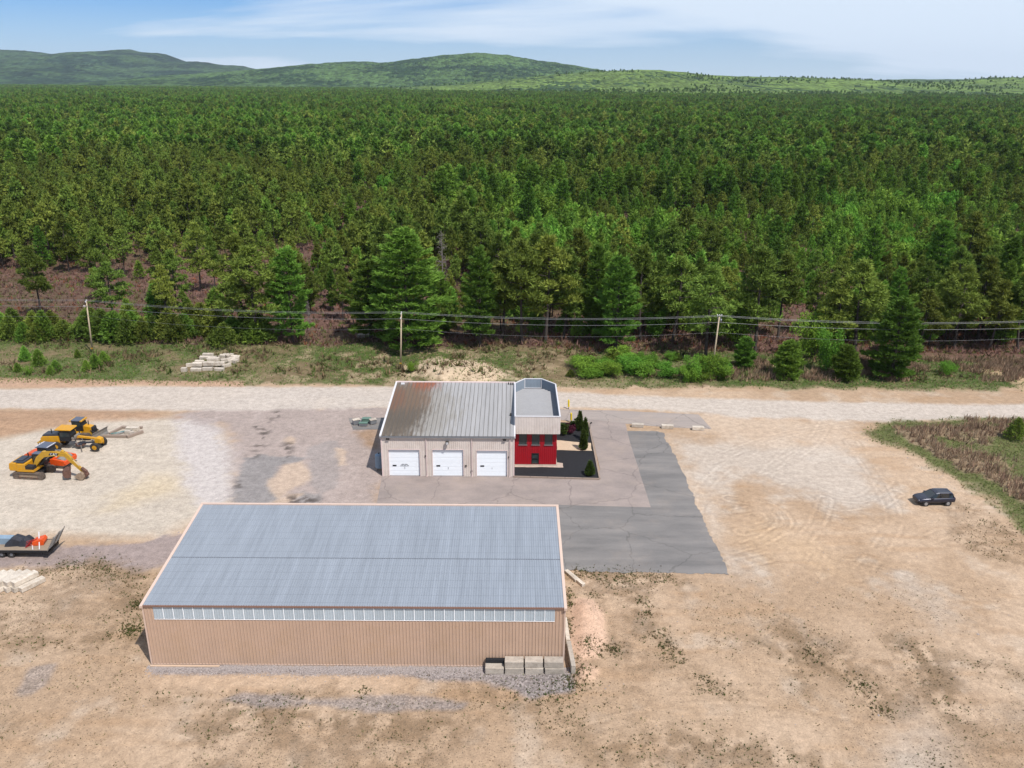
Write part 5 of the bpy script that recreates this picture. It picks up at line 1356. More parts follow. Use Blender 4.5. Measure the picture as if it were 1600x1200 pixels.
def dozer(loc, rz):
    t = empty('bulldozer', loc, rz); tag(t, 'yellow bulldozer with black cab and grey blade, farthest machine', 'bulldozer')
    crawler(t, -.95, 3.4, 1.0, .56); crawler(t, .95, 3.4, 1.0, .56)
    MB().b2(-1.6, 1.7, -.62, .62, .55, 1.1).build('chassis', M['yellow_old'], t)
    MB().b2(-1.75, -.55, -.85, .85, 1.05, 1.55).build('fuel_tank', M['yellow'], t, bevel=.05)
    for s_ in (-1, 1): MB().b2(-1.6, .4, s_ * .95 - .32, s_ * .95 + .32, 1.08, 1.2).build('fender', M['yellow'], t)
    cb = MB().prism([(-1.0, 1.3), (-1.05, 2.85), (.25, 2.85), (.55, 2.0), (.5, 1.3)], -.72, .72).build('cab', M['cab_dark'], t)
    MB().prism([(-.88, 1.95), (-.9, 2.7), (.15, 2.7), (.4, 2.0)], -.75, .75).build('side_window', M['dark_glass'], cb)
    MB().b2(-1.1, .35, -.8, .8, 2.86, 2.98).build('cab_roof', M['cab_roof_grey'], cb)
    for s_ in (-1.32, .32): MB().b2(s_, s_ + .3, -.84, .84, 2.80, 2.95).build('roof_visor', M['yellow'], cb)
    MB().prism([(.5, 1.1), (.5, 2.05), (1.75, 1.85), (1.95, 1.1)], -.5, .5).build('engine_hood', M['yellow'], t, bevel=.06)
    MB().prism([(1.78, 1.0), (1.76, 1.85), (1.98, 1.75), (2.08, 1.0)], -.52, .52).build('grille', M['black'], t)
    MB().cyl((1.0, .25, 1.95), (1.0, .25, 2.6), .07, n=8).build('exhaust', M['black'], t)
    for s_ in (-1, 1):
        MB().b2(.2, 2.6, s_ * 1.32 - .07, s_ * 1.32 + .07, .4, .62).build('push_arm', M['yellow_old'], t)
        ram(t, (1.6, s_ * .6, 1.4), (2.6, s_ * .6, .75), .06)
    prof = [(2.75, .12), (2.58, .45), (2.58, .9), (2.78, 1.25), (2.86, 1.25), (2.68, .9), (2.68, .45), (2.86, .1)]
    bl = MB().prism(prof, -1.6, 1.6)
    Rz = Matrix.Rotation(-.22, 3, 'Z'); bl.v = [tuple(Rz @ (Vector(v) - Vector((2.6, 0, 0))) + Vector((2.6, 0, 0))) for v in bl.v]
    bl.build('blade', M['blade_grey'], t)
    return t
dx_, dy_ = G(127, 688)
dozer((dx_ - .3, dy_ + 1.3, -.02), -.05)

# low crib of timbers with pipes and stones behind the grader
bx_, by_ = G(200, 682)
gp = 'things in the timber crib by the grader'
crib = empty('timber_crib', (bx_, by_, 0), .0); tag(crib, 'low crib of weathered beams on the pale yard behind the grader', 'crib')
bb = [((-1.9, -.3, .2), (3.6, .38, .38), .0), ((.9, .45, .2), (2.6, .42, .42), .95), ((-2.6, 2.0, .2), (.35, 3.0, .36), -.3), ((-.6, 3.1, .2), (3.0, .35, .36), .0)]
for c_, d_, a_ in bb: MB().box((0, 0, 0), d_).build('beam', M['wood_grey'], crib, (c_[0], c_[1], d_[2] / 2), (0, 0, a_), bevel=.03)
for q in range(6):
    a_ = .75 + .1 * math.sin(q * 3)
    o = MB().cyl((-1.1, 0, 0), (1.1, 0, 0), .05, n=6).build('pipe', M['teal' if q < 4 else 'grey_metal'], None, (bx_ - 2.1 + .22 * q, by_ + 1.3, .12 + .05 * (q % 3)), (0, .05, a_))
    tag(o, ('thin teal pipe lying in the timber crib' if q < 4 else 'thin grey pipe lying in the timber crib'), 'pipe', gp)
for q, (dx, dy, s_) in enumerate(((-.3, 2.4, (1.9, .7, .55)), (-.5, 1.2, (.8, .6, .5)), (.2, 1.0, (.6, .5, .4)))):
    block((bx_ + dx, by_ + dy, 0), s_, .1 * q, 'rough stone in the timber crib, %s' % ('long rear one', 'middle one', 'small right one')[q], 'concrete' if q else 'pale_stone', gp, 'stone_block', 150 + q)

# ------------------------------------------------------------------ flatbed trailer at the left edge
ZD = .98
nx0, ny0 = G(73, 861, ZD); fy0 = G(73, 842, ZD)[1]
TW = min(2.7, fy0 - ny0); TL = 9.5
tr = empty('flatbed_trailer', (nx0 - TL, ny0 + TW / 2, 0)); tag(tr, 'flatbed trailer with upright steel ramps cut by the left edge of the picture', 'trailer')
MB().b2(0, TL, -TW / 2, -TW / 2 + .12, ZD - .26, ZD).build('side_rail', M['black'], tr)
MB().b2(0, TL, TW / 2 - .12, TW / 2, ZD - .26, ZD).build('side_rail', M['black'], tr)
for k in range(10):
    w_ = (TW - .26) / 10
    MB().b2(0, TL, -TW / 2 + .13 + k * w_ + .012, -TW / 2 + .13 + (k + 1) * w_ - .012, ZD - .07, ZD - .005).build('deck_plank', M['deck_wood'], tr)
for y in (-.5, .5): MB().b2(0, TL, y - .08, y + .08, ZD - .38, ZD - .1).build('frame_beam', M['black'], tr)
for x in (3.1, 4.2, 5.3):
    for y in (-TW / 2 + .25, TW / 2 - .25):
        w = MB().ring((x, y, .4), (0, 1, 0), .4, .2, .26, 18).build('tyre', M['rubber'], tr)
        MB().cyl((x, y - .1, .4), (x, y + .1, .4), .2, n=12).build('rim', M['grey_metal'], w)
MB().b2(TL - .5, TL, -TW / 2 + .02, -TW / 2 + .08, .35, ZD - .2).b2(TL - .15, TL, -TW / 2 + .1, TW / 2 - .1, .45, ZD - .26).build('tail_bumper', M['black'], tr)
for s_ in (-1, 1):
    rp = empty('ramp'); rp.parent = tr; rp.location = (TL + .02, s_ * TW / 4, ZD - .05); rp.rotation_euler = (0, .52, 0)
    W_ = TW / 2 - .12; Hh = 2.05
    MB().b2(-.05, .05, -W_ / 2, -W_ / 2 + .1, 0, Hh).b2(-.05, .05, W_ / 2 - .1, W_ / 2, 0, Hh).build('ramp_rail', M['blade_grey'], rp)
    for k in range(6): MB().b2(-.04, .04, -W_ / 2 + .1, W_ / 2 - .1, .1 + k * .34, .17 + k * .34).build('ramp_bar', M['blade_grey'], rp)
gt = 'things loaded on the flatbed trailer'
def on_deck(px, py): x, y = G(px, py, ZD); return x, y
x, y = on_deck(59, 852)
o = MB().prism([(-.7, 0), (-.55, .5), (.55, .8), (.75, .45), (.6, 0)], -.5, .6).build('orange_hopper', M['orange'], None, (x, y + .4, ZD + .0), (0, 0, .15), bevel=.05)
tag(o, 'orange wedge-shaped hopper loaded on the trailer', 'hopper', gt)
x, y = on_deck(31, 849)
rr = random.Random(4); tp = MB()
secs = []
for k in range(7):
    xx = -1.3 + 2.6 * k / 6; hh = [.35, .75, 1.05, .9, .7, .95, .5][k]
    secs.append([(xx + rr.uniform(-.08, .08), -.8 + rr.uniform(-.1, .1), 0), (xx, -.62, hh * .8), (xx + .05, -.1, hh), (xx, .55, hh * .85), (xx, .8, 0)])
o = tp.loft(secs).build('tarped_load', M['tarp_black'], None, (x, y + .1, ZD)); tag(o, 'black tarpaulin-covered load on the trailer beside the orange hopper', 'tarp', gt)
x, y = on_deck(8, 851)
o = MB().b2(-1.6, 1.0, -.05, .05, 0, .75).b2(-1.6, 1.0, .05, .8, .68, .75).build('steel_bin', M['blue_grey'], None, (x - .3, y + .1, ZD)); tag(o, 'blue-grey steel bin on the trailer at the picture edge', 'bin', gt)
for q, (pa, pb) in enumerate((((50.5, 860), (50.5, 848)), ((61, 860), (68, 838)))):
    (xa_, ya_), (xb_, yb2) = on_deck(*pa), on_deck(*pb)
    o = MB().cyl((xa_, ya_ + .1, ZD + .06), (xb_, min(yb2, ny0 + TW - .1), ZD + .06 + (.9 if q else .0)), .06, n=8).build('white_pole', M['white_trim'])
    tag(o, 'white pole on the trailer %s' % ('leaning against the orange hopper' if q else 'lying left of the orange hopper'), 'pole', gt)
x, y = on_deck(44, 857)
fr = MB()
for k in range(5):
    fr.cyl((-.35 + .05 * k, -.25 + .14 * k, .02), (.25 + .1 * k, .1 + .14 * k, .75), .025, n=5); fr.cyl((-.35, -.25 + .1 * k, .1 + .13 * k), (.3, .3 + .1 * k, .1 + .13 * k), .022, n=5)
o = fr.build('folded_frame', M['red_lens'], None, (x, y + .3, ZD)); tag(o, 'reddish folded tube frame on the trailer left of the hopper', 'frame', gt)

# ------------------------------------------------------------------ crates, tank, bollards, lamp
gc = 'crates on the slab left of the garage'
for q, (px, py, s_, mm, a_, lab) in enumerate(((557, 663, (1.1, .7, .8), 'pale_stone', .5, 'white-topped crate on the slab, leftmost'), (568, 665.5, (1.3, .6, .5), 'green_crate', .0, 'flat pale green crate on the slab, front one'), (573, 659, (1.3, .8, .55), 'green_crate', .0, 'dark green crate on the slab, rear one'), (583, 662.5, (1.0, .7, .75), 'concrete', .5, 'tan-topped crate on the slab, rightmost'))):
    x, y = G(px, py)
    t = empty('storage_crate', (x, y, .021), a_); tag(t, lab, 'crate', gc)
    MB().b2(-s_[0] / 2, s_[0] / 2, -s_[1] / 2, s_[1] / 2, .08, s_[2]).build('crate_body', M['grey_metal' if q != 2 else 'green_crate'], t, bevel=.03)
    MB().b2(-s_[0] / 2 - .04, s_[0] / 2 + .04, -s_[1] / 2 - .04, s_[1] / 2 + .04, s_[2], s_[2] + .07).build('crate_lid', M[mm], t)
    MB().b2(-s_[0] / 2, -s_[0] / 2 + .15, -s_[1] / 2, s_[1] / 2, 0, .08).b2(s_[0] / 2 - .15, s_[0] / 2, -s_[1] / 2, s_[1] / 2, 0, .08).build('crate_foot', M['wood_grey'], t)
sx_, sy_ = GX - .72, GY + 1.9
t = empty('storage_tank', (sx_, sy_, 0)); tag(t, 'pale blue-grey tank standing against the garage left wall', 'tank')
MB().cyl((0, 0, .45), (0, 0, 2.3), .55, n=18).cyl((0, 0, 2.3), (0, 0, 2.5), .55, .3, n=18).build('tank_body', M['blue_grey'], t, smooth=False)
for a_ in range(3): MB().cyl((.4 * math.cos(a_ * 2.1), .4 * math.sin(a_ * 2.1), 0), (.4 * math.cos(a_ * 2.1), .4 * math.sin(a_ * 2.1), .5), .05, n=6).build('leg', M['dark_frame'], t)
MB().cyl((0, 0, 2.45), (0, 0, 2.62), .12, n=10).build('cap', M['dark_frame'], t)
for q, (px, py) in enumerate(((889, 655), (892.5, 671))):
    x, y = G(px, py if q else 640)
    x, y = G(888.5, 639) if q == 0 else G(892.3, 660)
    t = empty('yellow_bollard', (x, y, 0)); tag(t, 'bright yellow marker post beside the lane, %s one' % ('far' if q == 0 else 'near'), 'bollard', 'yellow posts by the garage')
    MB().cyl((0, 0, 0), (0, 0, .45), .05, n=8).build('stem', M['dark_frame'], t)
    MB().cyl((0, 0, .4), (-.03, 0, 1.55), .15, n=12).cyl((-.03, 0, 1.55), (-.03, 0, 1.68), .15, .05, n=12).build('sleeve', M['yellow_bright'], t, smooth=False)
x, y = G(921.5, 672)
t = empty('garden_lamp', (x, y, 0)); tag(t, 'short dark garden lamp post at the corner of the mulch bed', 'lamp post')
MB().cyl((0, 0, 0), (0, 0, 1.1), .05, n=8).build('lamp_stem', M['dark_frame'], t)
MB().cyl((0, 0, 1.1), (.28, .0, 1.3), .1, .14, n=10).build('lamp_head', M['dark_frame'], t)

# ------------------------------------------------------------------ trees: trunk and limbs plus crowns of many needle tufts
def unit(a): return a / np.maximum(np.linalg.norm(a, axis=-1, keepdims=True), 1e-9)
def tufts(rg, cen, main, size, k, spread, width, tone=.14, tip=None):
    "k pointed sprays at each centre; returns triangle vertices and a tone per vertex"
    n = len(cen)
    d = unit(main[:, None, :] + rg.normal(0, spread, (n, k, 3)))
    side = unit(np.cross(d, rg.normal(0, 1, (n, k, 3))))
    s = size[:, None, None] * rg.uniform(.7, 1.25, (n, k, 1))
    c = cen[:, None, :] + rg.normal(0, .12, (n, k, 3)) * size[:, None, None]
    a = c - side * s * width * .5; b = c + side * s * width * .5; e = c + d * s
    V = np.stack([a, b, e], 2).reshape(-1, 3)
    t = (1 + rg.normal(0, tone, (n, 1, 1))).clip(.5, 1.6) * rg.uniform(.88, 1.12, (n, k, 1)) * np.ones((n, k, 3))
    if tip is not None: t = t * tip[:, None, None]
    T = t.reshape(-1, 1) * np.array([1, 1, 1])
    T[:, 0] *= 1 + (T[:, 0] - 1) * .15
    return V, T
def crown_mesh(name, V, T, m):
    return mesh_np(name, V, np.arange(len(V)).reshape(-1, 3), m, cols={'Col': np.clip(T, 0, 3)})
def tube(pts, rads, n=6):
    secs = []
    for i, p in enumerate(pts):
        d = (Vector(pts[min(i + 1, len(pts) - 1)]) - Vector(pts[max(i - 1, 0)])).normalized(); u = d.orthogonal().normalized(); w = d.cross(u)
        secs.append([tuple(Vector(p) + (u * math.cos(2 * math.pi * j / n) + w * math.sin(2 * math.pi * j / n)) * rads[i]) for j in range(n)])
    return secs

def pitch_pine(seed, lod=1.0, H=13.0, R=2.9):
    rg = np.random.default_rng(seed); tr = MB()
    bend = rg.normal(0, .35, 2); pts = [(bend[0] * math.sin(2.2 * t), bend[1] * math.sin(2.6 * t), H * t) for t in np.linspace(0, 1, 7)]
    tr.loft(tube(pts, [.21 * (1 - .88 * t) + .015 for t in np.linspace(0, 1, 7)], 7 if lod > .6 else 4))
    def at(z): t = z / H; return np.array([bend[0] * math.sin(2.2 * t), bend[1] * math.sin(2.6 * t), z])
    cen, mn, sz = [], [], []
    nb = int(44 * (.8 if lod < .6 else 1)); z0 = rg.uniform(.26, .4)
    for i in range(nb):
        f = z0 + (1 - z0) * (i + rg.random()) / nb; z = f * H
        prof = math.sin(min(1, (f - z0) / (1 - z0) * .75 + .32) * math.pi) ** .8
        r = R * prof * rg.uniform(.45, 1.1); a = rg.uniform(0, 6.283)
        base = at(z); tip = base + np.array([r * math.cos(a), r * math.sin(a), rg.uniform(.1, .55) * r * .5 + .15])
        if lod > .6: tr.loft(tube([tuple(base), tuple((base + tip) / 2 + np.array([0, 0, -.12])), tuple(tip)], [.055, .04, .02], 3))
        cr = rg.uniform(.65, 1.15) * (1.0 if f < .9 else .7)
        nt = int((22 if lod > .6 else 11 if lod > .3 else 4) * cr)
        q = unit(rg.normal(0, 1, (nt, 3))); q[:, 2] = np.abs(q[:, 2]) * .75 - .12
        rad = cr * rg.uniform(.35, 1, (nt, 1)) ** .5
        cen.append(tip + q * rad * np.array([1, 1, .62])); mn.append(q + np.array([0, 0, .55])); sz.append(np.full(nt, 1.0))
        if lod > .6 and r > 1.2:
            nt = 6; ff = rg.uniform(.45, .95, (nt, 1)); c = base + (tip - base) * ff + rg.normal(0, .25, (nt, 3)); cen.append(c); mn.append(np.tile([0, 0, 1.], (nt, 1)) + rg.normal(0, .3, (nt, 3))); sz.append(np.full(nt, .9))
    cen = np.concatenate(cen); mn = np.concatenate(mn); sz = np.concatenate(sz) * (.56 if lod > .6 else .82 if lod > .3 else 1.35)
    V, T = tufts(rg, cen, mn, sz, 6 if lod > .6 else 4 if lod > .3 else 3, .75, .34 if lod > .6 else .5 if lod > .3 else .7)
    return tr, V, T
def white_pine(seed, lod=1.0, H=20.0, R=4.6, low=.1):
    rg = np.random.default_rng(seed); tr = MB()
    pts = [(0, 0, H * t) for t in np.linspace(0, .97, 6)]
    tr.loft(tube(pts, [.33 * H / 20 * (1 - .92 * t) + .02 for t in np.linspace(0, 1, 6)], 8 if lod > .6 else 4))
    cen, mn, sz = [], [], []
    z = low * H
    while z < H * .985:
        f = (z - low * H) / (H * (1 - low)); L = R * (1 - f ** 1.7) ** .75 * (.72 + .28 * min(1, f * 3 + .2)) + .2
        nb = int(rg.integers(5, 8)); a0 = rg.uniform(0, 6.28)
        for b in range(nb):
            a = a0 + 6.283 * b / nb + rg.normal(0, .2); l = L * rg.uniform(.42, 1.2); up = rg.uniform(.02, .22) + .45 * f
            d = np.array([math.cos(a), math.sin(a), 0.]); zz = z + rg.normal(0, .18)
            if lod > .6: tr.loft(tube([(0, 0, zz), tuple(d * l * .55 + [0, 0, zz + up * l * .3]), tuple(d * l + [0, 0, zz + up * l])], [.06, .04, .015], 3))
            nt = int((l * 11 + 6) * (1 if lod > .6 else .42 if lod > .3 else .16)) + 1
            s = rg.uniform(.22, 1.05, nt) ** .6
            wd = .20 * l * np.sin(np.clip(s, 0, 1) * math.pi * .82 + .35).clip(.15) + .1
            lat = rg.normal(0, 1, nt) * wd; perp = np.array([-d[1], d[0], 0])
            c = d[None] * (l * s)[:, None] + perp[None] * lat[:, None]; c[:, 2] += zz + up * l * s ** 1.4 + rg.normal(0, .09, nt)
            cen.append(c); mn.append(np.tile(d * .9 + [0, 0, .55], (nt, 1)) + perp[None] * np.sign(lat)[:, None] * .45); sz.append(np.full(nt, .55 + .12 * (1 - f)))
        z += (1.0 if lod > .3 else 1.15) * rg.uniform(.8, 1.25) * (1 - .35 * f) * H / 20 * 1.15
    nt = 8; cen.append(np.stack([rg.normal(0, .12, nt), rg.normal(0, .12, nt), H * rg.uniform(.95, 1, nt)], 1)); mn.append(np.tile([0, 0, 1.], (nt, 1)) + rg.normal(0, .3, (nt, 3))); sz.append(np.full(nt, .6))
    cen = np.concatenate(cen); mn = np.concatenate(mn); sz = np.concatenate(sz) * (1.1 if lod > .6 else 1.55 if lod > .3 else 2.4)
    V, T = tufts(rg, cen, mn, sz, 6 if lod > .6 else 4 if lod > .3 else 3, .42, .30 if lod > .6 else .44 if lod > .3 else .62, .13)
    return tr, V, T
def young_pine(seed, lod=1.0, H=6.0, R=2.0):
    rg = np.random.default_rng(seed); tr = MB()
    tr.loft(tube([(0, 0, 0), (0, 0, H * .5), (0, 0, H * .95)], [.11, .07, .02], 6 if lod > .6 else 3))
    n = int(620 * (1 if lod > .6 else .4 if lod > .3 else .14))
    f = rg.beta(1.15, 1.5, n); whorl = np.round(f * 11) / 11; f = .05 + .93 * (f * .45 + whorl * .55)
    a = rg.uniform(0, 6.283, n); lob = 1 + .28 * np.sin(a * 5 + whorl * 9 + seed) + rg.normal(0, .13, n)
    r = R * (1 - f) ** .8 * (rg.uniform(.3, 1, n) ** .45) * lob * np.minimum(1, f * 6 + .5)
    cen = np.stack([r * np.cos(a), r * np.sin(a), H * f + r * .15], 1)
    mn = np.stack([np.cos(a) * .75, np.sin(a) * .75, np.full(n, .85)], 1)
    V, T = tufts(rg, cen, mn, np.full(n, .46 * H / 6 if lod > .6 else .68 * H / 6 if lod > .3 else 1.1 * H / 6), 6 if lod > .6 else 4 if lod > .3 else 3, .5, .36 if lod > .6 else .5, .2)
    return tr, V, T
def leafy(seed, H=5.0, R=2.2, n=3000, stems=6, s=.20, low=.12):
    rg = np.random.default_rng(seed); tr = MB(); cen = []; per = n // (stems * 3)
    for i in range(stems):
        a = rg.uniform(0, 6.28); l = R * rg.uniform(.25, .8)
        tip = np.array([l * math.cos(a), l * math.sin(a), H * rg.uniform(.6, .95)])
        tr.loft(tube([(0, 0, 0), tuple(tip * [.35, .35, .5]), tuple(tip)], [.07, .05, .015], 4))
        for k in range(3):
            c = tip * (.45 + .27 * k) + rg.normal(0, .2 * R, 3); c[2] = max(low * H + .3, c[2])
            q = unit(rg.normal(0, 1, (per, 3))) * (rg.random((per, 1)) ** .4) * np.array([.5 * R, .5 * R, .24 * H])
            cen.append(c + q)
    cen = np.concatenate(cen); cen[:, 2] = np.maximum(cen[:, 2], .1)
    V, T = tufts(rg, cen, np.tile([0, 0, .7], (len(cen), 1)) + rg.normal(0, .6, (len(cen), 3)), np.full(len(cen), s), 3, .7, .75, .2)
    return tr, V, T
def dead_tree(seed, H=12):
    rg = np.random.default_rng(seed); tr = MB()
    tr.loft(tube([(0, 0, 0), (.1, 0, H * .5), (0, .1, H)], [.17, .11, .02], 6))
    for i in range(70):
        z = H * rg.uniform(.25, .97); a = rg.uniform(0, 6.28); l = 2.6 * (1 - z / H * .7) * rg.uniform(.5, 1.1)
        e = np.array([l * math.cos(a), l * math.sin(a), z + rg.uniform(-.1, .4) * l])
        tr.loft(tube([(0, 0, z), tuple(e)], [.045, .012], 3))
        for k in range(4):
            b_ = np.array([0, 0, z]) + (e - [0, 0, z]) * rg.uniform(.4, 1); tr.loft(tube([tuple(b_), tuple(b_ + rg.normal(0, .45, 3))], [.02, .008], 3))
    return tr

def simple_me(mb, name, m):
    me = bpy.data.meshes.new(name); me.from_pydata(mb.v, [], mb.f); me.materials.append(m); return me
PROTO = {}
def proto(kind, i, res, bark='bark', leaf=None):
    tr, V, T = res
    PROTO.setdefault(kind, []).append((simple_me(tr, 'trunk', M[bark]), crown_mesh('crown', V, T, M[leaf or kind])))
PH = {'pitch': 13.0, 'white': 20.0, 'young': 6.0, 'decid': 5.0, 'fir': 9.0, 'scrub': 6.0}
for i in range(6): proto('pitch', i, pitch_pine(100 + i, 1.0, 13.0, [2.6, 3.2, 2.3, 2.9, 3.4, 2.5][i]))
for i in range(4): proto('white', i, white_pine(200 + i, 1.0, 20.0, [4.8, 4.2, 5.2, 3.8][i], [.12, .08, .06, .15][i]))
for i in range(5): proto('young', i, young_pine(300 + i, 1.0, 6.0, [2.0, 1.7, 2.3, 1.9, 2.1][i]))
for i in range(3): proto('fir', i, white_pine(250 + i, 1.0, 9.0, [3.2, 3.6, 2.9][i], .03), leaf='white')
for i in range(3): proto('scrub', i, young_pine(330 + i, 1.0, 6.0, [2.5, 2.2, 2.8][i]), leaf='pitch')
for i in range(3): proto('decid', i, leafy(400 + i, 5.0, [2.3, 1.9, 2.6][i]))
def top_height(x, y, ptop, px):
    d = ray(px, ptop); t = y / d[1]; return CH + d[2] * t
NM = {'pitch': 'pitch_pine', 'white': 'white_pine', 'young': 'young_pine', 'decid': 'leafy_tree', 'fir': 'low_branched_pine', 'scrub': 'scrub_pine'}
NTREE = {}
placed = []
def plant(kind, x, y, h, lab, group, var=None, rz=None, sxy=1.0, cat='tree', name=None, zoff=-.1):
    pr = PROTO[kind]; i = (NTREE.get(kind, 0) * 7 + 3) % len(pr) if var is None else var; NTREE[kind] = NTREE.get(kind, 0) + 1
    s = h / PH[kind]; t = empty(name or NM[kind], (x, y, hz(x, y) + zoff), random.uniform(0, 6.28) if rz is None else rz)
    t.scale = (s * sxy, s * sxy, s)
    tag(t, lab, cat, group)
    link('trunk', pr[i][0], t); link('crown', pr[i][1], t)
    placed.append((x, y, 1.6 * s * sxy * {'pitch': 1.6, 'white': 2.6, 'young': 1.0, 'decid': 1.2, 'fir': 1.8, 'scrub': 1.0}[kind]))
    return t
def plant_px(kind, px, py, ptop, lab, group=None, var=None, sxy=1.0, **k):
    x, y = G(px, py); h = top_height(x, y, ptop, px) - hz(x, y)
    return plant(kind, x, y, max(1.5, h), lab, group, var, None, sxy, **k)
front = [
 ('white', 637, 541, 358, 'broad tall white pine, largest tree at the wood edge, behind the middle pole', 2, 1.35), ('white', 580, 532, 405, 'wide layered white pine left of the largest pine', 0, 1.35), ('white', 690, 520, 425, 'shaded white pine right of the largest pine', 1, .9),
 ('white', 750, 542, 388, 'slender bright green white pine standing alone right of the largest pine', 3, .95), ('white', 962, 546, 398, 'white pine with yellow-lit drooping branches behind the garage office wing', 0, 1.0), ('white', 930, 530, 380, 'dark tall white pine just left of the yellow-lit pine', 1, .75),
 ('white', 458, 536, 385, 'bright layered pine at the edge left of the largest pine', 0, .95), ('pitch', 405, 538, 388, 'dark dense pine left of the bright layered pine', 4, 1.2), ('pitch', 385, 520, 372, 'tall olive pitch pine behind the dark dense pine', 0, 1.1),
 ('pitch', 66, 498, 388, 'slim pitch pine near the left end of the wood', 2, .9), ('pitch', 107, 420, 335, 'tall thin pitch pine with bare trunk at far left', 3, .8), ('pitch', 178, 505, 412, 'bushy olive pitch pine behind the left pole', 4, 1.15), ('pitch', 150, 470, 420, 'pale green pine left of the bushy pitch pine', 1, 1.0),
 ('pitch', 144, 424, 352, 'bare-stemmed pitch pine over the brown clearing', 5, .8), ('pitch', 255, 462, 388, 'lone pitch pine with bare lower trunk in the brown clearing', 2, .9), ('pitch', 313, 452, 350, 'tall pitch pine with bare trunk in the brown clearing, left of a pair', 3, .9), ('pitch', 336, 448, 372, 'tall pitch pine with bare trunk in the brown clearing, right of a pair', 5, .8),
 ('pitch', 527, 424, 372, 'pitch pine with dark trunk above the brown gap', 0, .9), ('young', 340, 492, 448, 'round bright young pine in the brown clearing', 2, 1.25), ('young', 508, 446, 424, 'small bright pine in the brown gap', 1, 1.0),
 ('pitch', 815, 538, 378, 'dark pitch pine behind the office wing, leftmost of the dark row', 1, 1.0), ('pitch', 852, 536, 372, 'dark pitch pine behind the office wing, second of the dark row', 4, 1.0), ('pitch', 785, 532, 398, 'dark pitch pine right of the slender bright pine', 0, 1.0), ('pitch', 880, 530, 392, 'dark pitch pine behind the office wing, third of the dark row', 3, 1.0), ('pitch', 905, 520, 365, 'tall dark pitch pine, right end of the dark row', 2, 1.0),
 ('pitch', 1000, 530, 388, 'olive pitch pine right of the yellow-lit pine', 5, 1.1), ('pitch', 1050, 535, 405, 'olive pitch pine left of the right pole', 1, 1.1), ('pitch', 1102, 562, 420, 'dense olive pitch pine behind the right pole', 4, 1.15), ('pitch', 1180, 548, 392, 'tall dense pitch pine right of the right pole', 0, 1.1), ('pitch', 1215, 530, 402, 'pitch pine beside the tall dense one right of the pole', 2, 1.0),
 ('pitch', 1335, 562, 412, 'broad olive pitch pine with two dark stems at right', 3, 1.2), ('pitch', 1300, 560, 440, 'smaller pitch pine left of the broad two-stemmed pine', 5, 1.1), ('pitch', 1430, 560, 455, 'pitch pine above the dry grass at right', 1, 1.1), ('pitch', 1490, 545, 418, 'leaning pitch pine with dark trunk at right', 4, 1.1), ('pitch', 1545, 548, 440, 'pitch pine near the right end of the wood edge', 0, 1.15), ('pitch', 1590, 545, 430, 'pitch pine at the right edge of the picture', 2, 1.1),
 ('fir', 1162, 574, 528, 'low dark branching pine at the verge right of the pole, leftmost of three', 0, 1.0), ('fir', 1228, 590, 532, 'low dark branching pine at the verge, middle of three', 1, 1.0), ('fir', 1318, 593, 540, 'low dark branching pine at the verge, rightmost of three', 2, 1.1), ('white', 1392, 588, 465, 'big dark pine with branches down to the ground above the dry grass', 2, 1.3),
 ('decid', 1150, 545, 468, 'bright green round leafy tree among the dark pines', 0, .8), ('decid', 1022, 525, 486, 'small bright green leafy tree right of the yellow-lit pine', 1, .9), ('decid', 1270, 560, 495, 'yellow-green thin leafy tree at right', 2, .8), ('decid', 1290, 580, 520, 'thin yellow-green saplings between the low dark pines', 1, .7),
]
for kd, px, py, pt, lab, var, sx in front:
    plant_px(kd, px, py, pt, lab, None, var, sx)
dt = dead_tree(5, 13)
for q, (px, py, pt, lab) in enumerate(((692, 470, 362, 'bare grey dead pine behind the largest pine'), (484, 520, 470, 'small bare grey tree in the gap left of the largest pine'))):
    x, y = G(px, py); h = top_height(x, y, pt, px)
    t = empty('dead_tree', (x, y, hz(x, y)), q); t.scale = (h / 13 * .9,) * 2 + (h / 13,); tag(t, lab, 'tree'); link('trunk', simple_me(dt, 'trunk', M['bark_grey']), t); placed.append((x, y, 2))

def ORD(i):
    i += 1
    return '%d%s' % (i, 'th' if 10 < i % 100 < 14 else {1: 'st', 2: 'nd', 3: 'rd'}.get(i % 10, 'th'))
# hedge of low pines at the left wood edge
rg = np.random.default_rng(77)
for i in range(46):
    px = 4 + i * 9 + rg.normal(0, 4); py = 530 + rg.normal(0, 6); pt = py - rg.choice([16, 22, 30, 38, 44]) - rg.uniform(0, 5)
    plant_px('scrub' if i % 4 else 'young', px, py, pt, 'low bushy pine, %s from the left in the row at the left wood edge' % ORD(i), 'low pines in the row at the left wood edge', None, rg.uniform(1.1, 1.5))
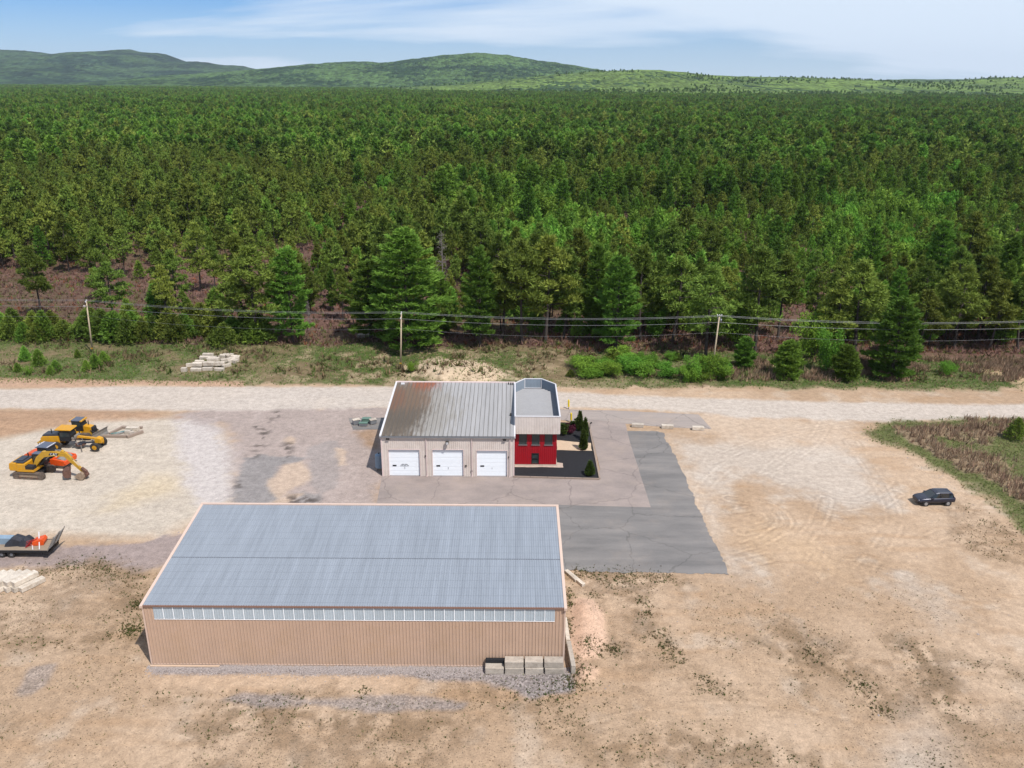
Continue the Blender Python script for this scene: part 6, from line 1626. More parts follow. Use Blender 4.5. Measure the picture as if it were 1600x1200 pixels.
# bushes on the verge
gbu = 'green bushes on the verge'
for q, (px, py, pt, kd, w) in enumerate(((40, 562, 540, 'young', 'leftmost on the left verge'), (62, 570, 545, 'young', 'second on the left verge'), (28, 580, 566, 'young', 'low one by the left road edge'), (88, 580, 562, 'young', 'front one left of the left pole'), (80, 584, 570, 'young', 'small front one left of the left pole'), (122, 560, 545, 'young', 'just left of the left pole'), (136, 580, 562, 'young', 'in front of the left pole'), (150, 576, 552, 'young', 'right of the left pole foot'), (163, 566, 548, 'young', 'farther right of the left pole'), (46, 585, 574, 'decid', 'tiny one by the left road edge'))):
    plant_px(kd, px, py, pt, 'green bush on the verge, %s' % w, gbu, None, 1.3, cat='bush', name='verge_bush')
for q, (px, py, pt, w, sx) in enumerate(((985, 582, 556, 'behind the lane mouth', 1.5), (955, 588, 566, 'left end of the bright clump', 1.6), (1010, 575, 552, 'top of the bright clump', 1.4), (920, 590, 574, 'low one right of the office wing', 1.7), (1040, 590, 568, 'between the bright clump and the pole', 1.5), (1088, 592, 560, 'left of the right pole foot', 1.2), (1105, 588, 556, 'at the right pole foot', 1.1), (1125, 592, 562, 'right of the right pole foot', 1.2), (1075, 596, 575, 'front one left of the right pole', 1.4), (1480, 585, 566, 'small bright one below the right-hand pines', 1.2), (645, 583, 566, 'right of the middle pole foot', 1.2), (940, 575, 560, 'back left of the bright clump', 1.4))):
    plant_px('decid', px, py, pt, 'bright green leafy shrub on the verge, %s' % w, 'bright shrubs on the verge', None, sx, cat='shrub', name='verge_shrub')
rg = np.random.default_rng(78)
for i in range(22):
    px = 890 + 245 * (i + .3 * rg.random()) / 22; py = rg.uniform(568, 598) - (8 if px < 1060 else 0); pt = py - rg.choice([6, 9, 14, 22]) - rg.uniform(0, 3)
    plant_px('decid' if i % 3 else 'scrub', px, py, pt, 'low green shrub, %s from the left in the thicket right of the garage' % ORD(i), 'low shrubs in the verge thicket', None, rg.uniform(1.3, 2.2), cat='shrub', name='thicket_shrub')
# dark shrub on the bank at the right edge
plant_px('scrub', 1585, 690, 652, 'dark shrub on the grassy bank at the right picture edge', None, 1, 1.2, cat='shrub', name='bank_shrub')

# ---- the rest of the wood
def kind_map(x, y, r, n, n2):
    yb = np.clip((x + 60) / 90, 0, 1) * np.exp(-((y - 275) / 90) ** 2) * .8 + .10 + (n2 - .5) * 1.7
    if y > 460: yb = .05
    if y < 250 and x < -20: yb = .2
    if n2 > .50 and y > 215 and r > .82 and x > -70: return 'decid'
    wp = .07 + (n - .5) * .9 + (.25 if 330 < y < 420 and x > -40 else 0)
    if r < yb: return 'young'
    if r < yb + max(.02, wp) * (1 - yb): return 'white'
    return 'pitch'
class Grid:
    def __init__(s, c): s.c = c; s.d = {}
    def ok(s, x, y, r):
        i, j = int(x // s.c), int(y // s.c)
        for a in range(i - 2, i + 3):
            for b in range(j - 2, j + 3):
                for (u, v, w) in s.d.get((a, b), ()):
                    if (u - x) ** 2 + (v - y) ** 2 < (.5 * (r + w)) ** 2: return False
        return True
    def put(s, x, y, r): s.d.setdefault((int(x // s.c), int(y // s.c)), []).append((x, y, r))
gd = Grid(4.0)
for x, y, r in placed: gd.put(x, y, max(2.5, min(r * 1.1, 6)))
cand = []
rg = np.random.default_rng(5)
NC = 44000
cy = 166 + (520 - 166) * rg.random(NC) ** 1.15; cx = rg.uniform(-1, 1, NC) * (cy * .66 + 40)
cd = cy - edge_y(cx); cop = fbm(cx, cy, 16, 2, 31); cn = fbm(cx, cy, 70, 3, 21); cn2 = fbm(cx, cy, 28, 2, 22); cbig = .72 + .62 * sstep(fbm(cx, cy, 34, 2, 26), .3, .7); cr1 = rg.random(NC); cr2 = rg.random(NC)
for x, y, dy, op, n1_, n2_, r1, r2, bg_ in zip(cx, cy, cd, cop, cn, cn2, cr1, cr2, cbig):
    if dy < 5: continue
    thin = 1.0
    lx = np.clip((-38 - x) / 22, 0, 1)                   # the brown clearing at left
    if y < 292: thin = 1 - lx * (1 - (.03 + .7 * np.clip((y - 232) / 60, 0, 1)))
    if y < 300 and op > .57: thin *= .15
    if y < 236: thin *= (.45 if x < 30 else .8) + (.55 if x < 30 else .2) * np.clip((y - 205) / 30, 0, 1)
    if (abs(x + 41) < 5 and y < 225) or (abs(x - 62) < 6 and y < 205): thin *= .12
    if r1 > thin: continue
    kd = kind_map(x, y, r2, n1_, n2_)
    rad = {'pitch': 3.1, 'white': 4.4, 'young': 2.5, 'decid': 3.2}[kd] * rg.uniform(.85, 1.2)
    if not gd.ok(x, y, rad): continue
    gd.put(x, y, rad)
    h = {'pitch': rg.normal(9.6, 2.2), 'white': rg.normal(13.0, 2.8), 'young': rg.normal(5.8, 1.6), 'decid': rg.normal(6.5, 1.2)}[kd] * bg_
    cand.append((x, y, kd, float(np.clip(h, 3.0, 21)), float(rg.uniform(.72, 1.05))))
vis = [c for c in cand if abs(c[0]) < c[1] * .62 + 6]
vis.sort(key=lambda c: c[1] - c[3] * 2.5)
near = vis[:300]; nset = set(id(c) for c in near)
def sector(x, y):
    px = 800 + CF * x / (y * cP + CH * sP)
    for lim, nm in ((90, 'left of the left pole'), (230, 'behind the left pole'), (400, 'behind the block heap'), (540, 'left of the largest pine'), (690, 'around the largest pine'), (820, 'behind the garage roof'), (980, 'behind the office wing'), (1120, 'left of the right pole'), (1260, 'right of the right pole'), (1400, 'above low dark pines'), (1520, 'above the dry grass')):
        if px < lim: return nm
    return 'at the right picture edge'
KT = {'pitch': 'olive pitch pine', 'white': 'layered white pine', 'young': 'bright young pine', 'decid': 'bright leafy tree'}
AVG = {'pitch': 9.6, 'white': 13.0, 'young': 5.8, 'decid': 6.5}
for x, y, kd, h, sx in near:
    dp = y - edge_y(x); ww = sector(x, y)
    sz_ = 'tall ' if h > AVG[kd] * 1.1 else 'short ' if h < AVG[kd] * .88 else 'middling '
    rw = 'in the wood edge' if dp < 14 else 'just inside the wood' if dp < 30 else 'deeper in the wood'
    plant(kd, x, y, h, '%s%s %s, %s' % (sz_, KT[kd], rw, ww), '%s%ss %s, %s' % (sz_, KT[kd], rw, ww), None, None, sx)
rest = [c for c in cand if id(c) not in nset]

# low-detail prototypes, kept outside the scene and instanced
pc_ = bpy.data.collections.new('forest_prototypes')
PIDX = {}
def add_proto(key, me):
    o = bpy.data.objects.new('p%03d' % len(pc_.objects), me); PIDX.setdefault(key, []).append(len(pc_.objects)); pc_.objects.link(o)
def joined(parts):
    "parts: list of (V, F3, C, matidx)"
    return None
def tri_mesh(name, trunk, V, T, leaf):
    tv = np.array(trunk.v, np.float32); tf = []
    for f in trunk.f:
        for k in range(1, len(f) - 1): tf.append((f[0], f[k], f[k + 1]))
    tf = np.array(tf, np.int32); n0 = len(tv)
    VV = np.concatenate([tv, V]); FF = np.concatenate([tf, np.arange(len(V)).reshape(-1, 3) + n0])
    CC = np.concatenate([np.ones((n0, 3)), T]); mi = np.concatenate([np.zeros(len(tf)), np.ones(len(V) // 3)])
    return mesh_np(name, VV, FF, [M['bark'], M[leaf]], mi, cols={'Col': np.clip(CC, 0, 3)})
for i in range(5): add_proto('pitch', tri_mesh('t', *pitch_pine(500 + i, .5, 13.0, 2.9), 'pitch'))
for i in range(3): add_proto('white', tri_mesh('t', *white_pine(520 + i, .5, 20.0, 4.5, .12), 'white'))
for i in range(2): add_proto('decid', tri_mesh('t', *leafy(560 + i, 5.0, 2.2, 700, 5, .42), 'decid'))
for i in range(4): add_proto('young', tri_mesh('t', *young_pine(540 + i, .5, 6.0, 2.0), 'young'))
lows = {'pitch': [pitch_pine(600 + i, .2, 13, 3.0) for i in range(4)], 'white': [white_pine(620 + i, .2, 20, 4.6, .15) for i in range(3)], 'young': [young_pine(640 + i, .2, 6, 2.1) for i in range(2)]}
for i in range(2): add_proto('lowwhite', tri_mesh('t', *lows['white'][i], 'white'))
PS = 34.0
def patch(seed, mix):
    rg = np.random.default_rng(seed); Vs, Ts, Ms = [], [], []
    g = 11
    for a in range(g):
        for b in range(g):
            if rg.random() < .10: continue
            x = (a + rg.uniform(.1, .9)) / g * PS - PS / 2; y = (b + rg.uniform(.1, .9)) / g * PS - PS / 2
            kd = rg.choice(['pitch', 'white', 'young'], p=mix); tr, V, T = lows[kd][rg.integers(len(lows[kd]))]
            h = {'pitch': rg.normal(10, 2.8), 'white': rg.normal(14, 3.4), 'young': rg.normal(7, 2)}[kd]; s = h / PH[kd]; an = rg.uniform(0, 6.28)
            c, s_ = math.cos(an), math.sin(an)
            W = np.stack([(V[:, 0] * c - V[:, 1] * s_) * s * .92 + x, (V[:, 0] * s_ + V[:, 1] * c) * s * .92 + y, V[:, 2] * s], 1)
            Vs.append(W); Ts.append(T * rg.uniform(.62, 1.38)); Ms.append(np.full(len(V) // 3, {'pitch': 0, 'white': 1, 'young': 2}[kd]))
    V = np.concatenate(Vs); T = np.concatenate(Ts)
    return mesh_np('patch', V, np.arange(len(V)).reshape(-1, 3), [M['pitch'], M['white'], M['young']], np.concatenate(Ms), cols={'Col': np.clip(T, 0, 3)})
for i in range(5): add_proto('patch', patch(700 + i, [.72, .22, .06]))
pts, pid, prt, psc = [], [], [], []
for x, y, kd, h, sx in rest:
    pts.append((x, y, 0)); pid.append(PIDX[kd][int(rg.integers(len(PIDX[kd])))]); prt.append(rg.uniform(0, 6.28)); s = h / PH[kd]; psc.append((s * sx, s * sx, s))
rows = np.arange(508, 2900, PS * .94)
for y in rows:
    hw = y * .64 + 90
    for x in np.arange(-hw, hw, PS * .94):
        pts.append((x + rg.uniform(-4, 4), y + rg.uniform(-4, 4), 0)); pid.append(PIDX['patch'][int(rg.integers(5))]); prt.append(rg.integers(4) * math.pi / 2 + rg.normal(0, .12)); s = rg.uniform(.85, 1.1); psc.append((1.04, 1.04, s))
pts = np.array(pts, float); pts[:, 2] = height(pts[:, 0], pts[:, 1])
FOREST = [pts, np.array(pid), np.array(prt), np.array(psc)]

def gn_instancer(name, P, idx, rot, scl, coll):
    me = bpy.data.meshes.new(name); me.vertices.add(len(P)); me.vertices.foreach_set('co', np.asarray(P, np.float32).ravel())
    a = me.attributes.new('pick', 'INT', 'POINT'); a.data.foreach_set('value', np.asarray(idx, np.int32))
    a = me.attributes.new('turn', 'FLOAT_VECTOR', 'POINT'); rv = np.zeros((len(P), 3), np.float32); rv[:, 2] = rot; a.data.foreach_set('vector', rv.ravel())
    a = me.attributes.new('size', 'FLOAT_VECTOR', 'POINT'); a.data.foreach_set('vector', np.asarray(scl, np.float32).ravel())
    o = link(name, me)
    ng = bpy.data.node_groups.new(name + '_scatter', 'GeometryNodeTree')
    ng.interface.new_socket('Geometry', in_out='INPUT', socket_type='NodeSocketGeometry'); ng.interface.new_socket('Geometry', in_out='OUTPUT', socket_type='NodeSocketGeometry')
    N, Lk = ng.nodes, ng.links
    gi, go = N.new('NodeGroupInput'), N.new('NodeGroupOutput')
    ci = N.new('GeometryNodeCollectionInfo'); ci.inputs['Collection'].default_value = coll; ci.inputs['Separate Children'].default_value = True; ci.inputs['Reset Children'].default_value = True
    ip = N.new('GeometryNodeInstanceOnPoints'); ip.inputs['Pick Instance'].default_value = True
    def na(nm, ty):
        q = N.new('GeometryNodeInputNamedAttribute'); q.data_type = ty; q.inputs['Name'].default_value = nm; return [s for s in q.outputs if s.enabled and s.name == 'Attribute'][0]
    er = N.new('FunctionNodeEulerToRotation')
    Lk.new(gi.outputs[0], ip.inputs['Points']); Lk.new(ci.outputs[0], ip.inputs['Instance']); Lk.new(na('pick', 'INT'), ip.inputs['Instance Index'])
    Lk.new(na('turn', 'FLOAT_VECTOR'), er.inputs[0]); Lk.new(er.outputs[0], ip.inputs['Rotation']); Lk.new(na('size', 'FLOAT_VECTOR'), ip.inputs['Scale'])
    Lk.new(ip.outputs[0], go.inputs[0])
    md = o.modifiers.new('scatter', 'NODES'); md.node_group = ng
    return o

# ------------------------------------------------------------------ shrubs in the mulch bed
def cone_shrub(seed, H, R, n=520):
    rg = np.random.default_rng(seed); f = rg.beta(1.1, 1.4, n); a = rg.uniform(0, 6.28, n)
    r = R * (1 - f) ** .75 * np.minimum(1, .55 + f * 4) * rg.uniform(.75, 1.05, n)
    cen = np.stack([r * np.cos(a), r * np.sin(a), .08 + H * .95 * f], 1); mn = np.stack([np.cos(a) * .5, np.sin(a) * .5, np.full(n, .9)], 1)
    return tufts(rg, cen, mn, np.full(n, .3), 5, .35, .45, .2)
for q, (px, py, H, R, lab) in enumerate(((905.5, 673, 3.3, .55, 'tall narrow dark green arborvitae, rearmost in the mulch bed'), (913.5, 688, 3.7, .55, 'tall narrow arborvitae, middle one at the mulch bed edge'), (911.5, 703, 3.1, .6, 'tall narrow arborvitae by the sandy path'), (921.5, 743, 2.1, .68, 'short cone-shaped shrub at the front corner of the mulch bed'))):
    x, y = G(px, py); t = empty('arborvitae', (x, y, .06)); tag(t, lab, 'shrub', 'cone shrubs in the mulch bed')
    MB().cyl((0, 0, 0), (0, 0, H * .7), .06, .02, 6).build('trunk', M['bark'], t); V, T = cone_shrub(q, H, R); link('crown', crown_mesh('crown', V, T, M['arbor']), t)
for q, (px, py, H, R, lm, lab) in enumerate(((880, 680, 1.9, 1.0, 'arbor', 'round green bush beside the red office wing'), (890.5, 678, 1.5, .85, 'burgundy', 'burgundy-leaved bush in the mulch bed'), (897, 667, .9, .6, 'arbor', 'small dark bush at the back of the mulch bed'))):
    x, y = G(px, py); x = max(x, xb + .9); t = empty('garden_bush', (x, y, .06)); tag(t, lab, 'bush')
    tr, V, T = leafy(800 + q, H, R, 900, 4, .2, .1); link('stems', simple_me(tr, 'stems', M['bark']), t); link('crown', crown_mesh('crown', V, T, M[lm]), t)

# ------------------------------------------------------------------ grass, dry grass, weeds, undergrowth
def grass_mesh(name, P, hgt, colr, k, spread, width, rg, lean=.0):
    n = len(P); main = np.tile([lean, 0, 1.], (n, 1)) + rg.normal(0, .15, (n, 3))
    V, T = tufts(rg, P, main, hgt, k, spread, width, .15)
    return mesh_np(name, V, np.arange(len(V)).reshape(-1, 3), M['grass'], cols={'Col': np.clip(T * np.repeat(colr, k * 3, 0), 0, 1)})
rg = np.random.default_rng(9)
N_ = 60000
x = rg.uniform(-125, 125, N_); y = rg.uniform(138, 170, N_)
keep = rg.random(N_) < (sample('grass', x, y) * .75 + .14 * sample('ve', x, y)) * (np.abs(x) < y * .66 + 4)
x, y = x[keep], y[keep]; c = np.array(alb(122, 148, 70))[None] * rg.uniform(.7, 1.25, (len(x), 1)); br = rg.random(len(x)) < np.interp(x, [-100, -60, 0, 40, 100], [.4, .35, .5, .35, .6]) * .8
c[br] = np.array(alb(184, 158, 126)) * rg.uniform(.7, 1.2, (br.sum(), 1))
xB = rg.uniform(52, 92, 30000); yB = rg.uniform(80, 130, 30000); kb_ = (rg.random(30000) < sample('bank', xB, yB) * (1 - .9 * sample('dry', xB, yB))); xB, yB = xB[kb_], yB[kb_]
cB = np.array(alb(124, 140, 74))[None] * rg.uniform(.65, 1.25, (len(xB), 1)); q_ = rg.random(len(xB)) < .38; cB[q_] = np.array(alb(184, 164, 126))
x, y, c = np.concatenate([x, xB]), np.concatenate([y, yB]), np.concatenate([c, cB])
P = np.stack([x, y, height(x, y)], 1)
tag(link('grass', grass_mesh('grass', P, np.where(sample('bank', x, y) > .4, rg.uniform(.12, .28, len(x)), rg.uniform(.18, .42, len(x))), c, 4, .6, .28, rg)), 'rough green grass on the verge and the bank', 'grass', None, 'stuff')
xB = rg.uniform(52, 92, 16000); yB = rg.uniform(80, 130, 16000); kb_ = rg.random(16000) < sample('dry', xB, yB) * .7; xB, yB = xB[kb_], yB[kb_]
xv = rg.uniform(34, 110, 14000); yv = rg.uniform(141, 156, 14000); kv = rg.random(14000) < sstep(fbm(xv, yv, 6, 3, 41), .42, .6) * sstep(yv, 142, 145) * sample('ve', xv, yv); xv, yv = xv[kv], yv[kv]
x, y = np.concatenate([xB, xv]), np.concatenate([yB, yv]); c = np.array(alb(198, 170, 140))[None] * rg.uniform(.6, 1.2, (len(x), 1)); r_ = rg.random(len(x)) < .35; c[r_] = np.array(alb(168, 136, 114)) * rg.uniform(.7, 1.1, (r_.sum(), 1))
P = np.stack([x, y, height(x, y)], 1)
tag(link('dry_grass', grass_mesh('dry_grass', P, rg.uniform(.6, 1.15, len(x)), c, 5, .28, .13, rg, .15)), 'tall dry straw-brown grass on the bank and verge', 'grass', None, 'stuff')
# weeds on the sand
x = rg.uniform(-75, 60, 150000); y = rg.uniform(50, 92, 150000)
wv = sample('weed', x, y) * sstep(fbm(x, y, 2.4, 3, 51), .42, .6)
inshed = (x > SX - .2) & (x < SX + SL + .2) & (y > SY - .3) & (y < SY + SW + .3)
keep = (rg.random(len(x)) < wv * .30) & ~inshed & ~((x > -5) & (x < 25) & (y > 79.2))
x, y = x[keep], y[keep]; c = np.array(alb(118, 128, 74))[None] * rg.uniform(.6, 1.2, (len(x), 1)); r_ = rg.random(len(x)) < .5; c[r_] = np.array(alb(150, 128, 98)) * rg.uniform(.6, 1.1, (r_.sum(), 1))
# denser green patches read off the photograph
ex_ = []
for px, py, rr_, nn in ((865, 1085, 2.6, 260), (900, 1066, 1.6, 160), (915, 1010, .7, 40), (960, 1015, 1.0, 80), (965, 905, 2.2, 170), (905, 897, 1.2, 90), (925, 930, .8, 40), (890, 945, .6, 60), (1345, 1070, 1.0, 70), (1380, 1110, 1.3, 70), (1265, 1020, 1.0, 50), (800, 1095, 2.0, 40), (570, 1080, .7, 40), (250, 1085, .8, 16), (205, 985, 1.2, 260), (215, 945, 1.0, 160), (1010, 960, .8, 50), (1040, 1010, .8, 40), (890, 1130, 1.5, 40), (160, 890, 2.0, 120), (110, 885, 1.6, 80), (1460, 1180, 1.6, 40)):
    a, b_ = G(px, py); ex_.append(np.stack([rg.normal(a, rr_ * .55, nn), rg.normal(b_, rr_ * .5, nn)], 1))
for pp, ww_, nn in WLINES:
    q = GP(pp)
    for (ax, ay), (bx, by) in zip(q[:-1], q[1:]):
        n_ = int(math.hypot(bx - ax, by - ay) * nn * (.7 if nn >= 60 and ww_ < 1.2 else .42)) + 2; t = rg.random(n_)
        sx2 = ax + (bx - ax) * t + rg.normal(0, ww_ * .85, n_); sy2 = ay + (by - ay) * t + rg.normal(0, ww_ * .85, n_)
        kp = fbm(sx2, sy2, 1.6, 2, 57) > .40; ex_.append(np.stack([sx2[kp], sy2[kp]], 1))
ex_ = np.concatenate(ex_)
ins = (ex_[:, 0] > SX - .1) & (ex_[:, 0] < SX + SL + .1) & (ex_[:, 1] > SY - 1.1) & (ex_[:, 1] < SY + SW + .2)
ex_ = ex_[~ins]
c2 = np.array(alb(88, 106, 46))[None] * rg.uniform(.6, 1.15, (len(ex_), 1)); r2_ = rg.random(len(ex_)) < .4; c2[r2_] = np.array(alb(142, 122, 88)) * rg.uniform(.6, 1.1, (r2_.sum(), 1))
x, y, c = np.concatenate([x, ex_[:, 0]]), np.concatenate([y, ex_[:, 1]]), np.concatenate([c, c2])
P = np.stack([x, y, height(x, y)], 1); wh_ = rg.uniform(.06, .18, len(x)); wh_[-len(ex_):] = rg.uniform(.07, .24, len(ex_))
tag(link('weeds', grass_mesh('weeds', P, wh_, c, 5, .8, .36, rg)), 'small weeds scattered over the sand', 'weeds', None, 'stuff')
# loose stones
def rocks(name, P, s, m, rg):
    base = unit(np.array([[1, 0, 0], [-1, 0, 0], [0, 1, 0], [0, -1, 0], [0, 0, 1.], [0, 0, -1]])); F8 = np.array([(0, 2, 4), (2, 1, 4), (1, 3, 4), (3, 0, 4), (2, 0, 5), (1, 2, 5), (3, 1, 5), (0, 3, 5)])
    n = len(P); V = base[None] * s[:, None, None] * rg.uniform(.6, 1.25, (n, 6, 1)); a = rg.uniform(0, 6.28, n); ca, sa = np.cos(a)[:, None], np.sin(a)[:, None]
    V = np.stack([V[..., 0] * ca - V[..., 1] * sa, V[..., 0] * sa + V[..., 1] * ca, V[..., 2] * .6], -1) + P[:, None, :]
    F_ = (F8[None] + (np.arange(n) * 6)[:, None, None]).reshape(-1, 3)
    return mesh_np(name, V.reshape(-1, 3), F_, m)
M['gravel'] = leaf_mat('gravel_stones', (1, 1, 1), 0, 0, 0); M['gravel'] = mat('gravel_stones', alb(178, 166, 160), .95, 0, .45, 9)
x = rg.uniform(-60, 60, 40000); y = rg.uniform(55, 132, 40000)
k1 = sstep(sdist(x, y, Z['stone1']), -.3, .3) * .9 + sstep(sdist(x, y, Z['stone2']), -.3, .6) * .5
bedge = np.exp(-((sdist(x, y, BANK) + 1.4) / 1.2) ** 2) * .35
keep = (rg.random(len(x)) < k1 + bedge + .012) & ~((x > SX - .2) & (x < SX + SL + .2) & (y > SY - .1) & (y < SY + SW + .3)) & ~((x > GX) & (x < 14) & (y > GY - 8) & (y < GY + 22))
n_dense = 9000; px_ = rg.uniform(SX - .3, SX + SL + .6, n_dense); py_ = SY - .12 - np.abs(rg.normal(0, .55, n_dense))
x, y = np.concatenate([x[keep], px_]), np.concatenate([y[keep], py_])
P = np.stack([x, y, height(x, y) + .01], 1); rs_ = rg.uniform(.035, .09, len(x)); rs_[rg.random(len(x)) < .05] *= 2.0
tag(link('loose_stones', rocks('loose_stones', P, rs_, M['gravel'], rg)), 'loose grey stones and gravel along the shed and yard edges', 'gravel', None, 'stuff')
# leafless brown undergrowth below the pines
M['twig'] = leaf_mat('leafless_undergrowth', (1, 1, 1), 0, .1, 0)
n_ = 34000; y = 160 + 180 * rg.random(n_) ** 1.3; x = rg.uniform(-1, 1, n_) * (y * .64 + 8); keep = (sample('floor', x, y) > .3); x, y = x[keep], y[keep]
c = np.array(alb(152, 120, 108))[None] * rg.uniform(.65, 1.25, (len(x), 1)); r_ = rg.random(len(x)) < .2; c[r_] = np.array(alb(130, 138, 76)) * rg.uniform(.6, 1.1, (r_.sum(), 1)); r_ = rg.random(len(x)) < .12; c[r_] = np.array(alb(150, 96, 70))
n2_ = 9000; xv = rg.uniform(-110, 110, n2_); yv = rg.uniform(143, 166, n2_); kv = rg.random(n2_) < sample('ve', xv, yv) * sstep(fbm(xv, yv, 5, 3, 44), .5, .66) * .6; xv, yv = xv[kv], yv[kv]
x, y = np.concatenate([x, xv]), np.concatenate([y, yv]); cv = np.array(alb(150, 128, 98))[None] * rg.uniform(.55, 1.15, (len(xv), 1)); r_ = rg.random(len(xv)) < .35; cv[r_] = np.array(alb(112, 128, 66)) * rg.uniform(.6, 1.1, (r_.sum(), 1)); c = np.concatenate([c, cv])
P = np.stack([x, y, height(x, y)], 1)
tag(link('undergrowth', grass_mesh('undergrowth', P, rg.uniform(.5, 1.3, len(x)), c, 6, .75, .22, rg)), 'brown leafless undergrowth on the forest floor', 'undergrowth', None, 'stuff')

# ------------------------------------------------------------------ far hills
def hill_mat(name, base, dark, dark_amt, cell):
    m, n, l, p = new_mat(name)
    p.inputs['Roughness'].default_value = .95; p.inputs['Specular IOR Level'].default_value = .05
    ge = n.new('ShaderNodeNewGeometry')
    mp = n.new('ShaderNodeMapping'); mp.inputs['Scale'].default_value = (1, .35, 1.6); l.new(ge.outputs['Position'], mp.inputs[0])
    vo = n.new('ShaderNodeTexVoronoi'); vo.inputs['Scale'].default_value = 1 / cell; l.new(mp.outputs[0], vo.inputs['Vector'])
    sc = n.new('ShaderNodeSeparateColor'); l.new(vo.outputs['Color'], sc.inputs[0])
    r = n.new('ShaderNodeMapRange'); r.inputs[3].default_value = .55; r.inputs[4].default_value = 1.45; l.new(sc.outputs[0], r.inputs[0])
    n1 = n.new('ShaderNodeTexNoise'); n1.inputs['Scale'].default_value = 1 / 420; n1.inputs['Detail'].default_value = 8; n1.inputs['Roughness'].default_value = .68; l.new(ge.outputs['Position'], n1.inputs['Vector'])
    ad = n.new('ShaderNodeMath'); ad.operation = 'MULTIPLY_ADD'; l.new(sc.outputs[1], ad.inputs[0]); ad.inputs[1].default_value = .16; l.new(n1.outputs['Fac'], ad.inputs[2])
    r2 = n.new('ShaderNodeMapRange'); r2.inputs[1].default_value = .70 - dark_amt * .3; r2.inputs[2].default_value = .76 - dark_amt * .3; l.new(ad.outputs[0], r2.inputs[0])
    n2 = n.new('ShaderNodeTexNoise'); n2.inputs['Scale'].default_value = 1 / 900; n2.inputs['Detail'].default_value = 5; l.new(ge.outputs['Position'], n2.inputs['Vector'])
    r3 = n.new('ShaderNodeMapRange'); r3.inputs[1].default_value = .35; r3.inputs[2].default_value = .65; r3.inputs[3].default_value = .85; r3.inputs[4].default_value = 1.15; l.new(n2.outputs['Fac'], r3.inputs[0])
    mu = n.new('ShaderNodeMath'); mu.operation = 'MULTIPLY'; l.new(r.outputs[0], mu.inputs[0]); l.new(r3.outputs[0], mu.inputs[1])
    mx = n.new('ShaderNodeMix'); mx.data_type = 'RGBA'; l.new(r2.outputs[0], mx.inputs['Factor']); mx.inputs['A'].default_value = (*base, 1); mx.inputs['B'].default_value = (*dark, 1)
    vm = n.new('ShaderNodeVectorMath'); vm.operation = 'SCALE'; l.new(mx.outputs['Result'], vm.inputs[0]); l.new(mu.outputs[0], vm.inputs['Scale'])
    l.new(vm.outputs[0], p.inputs['Base Color'])
    bp = n.new('ShaderNodeBump'); bp.inputs['Strength'].default_value = .8; bp.inputs['Distance'].default_value = cell * .6; bp.invert = True
    l.new(vo.outputs['Distance'], bp.inputs['Height']); l.new(bp.outputs[0], p.inputs['Normal'])
    return m
def hill(name, crest, yc, foot, back, m, seed, nx_=900, rough=1.0):
    "crest: silhouette points as (pixel x, pixel y) of a ridge whose top runs at distance yc"
    cx, cz = [], []
    for px, py in crest:
        d = ray(px, py); t = yc / d[1]; cx.append(d[0] * t); cz.append(CH + d[2] * t)
    xs_ = np.linspace(cx[0], cx[-1], nx_); zc = np.interp(xs_, cx, cz)
    k_ = np.exp(-np.linspace(-2, 2, 9) ** 2); zc = np.convolve(np.pad(zc, 4, 'edge'), k_ / k_.sum(), 'valid') + (fbm(xs_, xs_ * 0 + seed, 420, 4, seed + 9) - .5) * 26 * rough * np.clip(zc / 120, .15, 1) + (fbm(xs_, xs_ * 0 + seed, 40, 2, seed + 11) - .5) * 7 * np.clip(zc / 120, .3, 1)
    ts = np.concatenate([np.linspace(0, 1, 46), np.linspace(1.06, 2, 14)])
    V = []
    for t in ts:
        if t <= 1:
            y = foot + (yc - foot) * t; prof = (t * t * (3 - 2 * t)) * .62 + .38 * t
        else:
            y = yc + (back - yc) * (t - 1); prof = (1 - (t - 1)) ** 1.3
        sx_ = y / yc
        X_ = xs_ * (1 if t <= 0 else 1); Y_ = np.full(nx_, y)
        amp = np.sin(min(1, t) * math.pi) if t <= 1 else .3
        nz = (fbm(X_, Y_, 900, 5, seed) - .5) * 110 * rough * amp + (fbm(X_, Y_, 60, 3, seed + 3) - .5) * 9 * rough
        zz = np.maximum(zc * prof + nz * np.clip(zc / 150, .1, 1) * (.55 if t < .98 else .2), -6)
        if t <= 0.0: zz = np.full(nx_, -8.0)
        V.append(np.stack([X_, Y_, zz], 1))
    V = np.concatenate(V); nr = len(ts); ii = np.arange(nr * nx_).reshape(nr, nx_)
    q = np.stack([ii[:-1, :-1], ii[:-1, 1:], ii[1:, 1:], ii[1:, :-1]], -1).reshape(-1, 4)
    return tag(link(name, mesh_np(name, V, q, m, smooth=True)), kind='structure'), V
M['hill_far'] = hill_mat('far_wooded_slope', (.046, .082, .034), (.016, .034, .020), .5, 24)
M['hill_mid'] = hill_mat('wooded_slope', (.060, .104, .034), (.020, .042, .018), .45, 18)
M['hill_near'] = hill_mat('spring_green_slope', (.104, .155, .036), (.028, .054, .018), .34, 16)
hill('hill', [(-500, 96), (-250, 88), (-100, 82), (0, 77), (50, 80), (100, 87), (135, 84), (155, 81), (185, 82), (203, 77), (222, 83), (245, 83), (262, 86), (284, 97), (318, 97), (345, 102), (380, 104), (400, 108), (470, 112), (560, 116), (800, 118), (1200, 122)], 9200, 5200, 12500, M['hill_far'], 31)
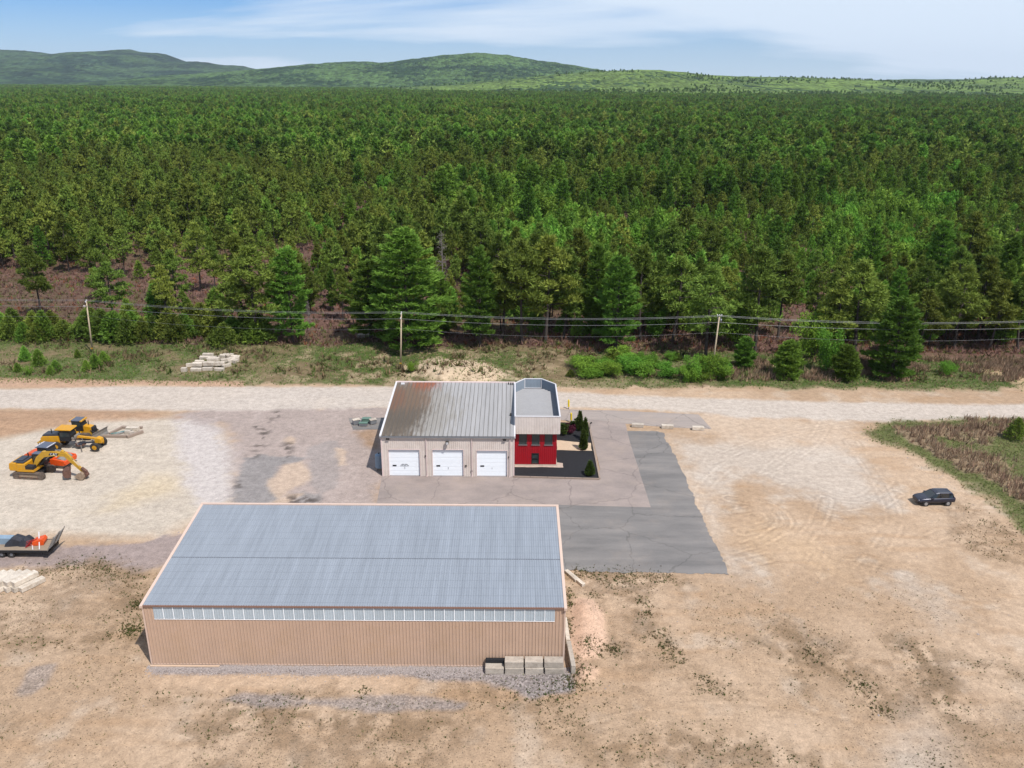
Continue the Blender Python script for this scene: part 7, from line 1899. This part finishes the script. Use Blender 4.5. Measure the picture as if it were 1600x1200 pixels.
hill('hill', [(120, 134), (200, 126), (330, 114), (400, 107), (440, 104), (520, 98), (560, 97), (595, 100), (640, 92), (700, 84), (745, 81), (790, 85), (850, 97), (900, 104), (945, 111), (1000, 117), (1100, 121), (1300, 124), (1700, 124), (2000, 122)], 6000, 4200, 8600, M['hill_mid'], 32)
hn, HV = hill('hill', [(480, 146), (560, 141), (640, 136), (720, 130), (850, 118), (930, 111), (1000, 108), (1060, 111), (1100, 116), (1150, 119), (1250, 121), (1330, 124), (1400, 128), (1480, 128), (1530, 123), (1570, 121), (1640, 122), (1800, 116), (2100, 112)], 4100, 2780, 5600, M['hill_near'], 33, 900, .5)
# dark conifers standing out on the near hill and along the foot of the hills
rg = np.random.default_rng(61)
fp, fi, fr_, fs = FOREST
nfoot = HV[rg.integers(0, len(HV) * 15 // 60, 3600)]; nfoot = nfoot + np.stack([rg.uniform(-20, 20, 3600), rg.uniform(-20, 20, 3600), np.full(3600, -1.0)], 1)
sel = HV[rg.integers(0, len(HV) * 46 // 60, 5200)]
dn = fbm(sel[:, 0], sel[:, 1], 500, 4, 71); sel = sel[(rg.random(len(sel)) < sstep(dn, .48, .66) * .9 + .04) & (sel[:, 2] > -4)]
sel = sel + np.stack([rg.uniform(-14, 14, len(sel)), rg.uniform(-16, 16, len(sel)), np.full(len(sel), -1.5)], 1)
sel = np.concatenate([sel, nfoot]); s_ = rg.uniform(.26, .5, len(sel))
fp = np.concatenate([fp, sel]); fi = np.concatenate([fi, np.array(PIDX['lowwhite'])[rg.integers(0, 2, len(sel))]]); fr_ = np.concatenate([fr_, rg.uniform(0, 6.28, len(sel))]); fs = np.concatenate([fs, np.stack([s_ * 1.9, s_ * 1.9, s_], 1)])
yy = np.arange(2860, 5200, 60); 
for y in yy:
    xx = np.arange(-y * .66 - 100, -y * .02 if y > 3300 else 200, 46); n_ = len(xx)
    fp = np.concatenate([fp, np.stack([xx + rg.uniform(-9, 9, n_), y + rg.uniform(-14, 14, n_), np.zeros(n_)], 1)]); fi = np.concatenate([fi, np.array(PIDX['patch'])[rg.integers(0, 5, n_)]]); fr_ = np.concatenate([fr_, rg.integers(0, 4, n_) * math.pi / 2]); fs = np.concatenate([fs, np.tile([1.5, 1.5, 1.0], (n_, 1))])
tag(gn_instancer('forest', fp, fi, fr_, fs, pc_), 'dense pine forest stretching back to the hills', 'forest', None, 'stuff')

# ------------------------------------------------------------------ thin haze
HAZE = 3.0e-5
if HAZE:
    hb = MB().b2(-9500, 9500, -400, 12900, -12, 460)
    hm = bpy.data.materials.new('haze_air'); hm.use_nodes = True; hn_, hl_ = hm.node_tree.nodes, hm.node_tree.links
    hn_.clear(); ho = hn_.new('ShaderNodeOutputMaterial'); pv = hn_.new('ShaderNodeVolumePrincipled')
    pv.inputs['Color'].default_value = (.80, .89, 1.0, 1); pv.inputs['Density'].default_value = HAZE; pv.inputs['Anisotropy'].default_value = .3
    hl_.new(pv.outputs[0], ho.inputs['Volume'])
    tag(hb.build('haze', hm), 'thin bluish haze over the far hills', 'haze', None, 'stuff')
